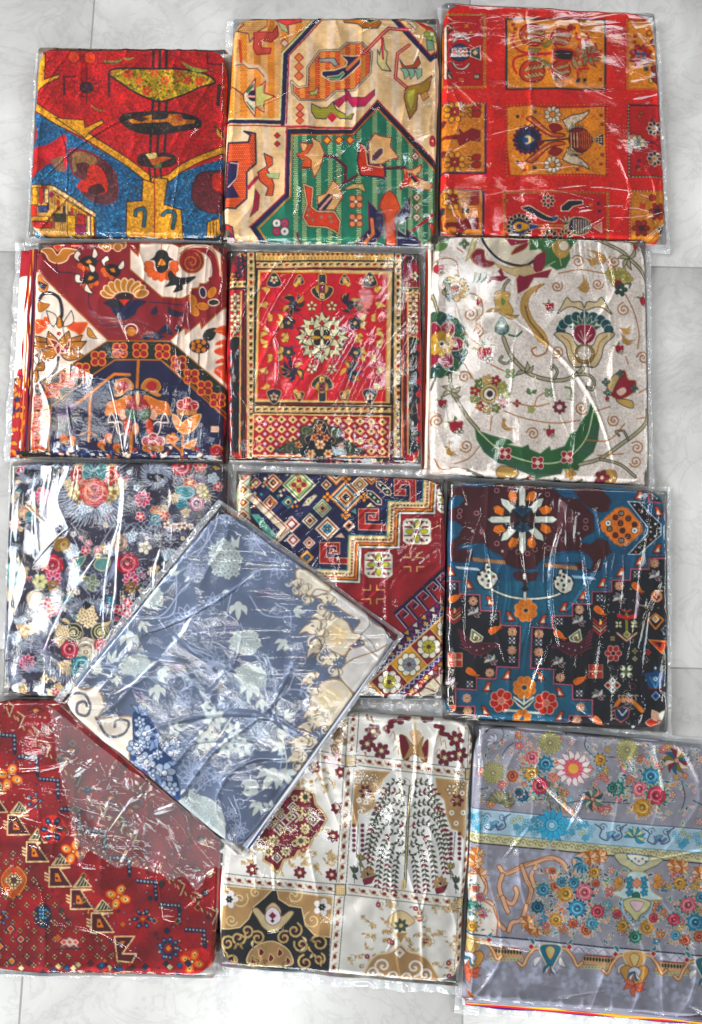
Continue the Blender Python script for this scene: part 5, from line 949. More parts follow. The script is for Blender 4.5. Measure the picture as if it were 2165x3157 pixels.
def cloth_teal_birds():
    s = Sheet(1600, 1750, '14607c', 9)
    K, M, T, O, W, PK = '11121f', '481820', '12587a', 'e8822c', 'e8ece0', 'b8606c'
    s.R(60, 50, 1560, 720, T)
    # maroon cloud shape
    s.P([(90, 70), (200, 100), (380, 100), (420, 60), (660, 60), (760, 120), (820, 180), (930, 190), (1020, 300), (1020, 400), (960, 430), (930, 470), (1000, 480), (1050, 440), (1110, 460), (1130, 530), (1080, 580), (1060, 650), (970, 660), (900, 630), (900, 580), (940, 560), (960, 560), (960, 530), (880, 520), (770, 530), (720, 560), (660, 600), (640, 640), (520, 640), (440, 600), (430, 560), (330, 500), (240, 520), (230, 580), (190, 600), (100, 590), (90, 470), (160, 420), (90, 380)], M, '1c3450', 6)
    s.P([(150, 90), (400, 70), (370, 105), (220, 110)], T); s.P([(90, 190), (150, 160), (190, 190), (150, 240), (90, 250)], T); s.P([(90, 330), (130, 330), (180, 370), (150, 420), (90, 400)], T); s.P([(170, 480), (300, 470), (440, 590), (240, 590), (240, 530), (200, 510), (140, 510)], T, '1c3450', 5); s.P([(710, 95), (860, 95), (980, 110), (940, 160), (810, 150)], T, '1c3450', 5)
    s.P([(860, 95), (960, 90), (1060, 110), (1130, 200), (1110, 270), (1050, 275), (960, 230), (900, 150)], M, '1c3450', 5)
    s.P([(780, 270), (850, 240), (920, 300), (880, 400), (780, 420)], '5c3038'); s.P([(740, 560), (870, 530), (980, 545), (1010, 590), (1000, 640), (960, 640), (950, 590), (920, 600), (880, 600), (760, 600)], '185e80', '1c3450', 5)
    for x, y in ((395, 135), (480, 130), (530, 110), (590, 110), (720, 160), (160, 265), (155, 300), (965, 330), (965, 375), (395, 475), (485, 500), (530, 530), (590, 540), (725, 505), (820, 230), (640, 515), (820, 450), (860, 325), (300, 400), (265, 280)): s.C(x, y, 14, None, 'b8848c', 4)
    for x, y in ((430, 100), (685, 120), (200, 220), (920, 285), (920, 410), (430, 525), (240, 395)): s.C(x, y, 8, 'c8b8c0')
    # star
    c = (558, 322)
    for i in range(8):
        s.at(*c, i * 45 - 90)
        if i % 2 == 0: s.P([(60, -42), (150, -38), (190, 0), (150, 38), (60, 42)], K); s.P([(70, -22), (195, -22), (225, 0), (195, 22), (70, 22)], W, K, 5)
        else: s.P([(70, -26), (160, -26), (200, 0), (150, 26), (60, 26)], W, K, 7); 
        s.home()
    for a in (-68, -112, -22, 22, 158, 202, 68, 112): s.at(*c, a); s.P([(120, -30), (180, -28), (205, 4), (180, 30), (130, 22)], O, K, 6); s.home()
    s.P([(c[0], 230), (490, 260), (480, 320), (490, 380), (c[0], 400), (630, 380), (640, 320), (620, 260)], K, M, 4)
    s.P([(485, 300), (548, 322), (485, 360)], M); s.P([(640, 290), (570, 322), (640, 350)], M); s.P([(500, 250), (558, 300), (620, 250), (558, 240)], '1c3c54', '2c5c7c', 4); s.P([(505, 385), (558, 340), (615, 385), (558, 405)], '1c3c54', '2c5c7c', 4)
    # ropes, pendants
    s.L([(240, 575), (445, 595)], 20, '6c3c24'); s.L([(700, 610), (910, 630)], 20, '6c3c24')
    for i in range(16): s.L([(245 + i * 13, 568 + i * 1.3), (252 + i * 13, 588 + i * 1.3)], 6, 'd8a878'); s.L([(705 + i * 13, 604 + i * 1.3), (712 + i * 13, 624 + i * 1.3)], 6, 'd8a878')
    for i in range(12): s.L([(135 + i * 12, 624 + i), (150 + i * 12, 636 + i)], 8, 'd0dce4')
    for i in range(11): s.L([(880 + i * 13, 682 + i), (895 + i * 13, 696 + i)], 8, 'a8c8dc')
    s.S([(300, 730), (380, 780), (500, 822), (640, 830), (760, 812), (830, 780)], 22, K); s.S([(300, 730), (380, 780), (500, 822), (640, 830), (760, 812), (830, 780)], 11, W)
    for px, lx in ((330, 0), (815, 1)):
        s.P([(px - 10, 600), (px + 14, 600), (px + 22, 640), (px + 65, 670), (px + 74, 700), (px + 60, 735), (px + 20, 770), (px - 10, 770), (px - 50, 735), (px - 66, 700), (px - 55, 665), (px - 16, 640)] if not lx else [(px - 22, 640), (px + 2, 640), (px + 12, 665), (px + 60, 690), (px + 75, 730), (px + 60, 780), (px + 20, 800), (px - 14, 790), (px - 50, 760), (px - 60, 700), (px - 30, 680)], W, K, 9)
        for i, (dx, dy) in enumerate(((8, 28), (-14, 52), (-45, 75), (45, 88), (12, 116), (-28, 108), (12, 60), (8, 144), (-2, 85))): s.C(px + dx - 2 * lx, 600 + 28 * lx + dy, 9, [K, 'a84c30'][i % 2], K, 3)
    s.B([(500, 670), (540, 650), (560, 660), (572, 600), (590, 660), (660, 660), (640, 710), (600, 720), (575, 760), (560, 720), (520, 710)], M, '1c3040', 4); s.C(572, 687, 10, W, None, ry=20); s.R(565, 780, 585, 850, W, K, 6); s.P([(550, 770), (575, 735), (600, 770), (575, 790)], K)
    s.flower(580, 905, 74, 8, O, 'f0b070', None, 5, 22, .36, .3, .9); s.C(580, 905, 18, K, 'f0b070', 5, 14); s.flower(572, 1400, 74, 8, O, 'f0b070', None, 5, 22, .36, .3, .9); s.C(572, 1400, 20, '144858', 'f0b070', 6, 18)
    # orange jewel
    s.P([(1060, 340), (1160, 250), (1200, 240), (1240, 252), (1330, 360), (1335, 400), (1230, 490), (1190, 492), (1150, 475), (1062, 380)], O, 'f0c89c', 5); s.L([(1060, 340), (1160, 250), (1200, 240), (1240, 252), (1330, 360), (1335, 400), (1230, 490), (1190, 492), (1150, 475), (1062, 380), (1060, 340)], 3, K)
    for x, y, f in ((1110, 345, W), (1120, 382, 'f0c8a0'), (1195, 282, K), (1240, 315, 'c86428'), (1280, 355, 'a83018'), (1280, 392, W), (1238, 430, 'c87838'), (1195, 456, K), (1158, 308, 'd03c1c'), (1157, 422, 'c83018'), (1190, 345, 'c86428'), (1203, 392, '7c2c20')): s.C(x, y, 20, K if f != W else W, None); s.C(x, y, 12 if f != W else 20, f if f != K else W, K, 4); s.C(x, y, 7, K)
    # chevron
    s.P([(1235, 205), (1310, 210), (1450, 350), (1450, 420), (1310, 545), (1240, 545), (1365, 410), (1365, 370)], K, 'c8dce8', 5); [s.C(x, y, 6, c2) for x, y, c2 in ((1280, 228, W), (1310, 260, 'c87030'), (1330, 268, W), (1360, 265, W), (1385, 370, W), (1385, 400, W), (1415, 350, W), (1440, 378, W), (1445, 400, W), (1412, 428, W), (1385, 450, O), (1350, 450, W), (1310, 500, W), (1290, 530, O))]
    # black stepped field right
    R = [(1370, 200), (1370, 80), (1540, 100), (1540, 215), (1480, 215)]
    s.P([(1500, 90), (1370, 110), (1372, 205), (1500, 220)], K, PK, 9)
    F = [(1500, 570), (1375, 570), (1375, 640), (1255, 640), (1250, 710), (1130, 710), (1130, 785), (1005, 785), (1005, 865), (880, 862), (880, 940), (750, 940), (748, 1018), (618, 1012), (610, 1275), (758, 1282), (758, 1375), (880, 1385), (880, 1475), (1008, 1480), (1005, 1582), (860, 1580), (850, 1700), (1540, 1720), (1560, 560)]
    s.P(F, K); s.L(F[:-2], 14, M); s.L(F[:-2], 6, 'c8788c')
    Lf = [(50, 715), (155, 718), (155, 800), (285, 805), (290, 905), (415, 910), (415, 1000), (545, 1005), (535, 1272), (395, 1265), (388, 1345), (265, 1340), (265, 1415), (130, 1408), (130, 1520), (255, 1520), (250, 1620), (60, 1620), (40, 700)]
    s.P(Lf, K); s.P([(150, 1420), (262, 1430), (262, 1520), (150, 1510)], T); s.L(Lf[:-2], 14, M); s.L(Lf[:-2], 6, 'c8788c')
    s.L([(1500, 480), (1490, 560), (1370, 565)], 8, M)
    # small repeat marks
    def pin(x, y): s.flower(x, y, 26, 4, W, K, None, 2, 45, .3, .2, .7); s.flower(x, y, 26, 4, '6c84b8', None, 'e8c8c0', 2, 0, .22, .2, .6)
    def dais(x, y): s.flower(x, y, 28, 8, 'c06c50', 'e8c8a8', '3c1c20', 3, 0, .3)
    def carrot(x, y, a): s.at(x, y, a); s.B([(-30, -14), (0, -18), (32, -6), (32, 8), (0, 18), (-30, 12)], 'e06c24', 'f0a060', 4); s.leaf(28, 0, 34, 10, 20, 'c83020'); s.leaf(28, 0, 34, 10, -20, 'd88840'); s.home()
    def leafs(x, y): [s.leaf(x, y, 44, 18, a, c2, 'c8c0b8', 2) for a, c2 in ((200, '5c1c34'), (240, '3c5c68'), (160, 'c8ccc8'), (0, '2c3c4c'), (40, '701c30'), (300, 'c8ccc8'))]
    def bird(x, y, f=1, c2='e07840'): s.at(x, y, 0, f, 1); s.P([(-34, 26), (0, -30), (26, -36), (12, 20), (30, 30)], 'c85c34', M, 7); s.P([(-14, 18), (6, -10), (12, 18)], W, None); s.L([(-4, 34), (-4, 46)], 4, 'c86040'); s.home()
    for x, y in ((110, 750), (375, 945), (490, 1098), (490, 1220), (222, 1378), (1410, 172), (1295, 672), (1055, 825), (795, 975), (660, 1110), (662, 1232), (922, 1437)): pin(x, y)
    for x, y in ((243, 845), (492, 1042), (490, 1160), (350, 1305), (203, 1468), (1410, 602), (1180, 748), (925, 900), (662, 1055), (662, 1172), (802, 1335), (932, 1525), (910, 1608), (208, 1550)): dais(x, y)
    for x, y, a in ((120, 828, -30), (375, 1030, -30), (230, 1300, 30), (1292, 755, 40), (1050, 905, 35), (790, 1058, 35), (920, 1355, -30), (1040, 1612, 40)): carrot(x, y, a)
    for x, y in ((250, 920), (355, 1225), (100, 1370), (1415, 685), (1180, 830), (920, 975), (790, 1240), (1045, 1450)): leafs(x, y)
    for x, y, f in ((100, 655, -1), (215, 740, -1), (350, 845, -1), (480, 945, -1), (1310, 165, 1), (1435, 270, -1), (1430, 510, 1), (1310, 590, 1), (1190, 660, 1), (1070, 730, 1), (945, 810, 1), (825, 885, 1), (690, 965, 1), (460, 1320, 1), (670, 1325, -1), (335, 1395, 1), (800, 1430, -1), (320, 1550, -1), (800, 1585, 1)): bird(x, y, f)
    # peacocks
    for x, f in ((265, 1), (895, -1)):
        s.at(x, 1120, 0, f, 1)
        s.P([(-120, -100), (-80, -60), (-60, -40), (-40, -20), (60, -5), (110, -5), (145, 10), (150, 25), (110, 20), (80, 50), (20, 75), (-40, 60), (-80, 20), (-95, -20)], '4c1c2c', '7c3848', 4); [s.L([(-100 - i * 2, -90 + i * 22), (-80 + i * 6, -66 + i * 22)], 4, '8c4858') for i in range(6)]
        s.P([(-40, -30), (-30, -95), (40, -45), (30, -20), (-20, -12)], '7c7c30', W, 5); s.P([(-22, -34), (-16, -72), (20, -42), (10, -24)], W); s.C(-2, -38, 11, 'a87838', K, 4); s.L([(-10, 75), (-14, 92)], 4, '8c5858'); s.L([(30, 72), (28, 90)], 4, '8c5858')
        for dx, dy in ((0, 40), (40, 30), (-40, 20), (80, 14)): s.C(dx, dy, 5, 'b8a0a8')
        s.home()
    def wheat(x, y, c2='d8846c'): [s.L([(x, y + 44 - i * 22), (x + sx * 42, y + 8 - i * 22)], 7, ['c8484c', 'e0b090', 'c86c5c'][i % 3]) for i in range(4) for sx in (-1, 1)]; s.leaf(x, y - 20, 40, 14, -90, 'e8c878')
    wheat(120, 945); wheat(1055, 1018)
    def tile(x, y): s.R(x - 48, y - 46, x + 48, y + 46, 'e8a890', K, 3); [s.R(x + dx * 24 - 16, y + dy * 24 - 16, x + dx * 24 + 16, y + dy * 24 + 16, 'c83820', K, 3) for dx in (-1, 1) for dy in (-1, 1)]; s.D(x, y, 15, 'e8b898', K, 3)
    tile(128, 1222); tile(1027, 1295)
    # symmetric charms right
    s.L([(1225, 930), (1228, 1070)], 16, '8c8c3c'); s.P([(1165, 920), (1225, 940), (1290, 925), (1290, 955), (1225, 965), (1165, 950)], 'c0403c', K, 4); s.L([(1195, 900), (1225, 915), (1255, 900)], 7, 'c85c50'); [s.flower(x, 995, 26, 4, 'd8d0a0', K, None, 3, 45) for x in (1175, 1275)]; s.L([(1165, 1050), (1225, 1100), (1290, 1050)], 10, 'e0b898'); s.D(1228, 1060, 22, '8c8c3c', 'e8dca8', 4)
    s.flower(1140, 1180, 54, 6, 'a83440', 'e0b8a8', K, 4, 0); s.flower(1225, 1298, 50, 4, W, '8c8c50', '6c8c3c', 3, 45, .38); [s.C(1225 + dx * 30, 1298 + dy * 28, 8, K) for dx in (-1, 1) for dy in (-1, 1)]
    for dx, dy, c2 in ((-30, 0, 'b83c34'), (30, 0, 'b83c34'), (0, -28, 'c8d0d8'), (0, 28, 'c8c8c8')): s.D(1135 + dx, 1385 + dy, 22, c2, W, 3); s.D(1135 + dx, 1385 + dy, 9, K)
    s.flower(1280, 1165, 20, 4, '8c8c50', None, None, 3); s.D(1280, 1215, 16, '8c8c60', 'b8b098', 3); s.C(1268, 1392, 18, None, '7c2430', 5); s.D(1480, 1030, 30, None, '8c94a0', 4); s.flower(1135, 1085, 18, 4, 'a88c60', None, None, 2, 45)
    s.C(1422, 815, 40, 'e0a078', K, 5); s.D(1422, 818, 26, K, None, 0); s.D(1422, 818, 14, 'c85c40'); s.L([(1410, 780), (1460, 778)], 8, 'e8c8b0')
    s.P([(1365, 965), (1415, 925), (1465, 965), (1415, 1025)], K, 'e8984c', 8); s.D(1415, 960, 22, 'e8984c', W, 5); s.P([(1372, 1095), (1495, 1105), (1455, 1180)], 'c83c28', 'e8a060', 7); s.P([(1410, 1108), (1460, 1112), (1445, 1145)], K); s.flower(1370, 1175, 18, 4, 'c83828')
    s.P([(1415, 1240), (1430, 1300), (1490, 1300), (1460, 1400), (1415, 1410), (1370, 1400), (1340, 1310), (1400, 1300)], '184c80', '14304c', 5); s.D(1415, 1275, 10, W); s.D(1415, 1345, 14, '4c9cc8', W, 3); [s.L([(1415, 1410), (1415 + d, 1330)], 4, '6cb0d8') for d in (-40, -20, 20, 40)]; s.L([(1370, 1405), (1470, 1410)], 6, '7c2438'); s.D(1418, 1455, 28, '1c5c98', 'c8dce8', 4); s.D(1418, 1455, 10, K)
    s.S([(1160, 1510), (1190, 1480), (1260, 1485), (1310, 1530), (1330, 1550)], 26, 'e08c44'); [s.S([(1180 + i * 28, 1480), (1175 + i * 28, 1450), (1195 + i * 28, 1455)], 6, 'c8b8a8') for i in range(5)]
    s.P([(1150, 1540), (1200, 1520), (1250, 1540), (1240, 1590), (1190, 1625), (1155, 1590)], '1c3c5c', 'c86c4c', 5); [s.S([(1150 - 4 * i, 1520 + i * 26), (1125, 1530 + i * 26), (1130, 1510 + i * 26)], 6, 'b8b0a8') for i in range(4)]; s.L([(1175, 1545), (1200, 1580), (1230, 1545)], 8, 'd8e0e8')
    for a, c2 in ((180, 'c8402c'), (0, 'c8402c'), (-120, 'e0b8a0'), (-60, W), (60, 'a82c24'), (120, 'a82c24')): s.leaf(1440 + 14 * math.cos(math.radians(a)), 1625 + 14 * math.sin(math.radians(a)), 78, 56, a, c2, 'e8c8b0', 4, 0)
    s.C(1440, 1625, 16, 'e0a090', K, 4)
    s.S([(1290, 840), (1310, 870), (1355, 875)], 5, 'c8b8b0'); [s.C(s.r.uniform(1050, 1490), s.r.uniform(720, 1620), 4, 'a8a8a0') for _ in range(40)]
    # tri-flower vase bottom
    for x, a in ((425, 0), (710, 0)): s.flower(x, 1485 + (x > 500) * 15, 76, 7, 'c42c2c', 'ecb8a0', 'd88878', 5, 10, .38, .3, .95)
    s.L([(570, 1455), (568, 1550)], 11, W); s.L([(450, 1545), (668, 1565)], 14, W)
    for k in range(3):
        for sx in (-1, 1): s.S([(568, 1540 - k * 16), (568 + sx * 34, 1510 - k * 14), (568 + sx * 62, 1475 - k * 6)], 12, W if k != 1 else '16344c')
    s.flower(560, 1600, 60, 8, O, 'f0b070', None, 5, 22, .36); s.B([(60, 1540), (100, 1515), (130, 1520), (110, 1570), (70, 1570)], 'e08060', 'f0b8a0', 4)
    s.mottle(.07, 9); return s

def cloth_blue_vine():
    s = Sheet(1600, 1720, '707c94', 10, 1.4)
    W, L, C, O, D = 'd8e0de', 'bcc8e2', 'f0e4d0', '5c6070', '1c3058'
    s.a *= (.93 + .16 * s.noise(160, 3))[..., None]
    def ln(p, w=3.5, c=L): s.S(p, w, c)
    def pale(x, y, r, n=5, a=0): s.burst(x, y, r, n, W, '8c9cb4', 1.5, .12, a, .55)
    def trefoil(x, y, r, a):
        for d in (-40, 0, 40): s.leaf(x, y, r * (1.15 if d == 0 else .95), r * .42, a + d, W, None, 2, d / 200)
        s.C(x, y, r * .28, W)
    def outl(x, y, r, n=10):
        s.burst(x, y, r, n, None, L, 2.6, .3, s.r.rand() * 90, .38); s.burst(x, y, r * .66, n, None, L, 2.2, .3, s.r.rand() * 90, .4); s.C(x, y, r * .25, None, L, 2.4)
    def cluster(x, y, rx, ry, a=0):
        s.at(x, y, a, 1, 1)
        for i in range(46):
            t = i * 2.4; q = math.sqrt((i + .5) / 46); s.flower(rx * q * math.cos(t), ry * q * math.sin(t), 17, 5, 'cfd8d4', '9aa8b4', None, 1.2, i * 31)
        s.home()
    # stems
    for p in ([(210, 790), (300, 800), (420, 830), (560, 830), (700, 800)], [(350, 570), (420, 580), (520, 560), (590, 470), (640, 420)], [(570, 330), (580, 440), (560, 560), (440, 580)], [(760, 120), (740, 200), (640, 340), (520, 420)], [(840, 460), (870, 420), (940, 370), (1000, 360)], [(820, 470), (800, 560), (790, 640)], [(900, 480), (960, 560), (1080, 570), (1150, 540)], [(820, 1240), (700, 1300), (620, 1400)], [(975, 740), (1010, 860), (1000, 1000), (960, 1060), (900, 1180)], [(1000, 950), (1060, 890), (1140, 900), (1160, 960)], [(660, 1040), (740, 1010), (860, 1060), (950, 1060)], [(560, 1080), (640, 1040), (720, 1010)], [(1050, 1060), (1040, 1180), (1010, 1280), (880, 1370)], [(810, 900), (760, 920), (790, 960), (820, 940)], [(600, 810), (620, 870), (590, 900), (640, 870), (650, 840)], [(730, 740), (640, 700), (580, 640)], [(220, 760), (300, 770), (400, 680)], [(830, 1350), (860, 1450), (840, 1540), (870, 1590)], [(1100, 800), (1080, 860), (1060, 900), (1000, 940)], [(640, 300), (700, 260), (720, 200)], [(480, 900), (400, 880), (300, 850)], [(860, 600), (900, 700), (940, 760)], [(960, 860), (1000, 980), (1080, 1050)]): ln(p, 4.5)
    for p in ([(650, 1040), (560, 1080)], [(820, 1010), (760, 1100), (700, 1150)], [(1010, 1280), (1060, 1220), (1040, 1090)], [(270, 740), (220, 800), (300, 830)], [(360, 580), (370, 680), (330, 740)]): ln(p, 6, W)
    for i in range(26):
        x, y, a = s.r.uniform(230, 1230), s.r.uniform(180, 1450), s.r.uniform(0, 6.28); ln([(x, y), (x + 50 * math.cos(a), y + 50 * math.sin(a)), (x + 90 * math.cos(a + .7), y + 90 * math.sin(a + .7)), (x + 110 * math.cos(a + 1.3), y + 110 * math.sin(a + 1.3))], 3.5)
    # pale solid flowers
    cluster(790, 320, 66, 80, -20); s.P([(820, 215), (838, 240), (856, 215), (850, 270), (820, 260)], W); cluster(400, 780, 62, 36, -10); cluster(905, 830, 66, 44, 20); cluster(470, 480, 40, 50, -30); cluster(880, 680, 60, 46)
    for x, y, r, a in ((850, 520, 60, 90), (375, 650, 64, 90), (497, 880, 56, 90), (905, 870, 66, 100), (245, 800, 44, 200), (300, 760, 44, -70), (320, 840, 32, 90), (510, 815, 54, 20), (1050, 680, 46, 130), (1100, 545, 40, 10), (430, 600, 42, 60), (1030, 1130, 44, 140), (1060, 1080, 44, 200), (950, 940, 42, 80), (1060, 1010, 44, -30), (640, 1330, 30, 40), (920, 1330, 60, -140), (900, 1290, 44, 120), (1000, 1250, 80, 120), (1050, 1250, 70, 60), (940, 1390, 50, 120), (700, 960, 40, 10), (640, 190, 44, 20), (560, 380, 40, -60)): trefoil(x, y, r, a)
    for x, y, r, n, a in ((745, 1015, 56, 7, 10), (710, 1105, 54, 7, 30), (830, 1065, 42, 6, 0), (800, 1140, 46, 6, 20), (870, 1140, 48, 6, 40), (575, 1060, 36, 5, 0), (985, 1400, 34, 5, 0), (840, 1100, 30, 5, 0)): pale(x, y, r, n, a)
    # outline flowers
    for x, y, r, n in ((750, 800, 74, 13), (915, 240, 44, 7), (1030, 350, 56, 9), (660, 380, 44, 7), (630, 590, 74, 12), (610, 930, 50, 8), (670, 1250, 84, 14), (1150, 970, 34, 6), (1080, 800, 34, 6), (920, 1030, 40, 6), (740, 500, 36, 6), (800, 140, 36, 8), (850, 1500, 46, 7), (760, 1270, 30, 6), (540, 760, 34, 6), (1080, 1080, 34, 6), (950, 1090, 30, 5), (560, 200, 40, 7), (820, 1430, 34, 6)): outl(x, y, r, n)
    for x, y in ((930, 385), (640, 860), (780, 960), (1150, 900), (560, 850), (1010, 540), (860, 1380), (700, 640)): s.spiral(x, y, 26, L, 3.5, 1.4, s.r.rand() * 360)
    for i in range(34): x, y = s.r.uniform(250, 1200), s.r.uniform(200, 1500); s.leaf(x, y, 34, 13, s.r.uniform(0, 360), W if i % 3 else None, L, 2)
    # cream scallops to the right
    E = 'a08c6c'
    def cream(pts, c=C): s.B(pts, c, '7c7470', 6); s.L(s.sm(pts, True), 2.5, 'd8a860', True)
    cream([(1110, 380), (1180, 370), (1260, 420), (1330, 470), (1400, 540), (1440, 600), (1560, 660), (1500, 760), (1400, 880), (1370, 870), (1320, 800), (1330, 720), (1400, 690), (1350, 640), (1380, 590), (1330, 560), (1260, 510), (1230, 470), (1180, 480), (1130, 440)], 'e4e0dc')
    cream([(1100, 370), (1170, 370), (1240, 420), (1250, 460), (1190, 450), (1160, 480), (1120, 440)], 'ece4d4')
    cream([(1210, 600), (1260, 570), (1320, 590), (1350, 640), (1390, 650), (1340, 700), (1310, 740), (1260, 720), (1220, 690), (1170, 690), (1210, 650)]); s.C(1280, 650, 44, 'f0d8b0')
    cream([(1170, 910), (1230, 850), (1300, 850), (1350, 920), (1310, 980), (1260, 1060), (1200, 1010), (1170, 960)]); s.C(1250, 930, 50, 'f4e4c0')
    cream([(1340, 760), (1450, 720), (1530, 680), (1450, 800), (1380, 900), (1340, 890), (1290, 820)], 'e8e4e0')
    s.S([(1380, 650), (1420, 610), (1415, 570)], 3, O); s.S([(1390, 650), (1430, 680), (1450, 720)], 3, O)
    def acanthus(x, y, a, k=1):
        s.at(x, y, a, k)
        for i, (u, v, l, w, t) in enumerate(((0, 0, 90, 34, 0), (-8, -16, 72, 28, -42), (-8, 16, 72, 28, 42), (-16, -24, 52, 22, -85), (-16, 24, 52, 22, 85))): s.leaf(u, v, l, w, t, 'f2e6d0', '8c8074', 4, .35 if v >= 0 else -.35)
        s.spiral(20, -34, 26, 'f2e6d0', 9, 1.2, 90, -1); s.spiral(20, 34, 26, 'f2e6d0', 9, 1.2, -90, 1); s.L([(0, 0), (60, 0)], 3, 'd8a860'); s.home()
    for q in ((1225, 600, 200, .8), (1195, 650, 180, .95), (1215, 720, 150, .85), (1270, 780, 170, .7), (1235, 520, 210, .7), (1190, 1000, 160, .7), (1170, 1075, 190, .8), (1130, 1150, 200, .8), (1230, 1040, 150, .7), (1110, 1200, 170, .6), (1180, 860, 170, .7), (1150, 470, 170, .6), (1110, 440, 190, .5)): acanthus(*q)
    for i in range(5): t = 60 + i * 60; s.C(1140 + 34 * math.cos(math.radians(t)), 1150 + 34 * math.sin(math.radians(t)), 24, None, 'e8dcc8', 5)
    # lower left cream scrolls
    cream([(60, 930), (110, 870), (180, 890), (230, 880), (265, 950), (240, 1010), (300, 1010), (390, 1010), (420, 1090), (380, 1140), (370, 1220), (330, 1230), (240, 1160), (150, 1090), (80, 1020)], 'f0e6d8')
    s.S([(190, 960), (180, 940), (150, 950), (150, 990), (190, 1000), (205, 960), (180, 910), (120, 910), (95, 970), (120, 1030), (180, 1060)], 13, '6c6c78'); s.S([(230, 1010), (280, 1090), (350, 1080), (370, 1030), (320, 1020), (310, 1050)], 12, '6c6c78'); s.S([(250, 880), (270, 940), (260, 990)], 6, '8c8c94')
    s.S([(100, 1040), (170, 1100), (260, 1120)], 4, 'c8985c')
    # dark blue bouquet
    s.B([(390, 990), (450, 1000), (520, 1080), (590, 1120), (560, 1200), (590, 1290), (590, 1380), (520, 1360), (430, 1280), (380, 1200), (390, 1120)], '34507c')
    for x, y, r in ((440, 1080, 44), (400, 1140, 36), (425, 1130, 30), (560, 1140, 40), (450, 1200, 44), (400, 1220, 30), (530, 1250, 50), (480, 1260, 30), (520, 1330, 50), (560, 1320, 34), (420, 1030, 28), (500, 1170, 26), (470, 1130, 24)): s.flower(x, y, r, 6, 'b4c4dc', D, 'e0e8f0', 4, s.r.rand() * 60)
    for a in range(0, 360, 40): s.leaf(500 + 40 * math.cos(a), 1200 + 110 * math.sin(a), 60, 20, a, '8ca4cc', D, 3)
    for i, a in enumerate((-130, -100, -70, -40)): s.leaf(420, 1000, 60, 20, a, '9cb0d0', D, 3)
    # lower pale peony
    s.B([(570, 1390), (650, 1350), (740, 1370), (790, 1450), (780, 1570), (700, 1500), (620, 1440)], 'd0d8d8'); cluster(680, 1420, 90, 56, 35)
    s.mottle(.03, 20); return s

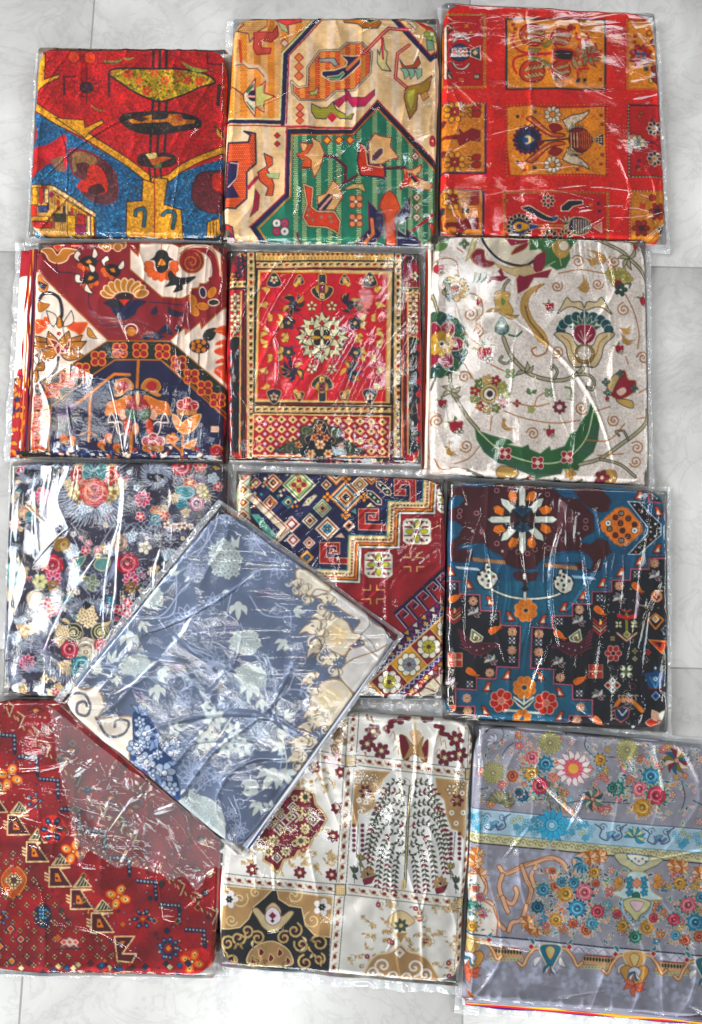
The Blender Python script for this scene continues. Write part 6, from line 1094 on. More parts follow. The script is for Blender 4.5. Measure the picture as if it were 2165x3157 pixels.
def cloth_red_tribal():
    s = Sheet(1700, 2050, '980f1c', 11)
    K, N, CR, O, M = '241018', '1c2848', 'ecd0a4', 'd87828', '5c1420'
    n = s.noise(120, 2); s.a *= (.78 + .4 * n)[..., None]; s.crackle('6c0c18', 12, .05, .5)
    def dash(p, c='8c98ac', r=9, st=24):
        p = [np.array(q, float) for q in p]
        for a, b in zip(p[:-1], p[1:]):
            m = max(1, int(np.hypot(*(b - a)) / st))
            for i in range(m): x, y = a + (b - a) * i / m; s.C(x, y, r + 7, '1c1c38'); s.C(x, y, r - 2, c, None, ry=r * .8)
    def hk(x, y, a=0, c='8c98ac'): s.at(x, y, a); s.L([(-50, -24), (60, -20), (64, 100)], 26, '241c3c'); 
    def hooks(x, y, c='9ca4b4'): s.L([(x - 60, y), (x + 60, y + 4), (x + 66, y + 120)], 26, '281a3c'); dash([(x - 60, y - 8), (x + 60, y + 2), (x + 66, y + 120)], c)
    for x, y in ((50, 320), (205, 470), (350, 620), (500, 820), (670, 965), (830, 1150), (1010, 1310), (1170, 1470), (1340, 1640)): hooks(x, y)
    for x, y in ((60, 120), (130, 190), (230, 290), (310, 390), (420, 480), (520, 590), (700, 800), (820, 890), (900, 980), (1220, 1330), (1330, 1410), (1440, 1520)):
        for i in range(4): s.L([(x - 60 + i * 20, y - 30 + i * 12), (x - 50 + i * 20, y - 6 + i * 12)], 8, ['c8b088', '484838', 'b09870'][i % 3])
        s.L([(x + 5, y - 30), (x + 50, y), (x + 20, y + 70)], 9, 'c0b090'); s.L([(x + 10, y - 14), (x + 36, y + 2), (x + 10, y + 60)], 6, K)
    # diagonal latch chain
    def latch(x, y, f=1):
        s.at(x, y, 0, 1, f)
        s.P([(-75, 20), (65, 20), (-5, 30), (75, 150), (-80, 155)], M, CR, 9); s.P([(-60, 30), (-15, 30), (55, 140), (-62, 142)], '4c1420'); s.P([(-40, 60), (-15, 60), (10, 120), (-42, 122)], O, K, 4); s.D(-25, 95, 12, K)
        s.P([(-60, 6), (0, -72), (66, 0)], '2c2820', CR, 7); [s.L([(-44 + i * 24, 0), (-10 + i * 18, -50)], 6, 'c8c0a0') for i in range(4)]
        [s.C(5 + i * 12, 50 + i * 18, 6, CR, K, 3) for i in range(6)]
        s.home(); [s.L([(x - 105, y + 60 + i * 22), (x - 88, y + 68 + i * 22)], 12, CR) for i in range(3)]
    for x, y in ((-10, 690), (145, 840), (275, 1020), (430, 1190), (575, 1340), (715, 1500)): latch(x, y)
    s.P([(795, 1680), (930, 1680), (845, 1800), (940, 1800), (910, 1860), (810, 1850)], M, CR, 9); s.P([(830, 1710), (870, 1710), (840, 1760)], O, K, 4)
    # orange four-petal florets
    def floret(x, y, r=86, c1='e8a050', c2='f0dcb0'):
        for a in (20, 110, 200, 290): t = math.radians(a); s.C(x + r * .62 * math.cos(t), y + r * .62 * math.sin(t), r * .5, 'd84418', None, 4, r * .38, a); s.C(x + r * .62 * math.cos(t), y + r * .62 * math.sin(t), r * .38, c1, None, 4, r * .28, a); s.C(x + r * .68 * math.cos(t), y + r * .68 * math.sin(t), r * .2, c2, None, 4, r * .15, a); s.C(x + r * .66 * math.cos(t), y + r * .66 * math.sin(t), 7, K)
        s.D(x, y, 14, 'f0d0a0', K, 3)
    floret(80, 600); floret(520, 1100, 80); floret(820, 1410, 80); floret(1310, 1850, 70, 'd86830', 'e8b880')
    def darkf(x, y, r, n=8, c=N): 
        for i in range(n): t = math.radians(360 * i / n); s.C(x + r * .66 * math.cos(t), y + r * .66 * math.sin(t), r * .34, c, '7c1828', 4, r * .22, 360 * i / n); s.C(x + r * .74 * math.cos(t), y + r * .74 * math.sin(t), 8, '6c98bc')
        s.D(x, y, r * .28, O, K, 4)
    s.C(380, 950, 96, 'c8261c'); darkf(380, 950, 88, 6); darkf(1160, 1760, 84, 9); darkf(20, 1550, 60, 6); s.C(310, 1540, 64, N, '701428', 6, 84); [s.C(290 + 20 * (i % 3), 1500 + 26 * (i // 3), 7, '6cb0c8') for i in range(9)]
    s.C(980, 1560, 60, 'c8261c'); darkf(985, 1560, 74, 6, '282440'); darkf(250, 760, 60, 5, '34243c')
    # spotted field lower left
    for j in range(14):
        for i in range(-4, 14):
            x, y = 20 + i * 92 + j * 44 * (1 if j % 2 else 0), 1120 + j * 58
            x = 10 + i * 95 + (j % 2) * 48
            if y < 1130 + max(0, x - 60) * 1.02 - 60 or y > 1930: continue
            s.at(x, y, 40); s.R(-15, -15, -3, -3, 'd8c098', K, 3); s.R(3, 3, 15, 15, 'd8c098', K, 3); s.R(3, -15, 15, -3, 'a89870', K, 3); s.R(-15, 3, -3, 15, 'a89870', K, 3); s.home()
    s.B([(110, 1200), (200, 1290), (110, 1420), (25, 1300)], 'b8582c', 'e0a058', 6); s.D(112, 1300, 62, '3c2420', 'e0c090', 5); [s.flower(112 + dx, 1300 + dy, 26, 4, 'd8c090', K, None, 3, 45) for dx, dy in ((-40, 0), (40, 0), (0, -40), (0, 40))]; s.D(110, 1235, 24, 'd83428')
    for x, y in ((90, 1630), (158, 1700), (95, 1850), (15, 1750)): s.D(x, y, 44, N, 'b8302c', 4); s.D(x, y, 22, O if y > 1720 else 'c83030', 'e8c890', 4)
    s.D(490, 1720, 60, 'c8b8ac', '7c2830', 5, 36); [s.D(490 + d, 1720, 20, 'd86c58', 'e8e0d8', 3) for d in (-40, 0, 40)]; s.L([(400, 1765), (570, 1765)], 12, '4c2438')
    for i in range(260): x, y = s.r.uniform(0, 1560), s.r.uniform(100, 1940); s.C(x, y, 7, s.r.choice(['d8d0c8', '7c90a8', 'e8c080', '28304c']), K, 3)
    for i in range(70): x, y = s.r.uniform(400, 1500), s.r.uniform(100, 1850); s.D(x, y, s.r.uniform(12, 30), s.r.choice([N, M, 'c86028', '34403c']), 'c89868' if i % 3 == 0 else K, 3)
    for x, y in ((260, 150), (340, 280), (940, 800), (770, 740), (500, 420)): s.D(x, y, 60, '7c1c20', K, 5, 30); s.D(x, y, 28, 'd88038', K, 4, 16)
    s.B([(1250, 1800), (1400, 1760), (1450, 1850), (1400, 1930), (1280, 1920)], 'c82018'); floret(1320, 1850, 76, 'e08838', 'f0c888')
    for i in range(40): x = s.r.uniform(150, 1300); s.D(x, s.r.uniform(1850, 1960), 24, s.r.choice([N, CR, 'd83828', '2c5c8c', M]), K, 4)
    s.mottle(.1, 10); return s

def cloth_panel_tree():
    s = Sheet(1600, 1860, 'f0eee8', 12, 1.6)
    K, T, M, CR, G = '1c2028', 'bc9a70', '7c1430', 'ecd8ac', '4c5c48'
    def fl(x, y, r, c=M, o=K, core=CR): s.flower(x, y, r, 6, c, o, core, 2.5, 15, .36, .26)
    def tiny(x, y, k=1): s.flower(x, y, 15 * k, 4, CR, T, '9c3048', 2, 45); s.leaf(x + 12, y + 8, 30 * k, 12, s.r.uniform(0, 360), CR, 'a88458', 2); s.leaf(x - 12, y - 8, 30 * k, 12, s.r.uniform(0, 360), 'b8a078', None, 2)
    # left upper: red medallion
    s.P([(110, 350), (790, 350), (730, 1010), (100, 960)], 'f2f0ea')
    for i in range(90):
        x, y = s.r.uniform(200, 740), s.r.uniform(380, 960)
        tiny(x, y)
    for x, y in ((740, 600), (720, 760), (530, 970), (260, 950), (760, 400), (710, 980), (610, 370)): s.burst(x, y, 40, 7, M, None, 2, .2, 0, .6); s.C(x, y, 9, CR)
    med = [(395, 975), (370, 930), (320, 900), (330, 850), (290, 830), (270, 760), (240, 700), (260, 620), (330, 560), (420, 530), (500, 490), (560, 490), (610, 520), (620, 580), (660, 620), (685, 665), (660, 710), (610, 770), (580, 830), (520, 850), (500, 890), (440, 900), (420, 950)]
    s.P(med, M, CR, 14); s.L(med, 3, 'a08050', True)
    for x, y, r in ((560, 540, 40), (535, 790, 40), (380, 790, 38), (560, 620, 34), (560, 720, 34), (350, 850, 34), (450, 850, 34)): s.burst(x, y, r, 8, CR, K, 2, .3); s.C(x, y, r * .3, G, K, 2)
    for x, y, r in ((490, 655, 52), (415, 715, 52), (480, 710, 40), (420, 650, 36), (605, 665, 46), (490, 600, 36), (400, 885, 34), (360, 700, 36)): s.D(x, y, r, 'f0e8e0', K, 3); s.D(x, y, r * .72, M, 'd8b8a0', 3); s.D(x, y, r * .45, 'f0e8e0', K, 3); s.D(x, y, r * .2, '4c1c48')
    for i in range(26):
        a = i * 2.4; q = math.sqrt((i + .5) / 26); s.burst(465 + 175 * q * math.cos(a), 700 + 165 * q * math.sin(a), 22, 7, CR if i % 3 else 'c85060', K, 1.5, .3)
    # borders
    def chain(x0, y0, x1, y1, w=60):
        d = np.array([x1 - x0, y1 - y0], float); L = np.hypot(*d); d /= L; nn = np.array([-d[1], d[0]])
        a, b = np.array([x0, y0]), np.array([x1, y1]); s.P([a - nn * w / 2, b - nn * w / 2, b + nn * w / 2, a + nn * w / 2], 'f0ece4')
        for sg in (-1, 1): s.L([a + nn * w / 2 * sg, b + nn * w / 2 * sg], 4, '3c3c44')
        m = int(L / 56)
        for i in range(m):
            p = a + d * (i + .5) * L / m; s.L([p - d * 26 - nn * 13, p - d * 6 + nn * 8, p + d * 26 + nn * 13], 5, 'b08c60'); s.L([p - d * 26 - nn * 4, p - d * 6 + nn * 15], 3, 'c8b090'); s.C(p[0], p[1], 13, M, 'c0a078', 3, 10, math.degrees(math.atan2(d[1], d[0])))
    chain(840, 330, 1510, 415); chain(640, 310, 790, 335); chain(800, 1065, 1455, 1145); chain(100, 1005, 730, 1065); chain(835, 70, 820, 300); chain(808, 375, 765, 1025, 56); chain(755, 1100, 715, 1600, 56); chain(1510, 130, 1500, 380, 40); chain(1500, 450, 1455, 1110, 40); chain(1448, 1180, 1420, 1620, 40)
    for x, y in ((817, 338), (760, 1065), (1500, 415), (1455, 1145)): s.R(x - 30, y - 31, x + 30, y + 31, CR, K, 6); [s.D(x - 20 + 13 * i, y - 20 + 13 * j, 5, T) for i in range(4) for j in range(4)]
    # top panel
    s.B([(1090, 200), (1120, 190), (1150, 230), (1150, 330), (1110, 320)], M, CR, 4); s.B([(1260, 220), (1230, 240), (1210, 320), (1250, 345)], M, CR, 4); s.B([(1130, 200), (1180, 250), (1230, 200), (1220, 260), (1240, 340), (1180, 300), (1120, 330), (1150, 260)], T, '8c7048', 4)
    s.B([(1150, 180), (1190, 160), (1220, 190), (1190, 250)], 'ecc8a0'); s.L([(1185, 80), (1185, 190)], 12, CR)
    for x, y in ((945, 170), (912, 240), (992, 280), (1415, 215), (1435, 300), (1352, 320)): fl(x, y, 48)
    for p in ([(1070, 110), (1040, 120), (1050, 140), (1010, 150), (1030, 170)], [(1300, 140), (1340, 150), (1330, 180), (1370, 190)]): s.S(p, 26, M)
    for x, y in ((1100, 110), (1140, 90), (1240, 100), (1270, 95)): s.C(x, y, 22, M, K, 3)
    for x, y in ((1060, 230), (1040, 200), (1300, 220), (1330, 250), (1060, 280), (1300, 300)): s.S([(x, y), (x + 20, y - 30), (x + 30, y + 20)], 5, 'c8a878')
    for x, y in ((935, 90), (910, 80), (1430, 150), (1460, 130), (900, 290), (1450, 350)): s.leaf(x, y, 34, 14, 60, 'b8a080'); s.D(x, y, 8, 'c85878')
    for i in range(16): fl(s.r.uniform(700, 780), s.r.uniform(120, 290), 24, T, K, CR)
    # willow panel
    s.P([(845, 375), (1500, 460), (1440, 1110), (795, 1030)], 'f0efec')
    for pts in ([(845, 385), (1040, 400), (1000, 440), (980, 490), (950, 520), (960, 590), (900, 630), (860, 640), (850, 700), (825, 700)], [(1300, 435), (1480, 455), (1460, 780), (1420, 730), (1390, 720), (1360, 640), (1350, 560), (1310, 520)]): s.P(pts, T, CR, 6); s.L(pts, 2, 'a08458', True)
    for x, y, r in ((900, 440, 30), (950, 430, 24), (900, 510, 34), (1390, 500, 30), (1420, 560, 34), (1440, 470, 24), (880, 410, 20)): s.burst(x, y, r * 1.2, 6, 'ecdcc0' if r != 34 else M, K, 3, .3)
    for x, y in ((865, 560), (905, 570), (870, 625), (860, 450), (1450, 520), (1390, 630), (1415, 690), (1455, 630)): s.C(x, y, 15, 'f4ece0', None); s.C(x, y, 5, K)
    s.S([(1155, 480), (1140, 700), (1125, 1050)], 17, '2c3c38'); s.S([(1155, 480), (1140, 700), (1125, 1050)], 5, CR); s.L([(1118, 1020), (1116, 1060)], 26, CR); s.L([(1118, 1020), (1116, 1060)], 4, 'b08850')
    for k in range(8):
        y0 = 480 + k * 58; R = (150, 185, 215, 235, 215, 165, 115, 65)[k]; dr = (40, 90, 150, 230, 250, 270, 230, 180)[k]; x0 = 1152 - k * 3
        for sx in (-1, 1):
            pts = s.sm([(x0, y0), (x0 + sx * R * .5, y0 - 26), (x0 + sx * R * .85, y0 + dr * .3), (x0 + sx * R, y0 + dr)], False, 20)
            seg = np.r_[0, np.cumsum(np.hypot(*np.diff(pts, axis=0).T))]; m = int(seg[-1] / 27); tt = np.linspace(0, seg[-1], m + 1)
            pts = np.column_stack([np.interp(tt, seg, pts[:, 0]), np.interp(tt, seg, pts[:, 1])]); s.L(pts, 4, '8c7444')
            for i in range(1, len(pts)):
                p, q = pts[i - 1], pts[i]; a = math.degrees(math.atan2(q[1] - p[1], q[0] - p[0])); c = M if (i > len(pts) - 3 or (i * 7 + k) % 11 == 0) else (G if i % 2 else '343c38')
                s.leaf(q[0], q[1], 30, 14, a + 50, c); s.leaf(q[0], q[1], 30, 14, a - 50, c)
    for p in ([(1155, 490), (1150, 450), (1120, 430)], [(1155, 480), (1190, 440), (1220, 440)]): s.S(p, 3, 'b09868')
    for x0 in (860, 1410):
        for k in range(6):
            y = 700 + k * 28 + (50 if x0 > 1000 else 0)
            for sx in (-1, 1): s.C(x0 + sx * 24, y, 10, '8c2444', K, 3)
        s.L([(x0, 690 + (50 if x0 > 1000 else 0)), (x0 - 10, 880)], 4, K)
    for x, y in ((915, 980), (1325, 1030)): s.burst(x, y, 46, 9, T, '6c5430', 2, .25); s.C(x, y, 10, K); s.P([(x - 30, y + 30), (x + 40, y + 10), (x + 20, y + 50), (x - 20, y + 60)], '8c2c40', K, 4)
    for x, y in ((870, 900), (835, 970), (1380, 950), (1410, 1030)):
        for a in (-120, -60, -90, 60): s.leaf(x, y, 44, 18, a, 'a89c60' if x in (870, 1380) else G, K, 3)
        s.L([(x, y), (x + 5, y + 60)], 4, G)
    # black and tan corner
    s.P([(105, 1040), (715, 1105), (690, 1570), (65, 1490)], K); s.P([(105, 1045), (375, 1065), (330, 1110), (270, 1160), (240, 1230), (190, 1280), (130, 1290), (80, 1290)], T, CR, 6); s.P([(400, 1070), (715, 1110), (700, 1335), (610, 1320), (560, 1270), (540, 1170), (470, 1160), (410, 1120)], T, CR, 6)
    for x, y, r, d in ((190, 1120, 50, 1), (280, 1080, 34, -1), (140, 1240, 36, 1), (500, 1100, 44, 1), (600, 1240, 50, -1), (660, 1150, 30, 1)): s.spiral(x, y, r, CR, 6, 1.4, s.r.rand() * 360, d)
    for x, y in ((130, 1120), (655, 1165)): s.flower(x, y, 52, 5, 'f4f0ec', None, None, 3); s.flower(x, y, 22, 6, K)
    s.B([(260, 1180), (290, 1170), (330, 1210), (340, 1170), (380, 1140), (420, 1180), (425, 1220), (470, 1190), (495, 1200), (450, 1260), (400, 1300), (370, 1310), (320, 1280), (290, 1230)], 'd8c8a0', '7c6848', 5); s.B([(340, 1190), (375, 1165), (410, 1190), (420, 1240), (375, 1270), (335, 1240)], 'f0e8ec', '8c3c5c', 4); s.D(375, 1215, 22, '8c1c4c'); s.D(375, 1245, 12, K)
    s.B([(250, 1490), (240, 1430), (290, 1380), (370, 1360), (440, 1390), (480, 1440), (470, 1500)], T, CR, 6)
    for x, y in ((305, 1425), (410, 1430), (260, 1470), (455, 1480), (360, 1460)): s.leaf(x, y + 20, 50, 30, -90, '7c1c38', CR, 4)
    for x, y, r, d in ((180, 1340, 44, 1), (230, 1300, 40, -1), (290, 1340, 40, 1), (440, 1340, 40, -1), (500, 1300, 44, 1), (540, 1380, 44, -1), (640, 1370, 50, 1), (120, 1370, 40, -1), (150, 1470, 44, 1), (560, 1480, 44, -1), (640, 1460, 34, 1), (90, 1440, 30, -1)): s.spiral(x, y, r, 'ccb07c', 11, 1.4, s.r.rand() * 360, d); s.D(x, y, 9, '7c1c38')
    for i in range(24): s.leaf(s.r.uniform(80, 680), s.r.uniform(1320, 1520), 50, 18, s.r.uniform(0, 360), s.r.choice(['ccb07c', 'e0d0a8', 'a88c5c']), K, 3)
    # lower right lace panel
    for i in range(80):
        x, y = s.r.uniform(780, 1430), s.r.uniform(1140, 1600)
        if (x - 1100) ** 2 / 4 + (y - 1560) ** 2 * .8 < 120 ** 2: continue
        tiny(x, y, .95); 
        if i % 2: s.spiral(x + 20, y, 26, 'c4b08c', 4, .8, s.r.rand() * 360)
        if i % 5 == 0: s.C(x, y, 13, 'c04070', K, 3); s.D(x, y, 5, CR)
    s.B([(1030, 1240), (1060, 1200), (1100, 1185), (1150, 1210), (1180, 1250), (1130, 1280), (1070, 1280)], 'ecd8b0', 'b89868', 5); s.burst(1103, 1270, 44, 7, G, None, 2, .2); s.P([(1070, 1310), (1140, 1310), (1100, 1370)], T, CR, 4)
    s.B([(1100, 1380), (1150, 1420), (1220, 1440), (1280, 1500), (1290, 1600), (910, 1590), (910, 1510), (960, 1440), (1040, 1420)], T, 'ecdcc0', 10)
    for x, y, r, d in ((1000, 1500, 50, 1), (1180, 1510, 50, -1), (950, 1540, 40, 1), (1240, 1550, 40, -1), (1060, 1560, 36, 1), (1130, 1570, 36, -1)): s.spiral(x, y, r, 'f0ece4', 12, 1.4, 90, d)
    s.D(1095, 1425, 36, 'f0e8dc', 'a88458', 5); s.D(1095, 1425, 12, T)
    s.mottle(.03, 30); return s

def cloth_grey_bouquet():
    s = Sheet(1700, 2000, 'a4a4b0', 13, 1.8)
    K, W = '1c2430', 'f0ece0'
    def ly(x, y0, y1=None): return y0 + (x - 140) * .062
    def sl(x, y): return y + (x - 140) * .085 - (0 if x > 140 else 0)
    col = dict(pink=('e88c98', '9c3048', 'f8c4c8'), blue=('48a0c8', '14506c', 'a0d8e8'), gold=('dca850', '8c5c24', 'f4dc98'), navy=('205c7c', '0c2c44', '5c9cb8'), green=('2c8478', '0c3c40', '88c8b0'), coral=('d87858', '8c3028', 'f4b898'), rose=('d85c70', '8c2038', 'f4a0a8'), aqua=('68c0dc', '1c6c94', 'c0ecf4'))
    def rs(x, y, r, k):
        r *= .86; s.burst(x, y, r * 1.5, 9, s.r.choice(['2c8c98', '4c9080', '1c5c7c', 'd8a070']), W, 2, .5, s.r.rand() * 40, .3)
        c, d, l = col[k]; s.rose(x, y, r, c, d, l, 7)
    def lf(x, y, a, l=44, c=None): c = c or s.r.choice(['2c8c98', '1c5c7c', 'd87850', 'b8a050', '4c9080', 'e8a070', '20406c']); s.leaf(x, y, l, l * .36, a, c, W, 2.5, .2)
    def filler(x, y, r, n=12):
        for i in range(n * 3): a = s.r.uniform(0, 360); q = math.radians(a); k = s.r.uniform(.4, 1); lf(x + r * k * math.cos(q), y + r * k * math.sin(q), a + s.r.uniform(-50, 50), s.r.uniform(34, 60))
    def chry(x, y, r):
        s.C(x, y, r * .8, 'a09c88')
        for k in range(4):
            for i in range(14): a = i * 25.7 + k * 13; q = math.radians(a); rr = r * (.25 + .2 * k); s.leaf(x + rr * .7 * math.cos(q), y + rr * .7 * math.sin(q), r * .36, r * .16, a, 'ccc890', '7c7a5c', 2.5)
        s.C(x, y, r * .12, 'e0dcac', '7c7a5c', 3)
    def whiteline(x, y, r, n=3):
        for i in range(n):
            a = s.r.rand() * 6.28; px, py = x + r * .6 * math.cos(a), y + r * .6 * math.sin(a); s.flower(px, py, r * .4, 5, None, 'c0c4d8', None, 2.5, s.r.rand() * 90); s.leaf(px, py, r * .7, r * .26, s.r.rand() * 360, None, 'c0c4d8', 2.5)
    # upper field scatter
    for i in range(330):
        x = s.r.uniform(150, 1660); y = sl(x, s.r.uniform(80, 560)); lf(x, y, s.r.uniform(0, 360), s.r.uniform(22, 44))
    for i in range(70): x = s.r.uniform(160, 1650); y = sl(x, s.r.uniform(90, 560)); s.flower(x, y, s.r.uniform(20, 32), 5, s.r.choice(['e88c98', 'e8a078', 'f0c8c0', '7cc4d8', 'd8c070']), '6c3040', 'f4e0a0', 2.5)
    for p in ([(320, 260), (350, 210), (390, 180)], [(470, 540), (620, 530), (700, 500)], [(860, 130), (840, 200), (900, 260), (1030, 270)], [(730, 560), (820, 540), (960, 550), (1130, 560)], [(180, 470), (230, 460)], [(1450, 420), (1470, 520), (1450, 600)], [(1520, 540), (1600, 580)]): s.S(p, 6, '1c4460')
    chry(262, 370, 80); chry(622, 180, 88); chry(1110, 225, 86)
    filler(550, 380, 150, 24); filler(1230, 440, 160, 26)
    for i in range(14): a = i * 25.7; q = math.radians(a); s.leaf(765 + 50 * math.cos(q), 340 + 50 * math.sin(q), 70, 34, a, 'f0e4e4', '9c4458', 3)
    for i in range(11): a = i * 32.7; q = math.radians(a); s.leaf(765 + 22 * math.cos(q), 340 + 22 * math.sin(q), 46, 24, a, 'e8788c', 'c04458', 2)
    s.C(765, 340, 34, 'f0c070', 'd07040', 4)
    for x, y, r, k in ((508, 272, 46, 'pink'), (592, 312, 50, 'blue'), (505, 375, 52, 'gold'), (560, 450, 62, 'rose'), (385, 390, 40, 'coral'), (446, 510, 44, 'navy'), (425, 490, 30, 'navy'), (935, 285, 42, 'gold'), (1258, 390, 56, 'blue'), (1185, 470, 54, 'pink'), (1290, 510, 68, 'rose'), (1200, 585, 60, 'gold'), (1040, 465, 52, 'green'), (1010, 460, 36, 'green')): rs(x, y, r, k)
    for x, y in ((640, 385), (625, 400), (660, 400), (640, 415), (1120, 400), (1140, 415), (1115, 425), (940, 375), (925, 395), (955, 395)): s.flower(x, y, 20, 5, 'f0a898', '7c3040', 'f4dca0', 2.5)
    for x, y, r in ((885, 530, 66), (1420, 290, 80)):
        for i in range(12): a = i * 30; q = math.radians(a); s.leaf(x + 12 * math.cos(q), y + 12 * math.sin(q), r, r * .34, a, ['c8ccb0', '5c8c84', 'e8a890', '2c5c6c'][i % 4] if r < 70 else ['8c3040', 'f0d8c0', '8c7c3c', '2c6c84'][i % 4], K, 2.5, .2)
        s.C(x, y, r * .2, 'e8a898', K, 3)
    for i in range(16): a = i * 22.5; s.leaf(310 + 10 * math.cos(a), 560, 90, 24, 180 + i * 12, '8c9068' if i % 2 else 'b8b48c', K, 2.5)
    s.S([(240, 190), (300, 170), (330, 130), (320, 90)], 5, '34405c'); [s.leaf(270, 175, 60, 22, a, 'e0e0ec', '4c587c', 3) for a in (150, 190, 230, 270)]; s.C(180, 75, 24, '8c5c34', K, 4); s.C(215, 90, 24, '8c5c34', K, 4)
    for x in (620, 680): s.S([(x, 430), (x - 10, 500), (x + 5, 600)], 5, K); [s.flower(x + (-1) ** i * 12, 440 + i * 30, 14, 5, 'b8b48c', K, None, 2) for i in range(6)]
    # pale blue band
    def band(y0, y1, c, n=40): s.P([(100, sl(100, y0)), (1700, sl(1700, y0) + 10), (1700, sl(1700, y1) + 10), (100, sl(100, y1))], c)
    band(592, 742, 'bcd8e8'); band(742, 806, 'd8d4b0')
    for yy, w, c in ((592, 5, '2c4c74'), (742, 5, '3c8ca0'), (806, 9, K), (600, 3, 'e8f0f4')): s.L([(100, sl(100, yy)), (1700, sl(1700, yy) + 10)], w, c)
    for x, t in ((270, 0), (630, 1), (1000, 0), (1150, 2), (1300, 0), (170, 3), (430, 3), (840, 3), (1450, 3), (1580, 3), (730, 3), (520, 3)):
        y = sl(x, 665)
        if t == 0:
            for sx in (-1, 1): s.S([(x + sx * 100, y - 50), (x + sx * 60, y - 20), (x + sx * 70, y + 30), (x + sx * 20, y + 50), (x + sx * 10, y)], 8, '3c4c74'); s.spiral(x + sx * 50, y - 30, 26, '4c5c84', 5, 1.3, 0, sx); s.leaf(x + sx * 30, y, 60, 24, 90 + sx * 60, '7cb4cc', '34446c', 3); [s.C(x + sx * 20 + i * 9, y + 40 - i * 7, 9, '7c9cc0', '34446c', 2.5) for i in range(4)]
        elif t == 1: [s.leaf(x + 30 * math.cos(math.radians(a)), y - 10 + 26 * math.sin(math.radians(a)), 84, 40, a, '5cb8dc', '1c6490', 3) for a in range(0, 360, 30)]; s.C(x, y - 10, 40, '7cc8e4', '1c6490', 4); s.C(x, y - 10, 22, 'b8e0f0', '1c6490', 4)
        elif t == 2: [s.leaf(x, y + 20, 70, 26, a, 'd8dca0' if i % 2 else '3c9cb0', '1c5470', 3) for i, a in enumerate(range(180, 390, 26))]
        else: [s.flower(x + dx, y + dy, 24, 5, s.r.choice(['a8d4e8', 'd4dcb0', '6cc0dc']), '2c84a4', None, 2.5, s.r.rand() * 90) for dx, dy in ((-40, -20), (0, -36), (40, -10), (-20, 20), (24, 26), (0, 50))]
    for i in range(42): x = 110 + i * 38; y = sl(x, 774); s.spiral(x, y, 20, '8c8860', 6, 1.1, 180, 1 if i % 2 else -1); s.leaf(x, y + 10, 34, 12, -40, 'f0ecc8', '8c8860', 2)
    # middle field
    for i in range(44): x = s.r.uniform(180, 520); whiteline(x, sl(x, s.r.uniform(830, 1330)), 44, 2)
    for i in range(22): x = s.r.uniform(420, 980); whiteline(x, sl(x, s.r.uniform(820, 900)), 40, 2)
    for p in ([(300, 960), (340, 1000), (430, 960), (520, 930), (620, 900), (700, 930), (740, 1010), (780, 980), (770, 910), (830, 880), (960, 870)], [(320, 1010), (300, 1080), (320, 1150), (380, 1190), (410, 1130), (400, 1090)], [(440, 950), (470, 1040), (500, 1100), (480, 1190)], [(130, 1000), (200, 1040), (210, 1120), (180, 1170), (250, 1190), (280, 1290), (330, 1350)], [(320, 1150), (340, 1210), (355, 1240)], [(360, 1360), (380, 1310), (440, 1290), (470, 1200)], [(530, 960), (500, 1010), (520, 1080)]):
        s.S(p, 34, 'a8643c'); s.S(p, 22, 'f0c8a8'); 
    for p in ([(340, 1000), (430, 960), (620, 900), (740, 1010)], [(470, 1040), (500, 1100), (480, 1190)]): s.S(p, 4, 'c07848')
    for x, y in ((160, 880), (150, 930), (180, 1010), (930, 890), (870, 900), (500, 1330), (540, 1350), (1400, 950), (1450, 960), (1560, 1000), (480, 1310)): [s.leaf(x, y, 56, 26, a, ['e8b078', 'f0d0b0', 'c87840'][i % 3], '8c4c28', 3) for i, a in enumerate(range(0, 360, 45))]
    s.P([(100, 1010), (170, 1000), (215, 1080), (190, 1160), (260, 1210), (290, 1300), (280, 1400), (90, 1390)], 'ece4dc', 'b8744c', 8)
    for x, y, r, k in ((130, 1215, 50, 'green'), (165, 1235, 40, 'green'), (180, 1150, 30, 'pink'), (195, 1250, 34, 'pink'), (130, 1335, 40, 'gold'), (150, 1090, 30, 'coral')): rs(x, y, r, k)
    for i in range(26): lf(s.r.uniform(100, 270), s.r.uniform(1030, 1370), s.r.uniform(0, 360), 36)
    for i in range(330): x = s.r.uniform(520, 1660); y = sl(x, s.r.uniform(900, 1340)); lf(x, y, s.r.uniform(0, 360), s.r.uniform(26, 54))
    for i in range(80): x = s.r.uniform(540, 1660); y = sl(x, s.r.uniform(900, 1330)); s.flower(x, y, s.r.uniform(20, 32), 5, s.r.choice(['e88c98', 'e8a078', 'f0c8c0', '7cc4d8', 'd8c070', '48a0c8']), '4c3040', 'f4e0a0', 2.5)
    s.S([(700, 1000), (780, 960), (830, 940), (800, 1010)], 6, '1c5470'); [s.leaf(830, 930, 90, 22, a, '2c7c9c', 'a8d8e8', 3) for a in (60, 90, 120, 150, 200)]
    filler(740, 1130, 140, 20)
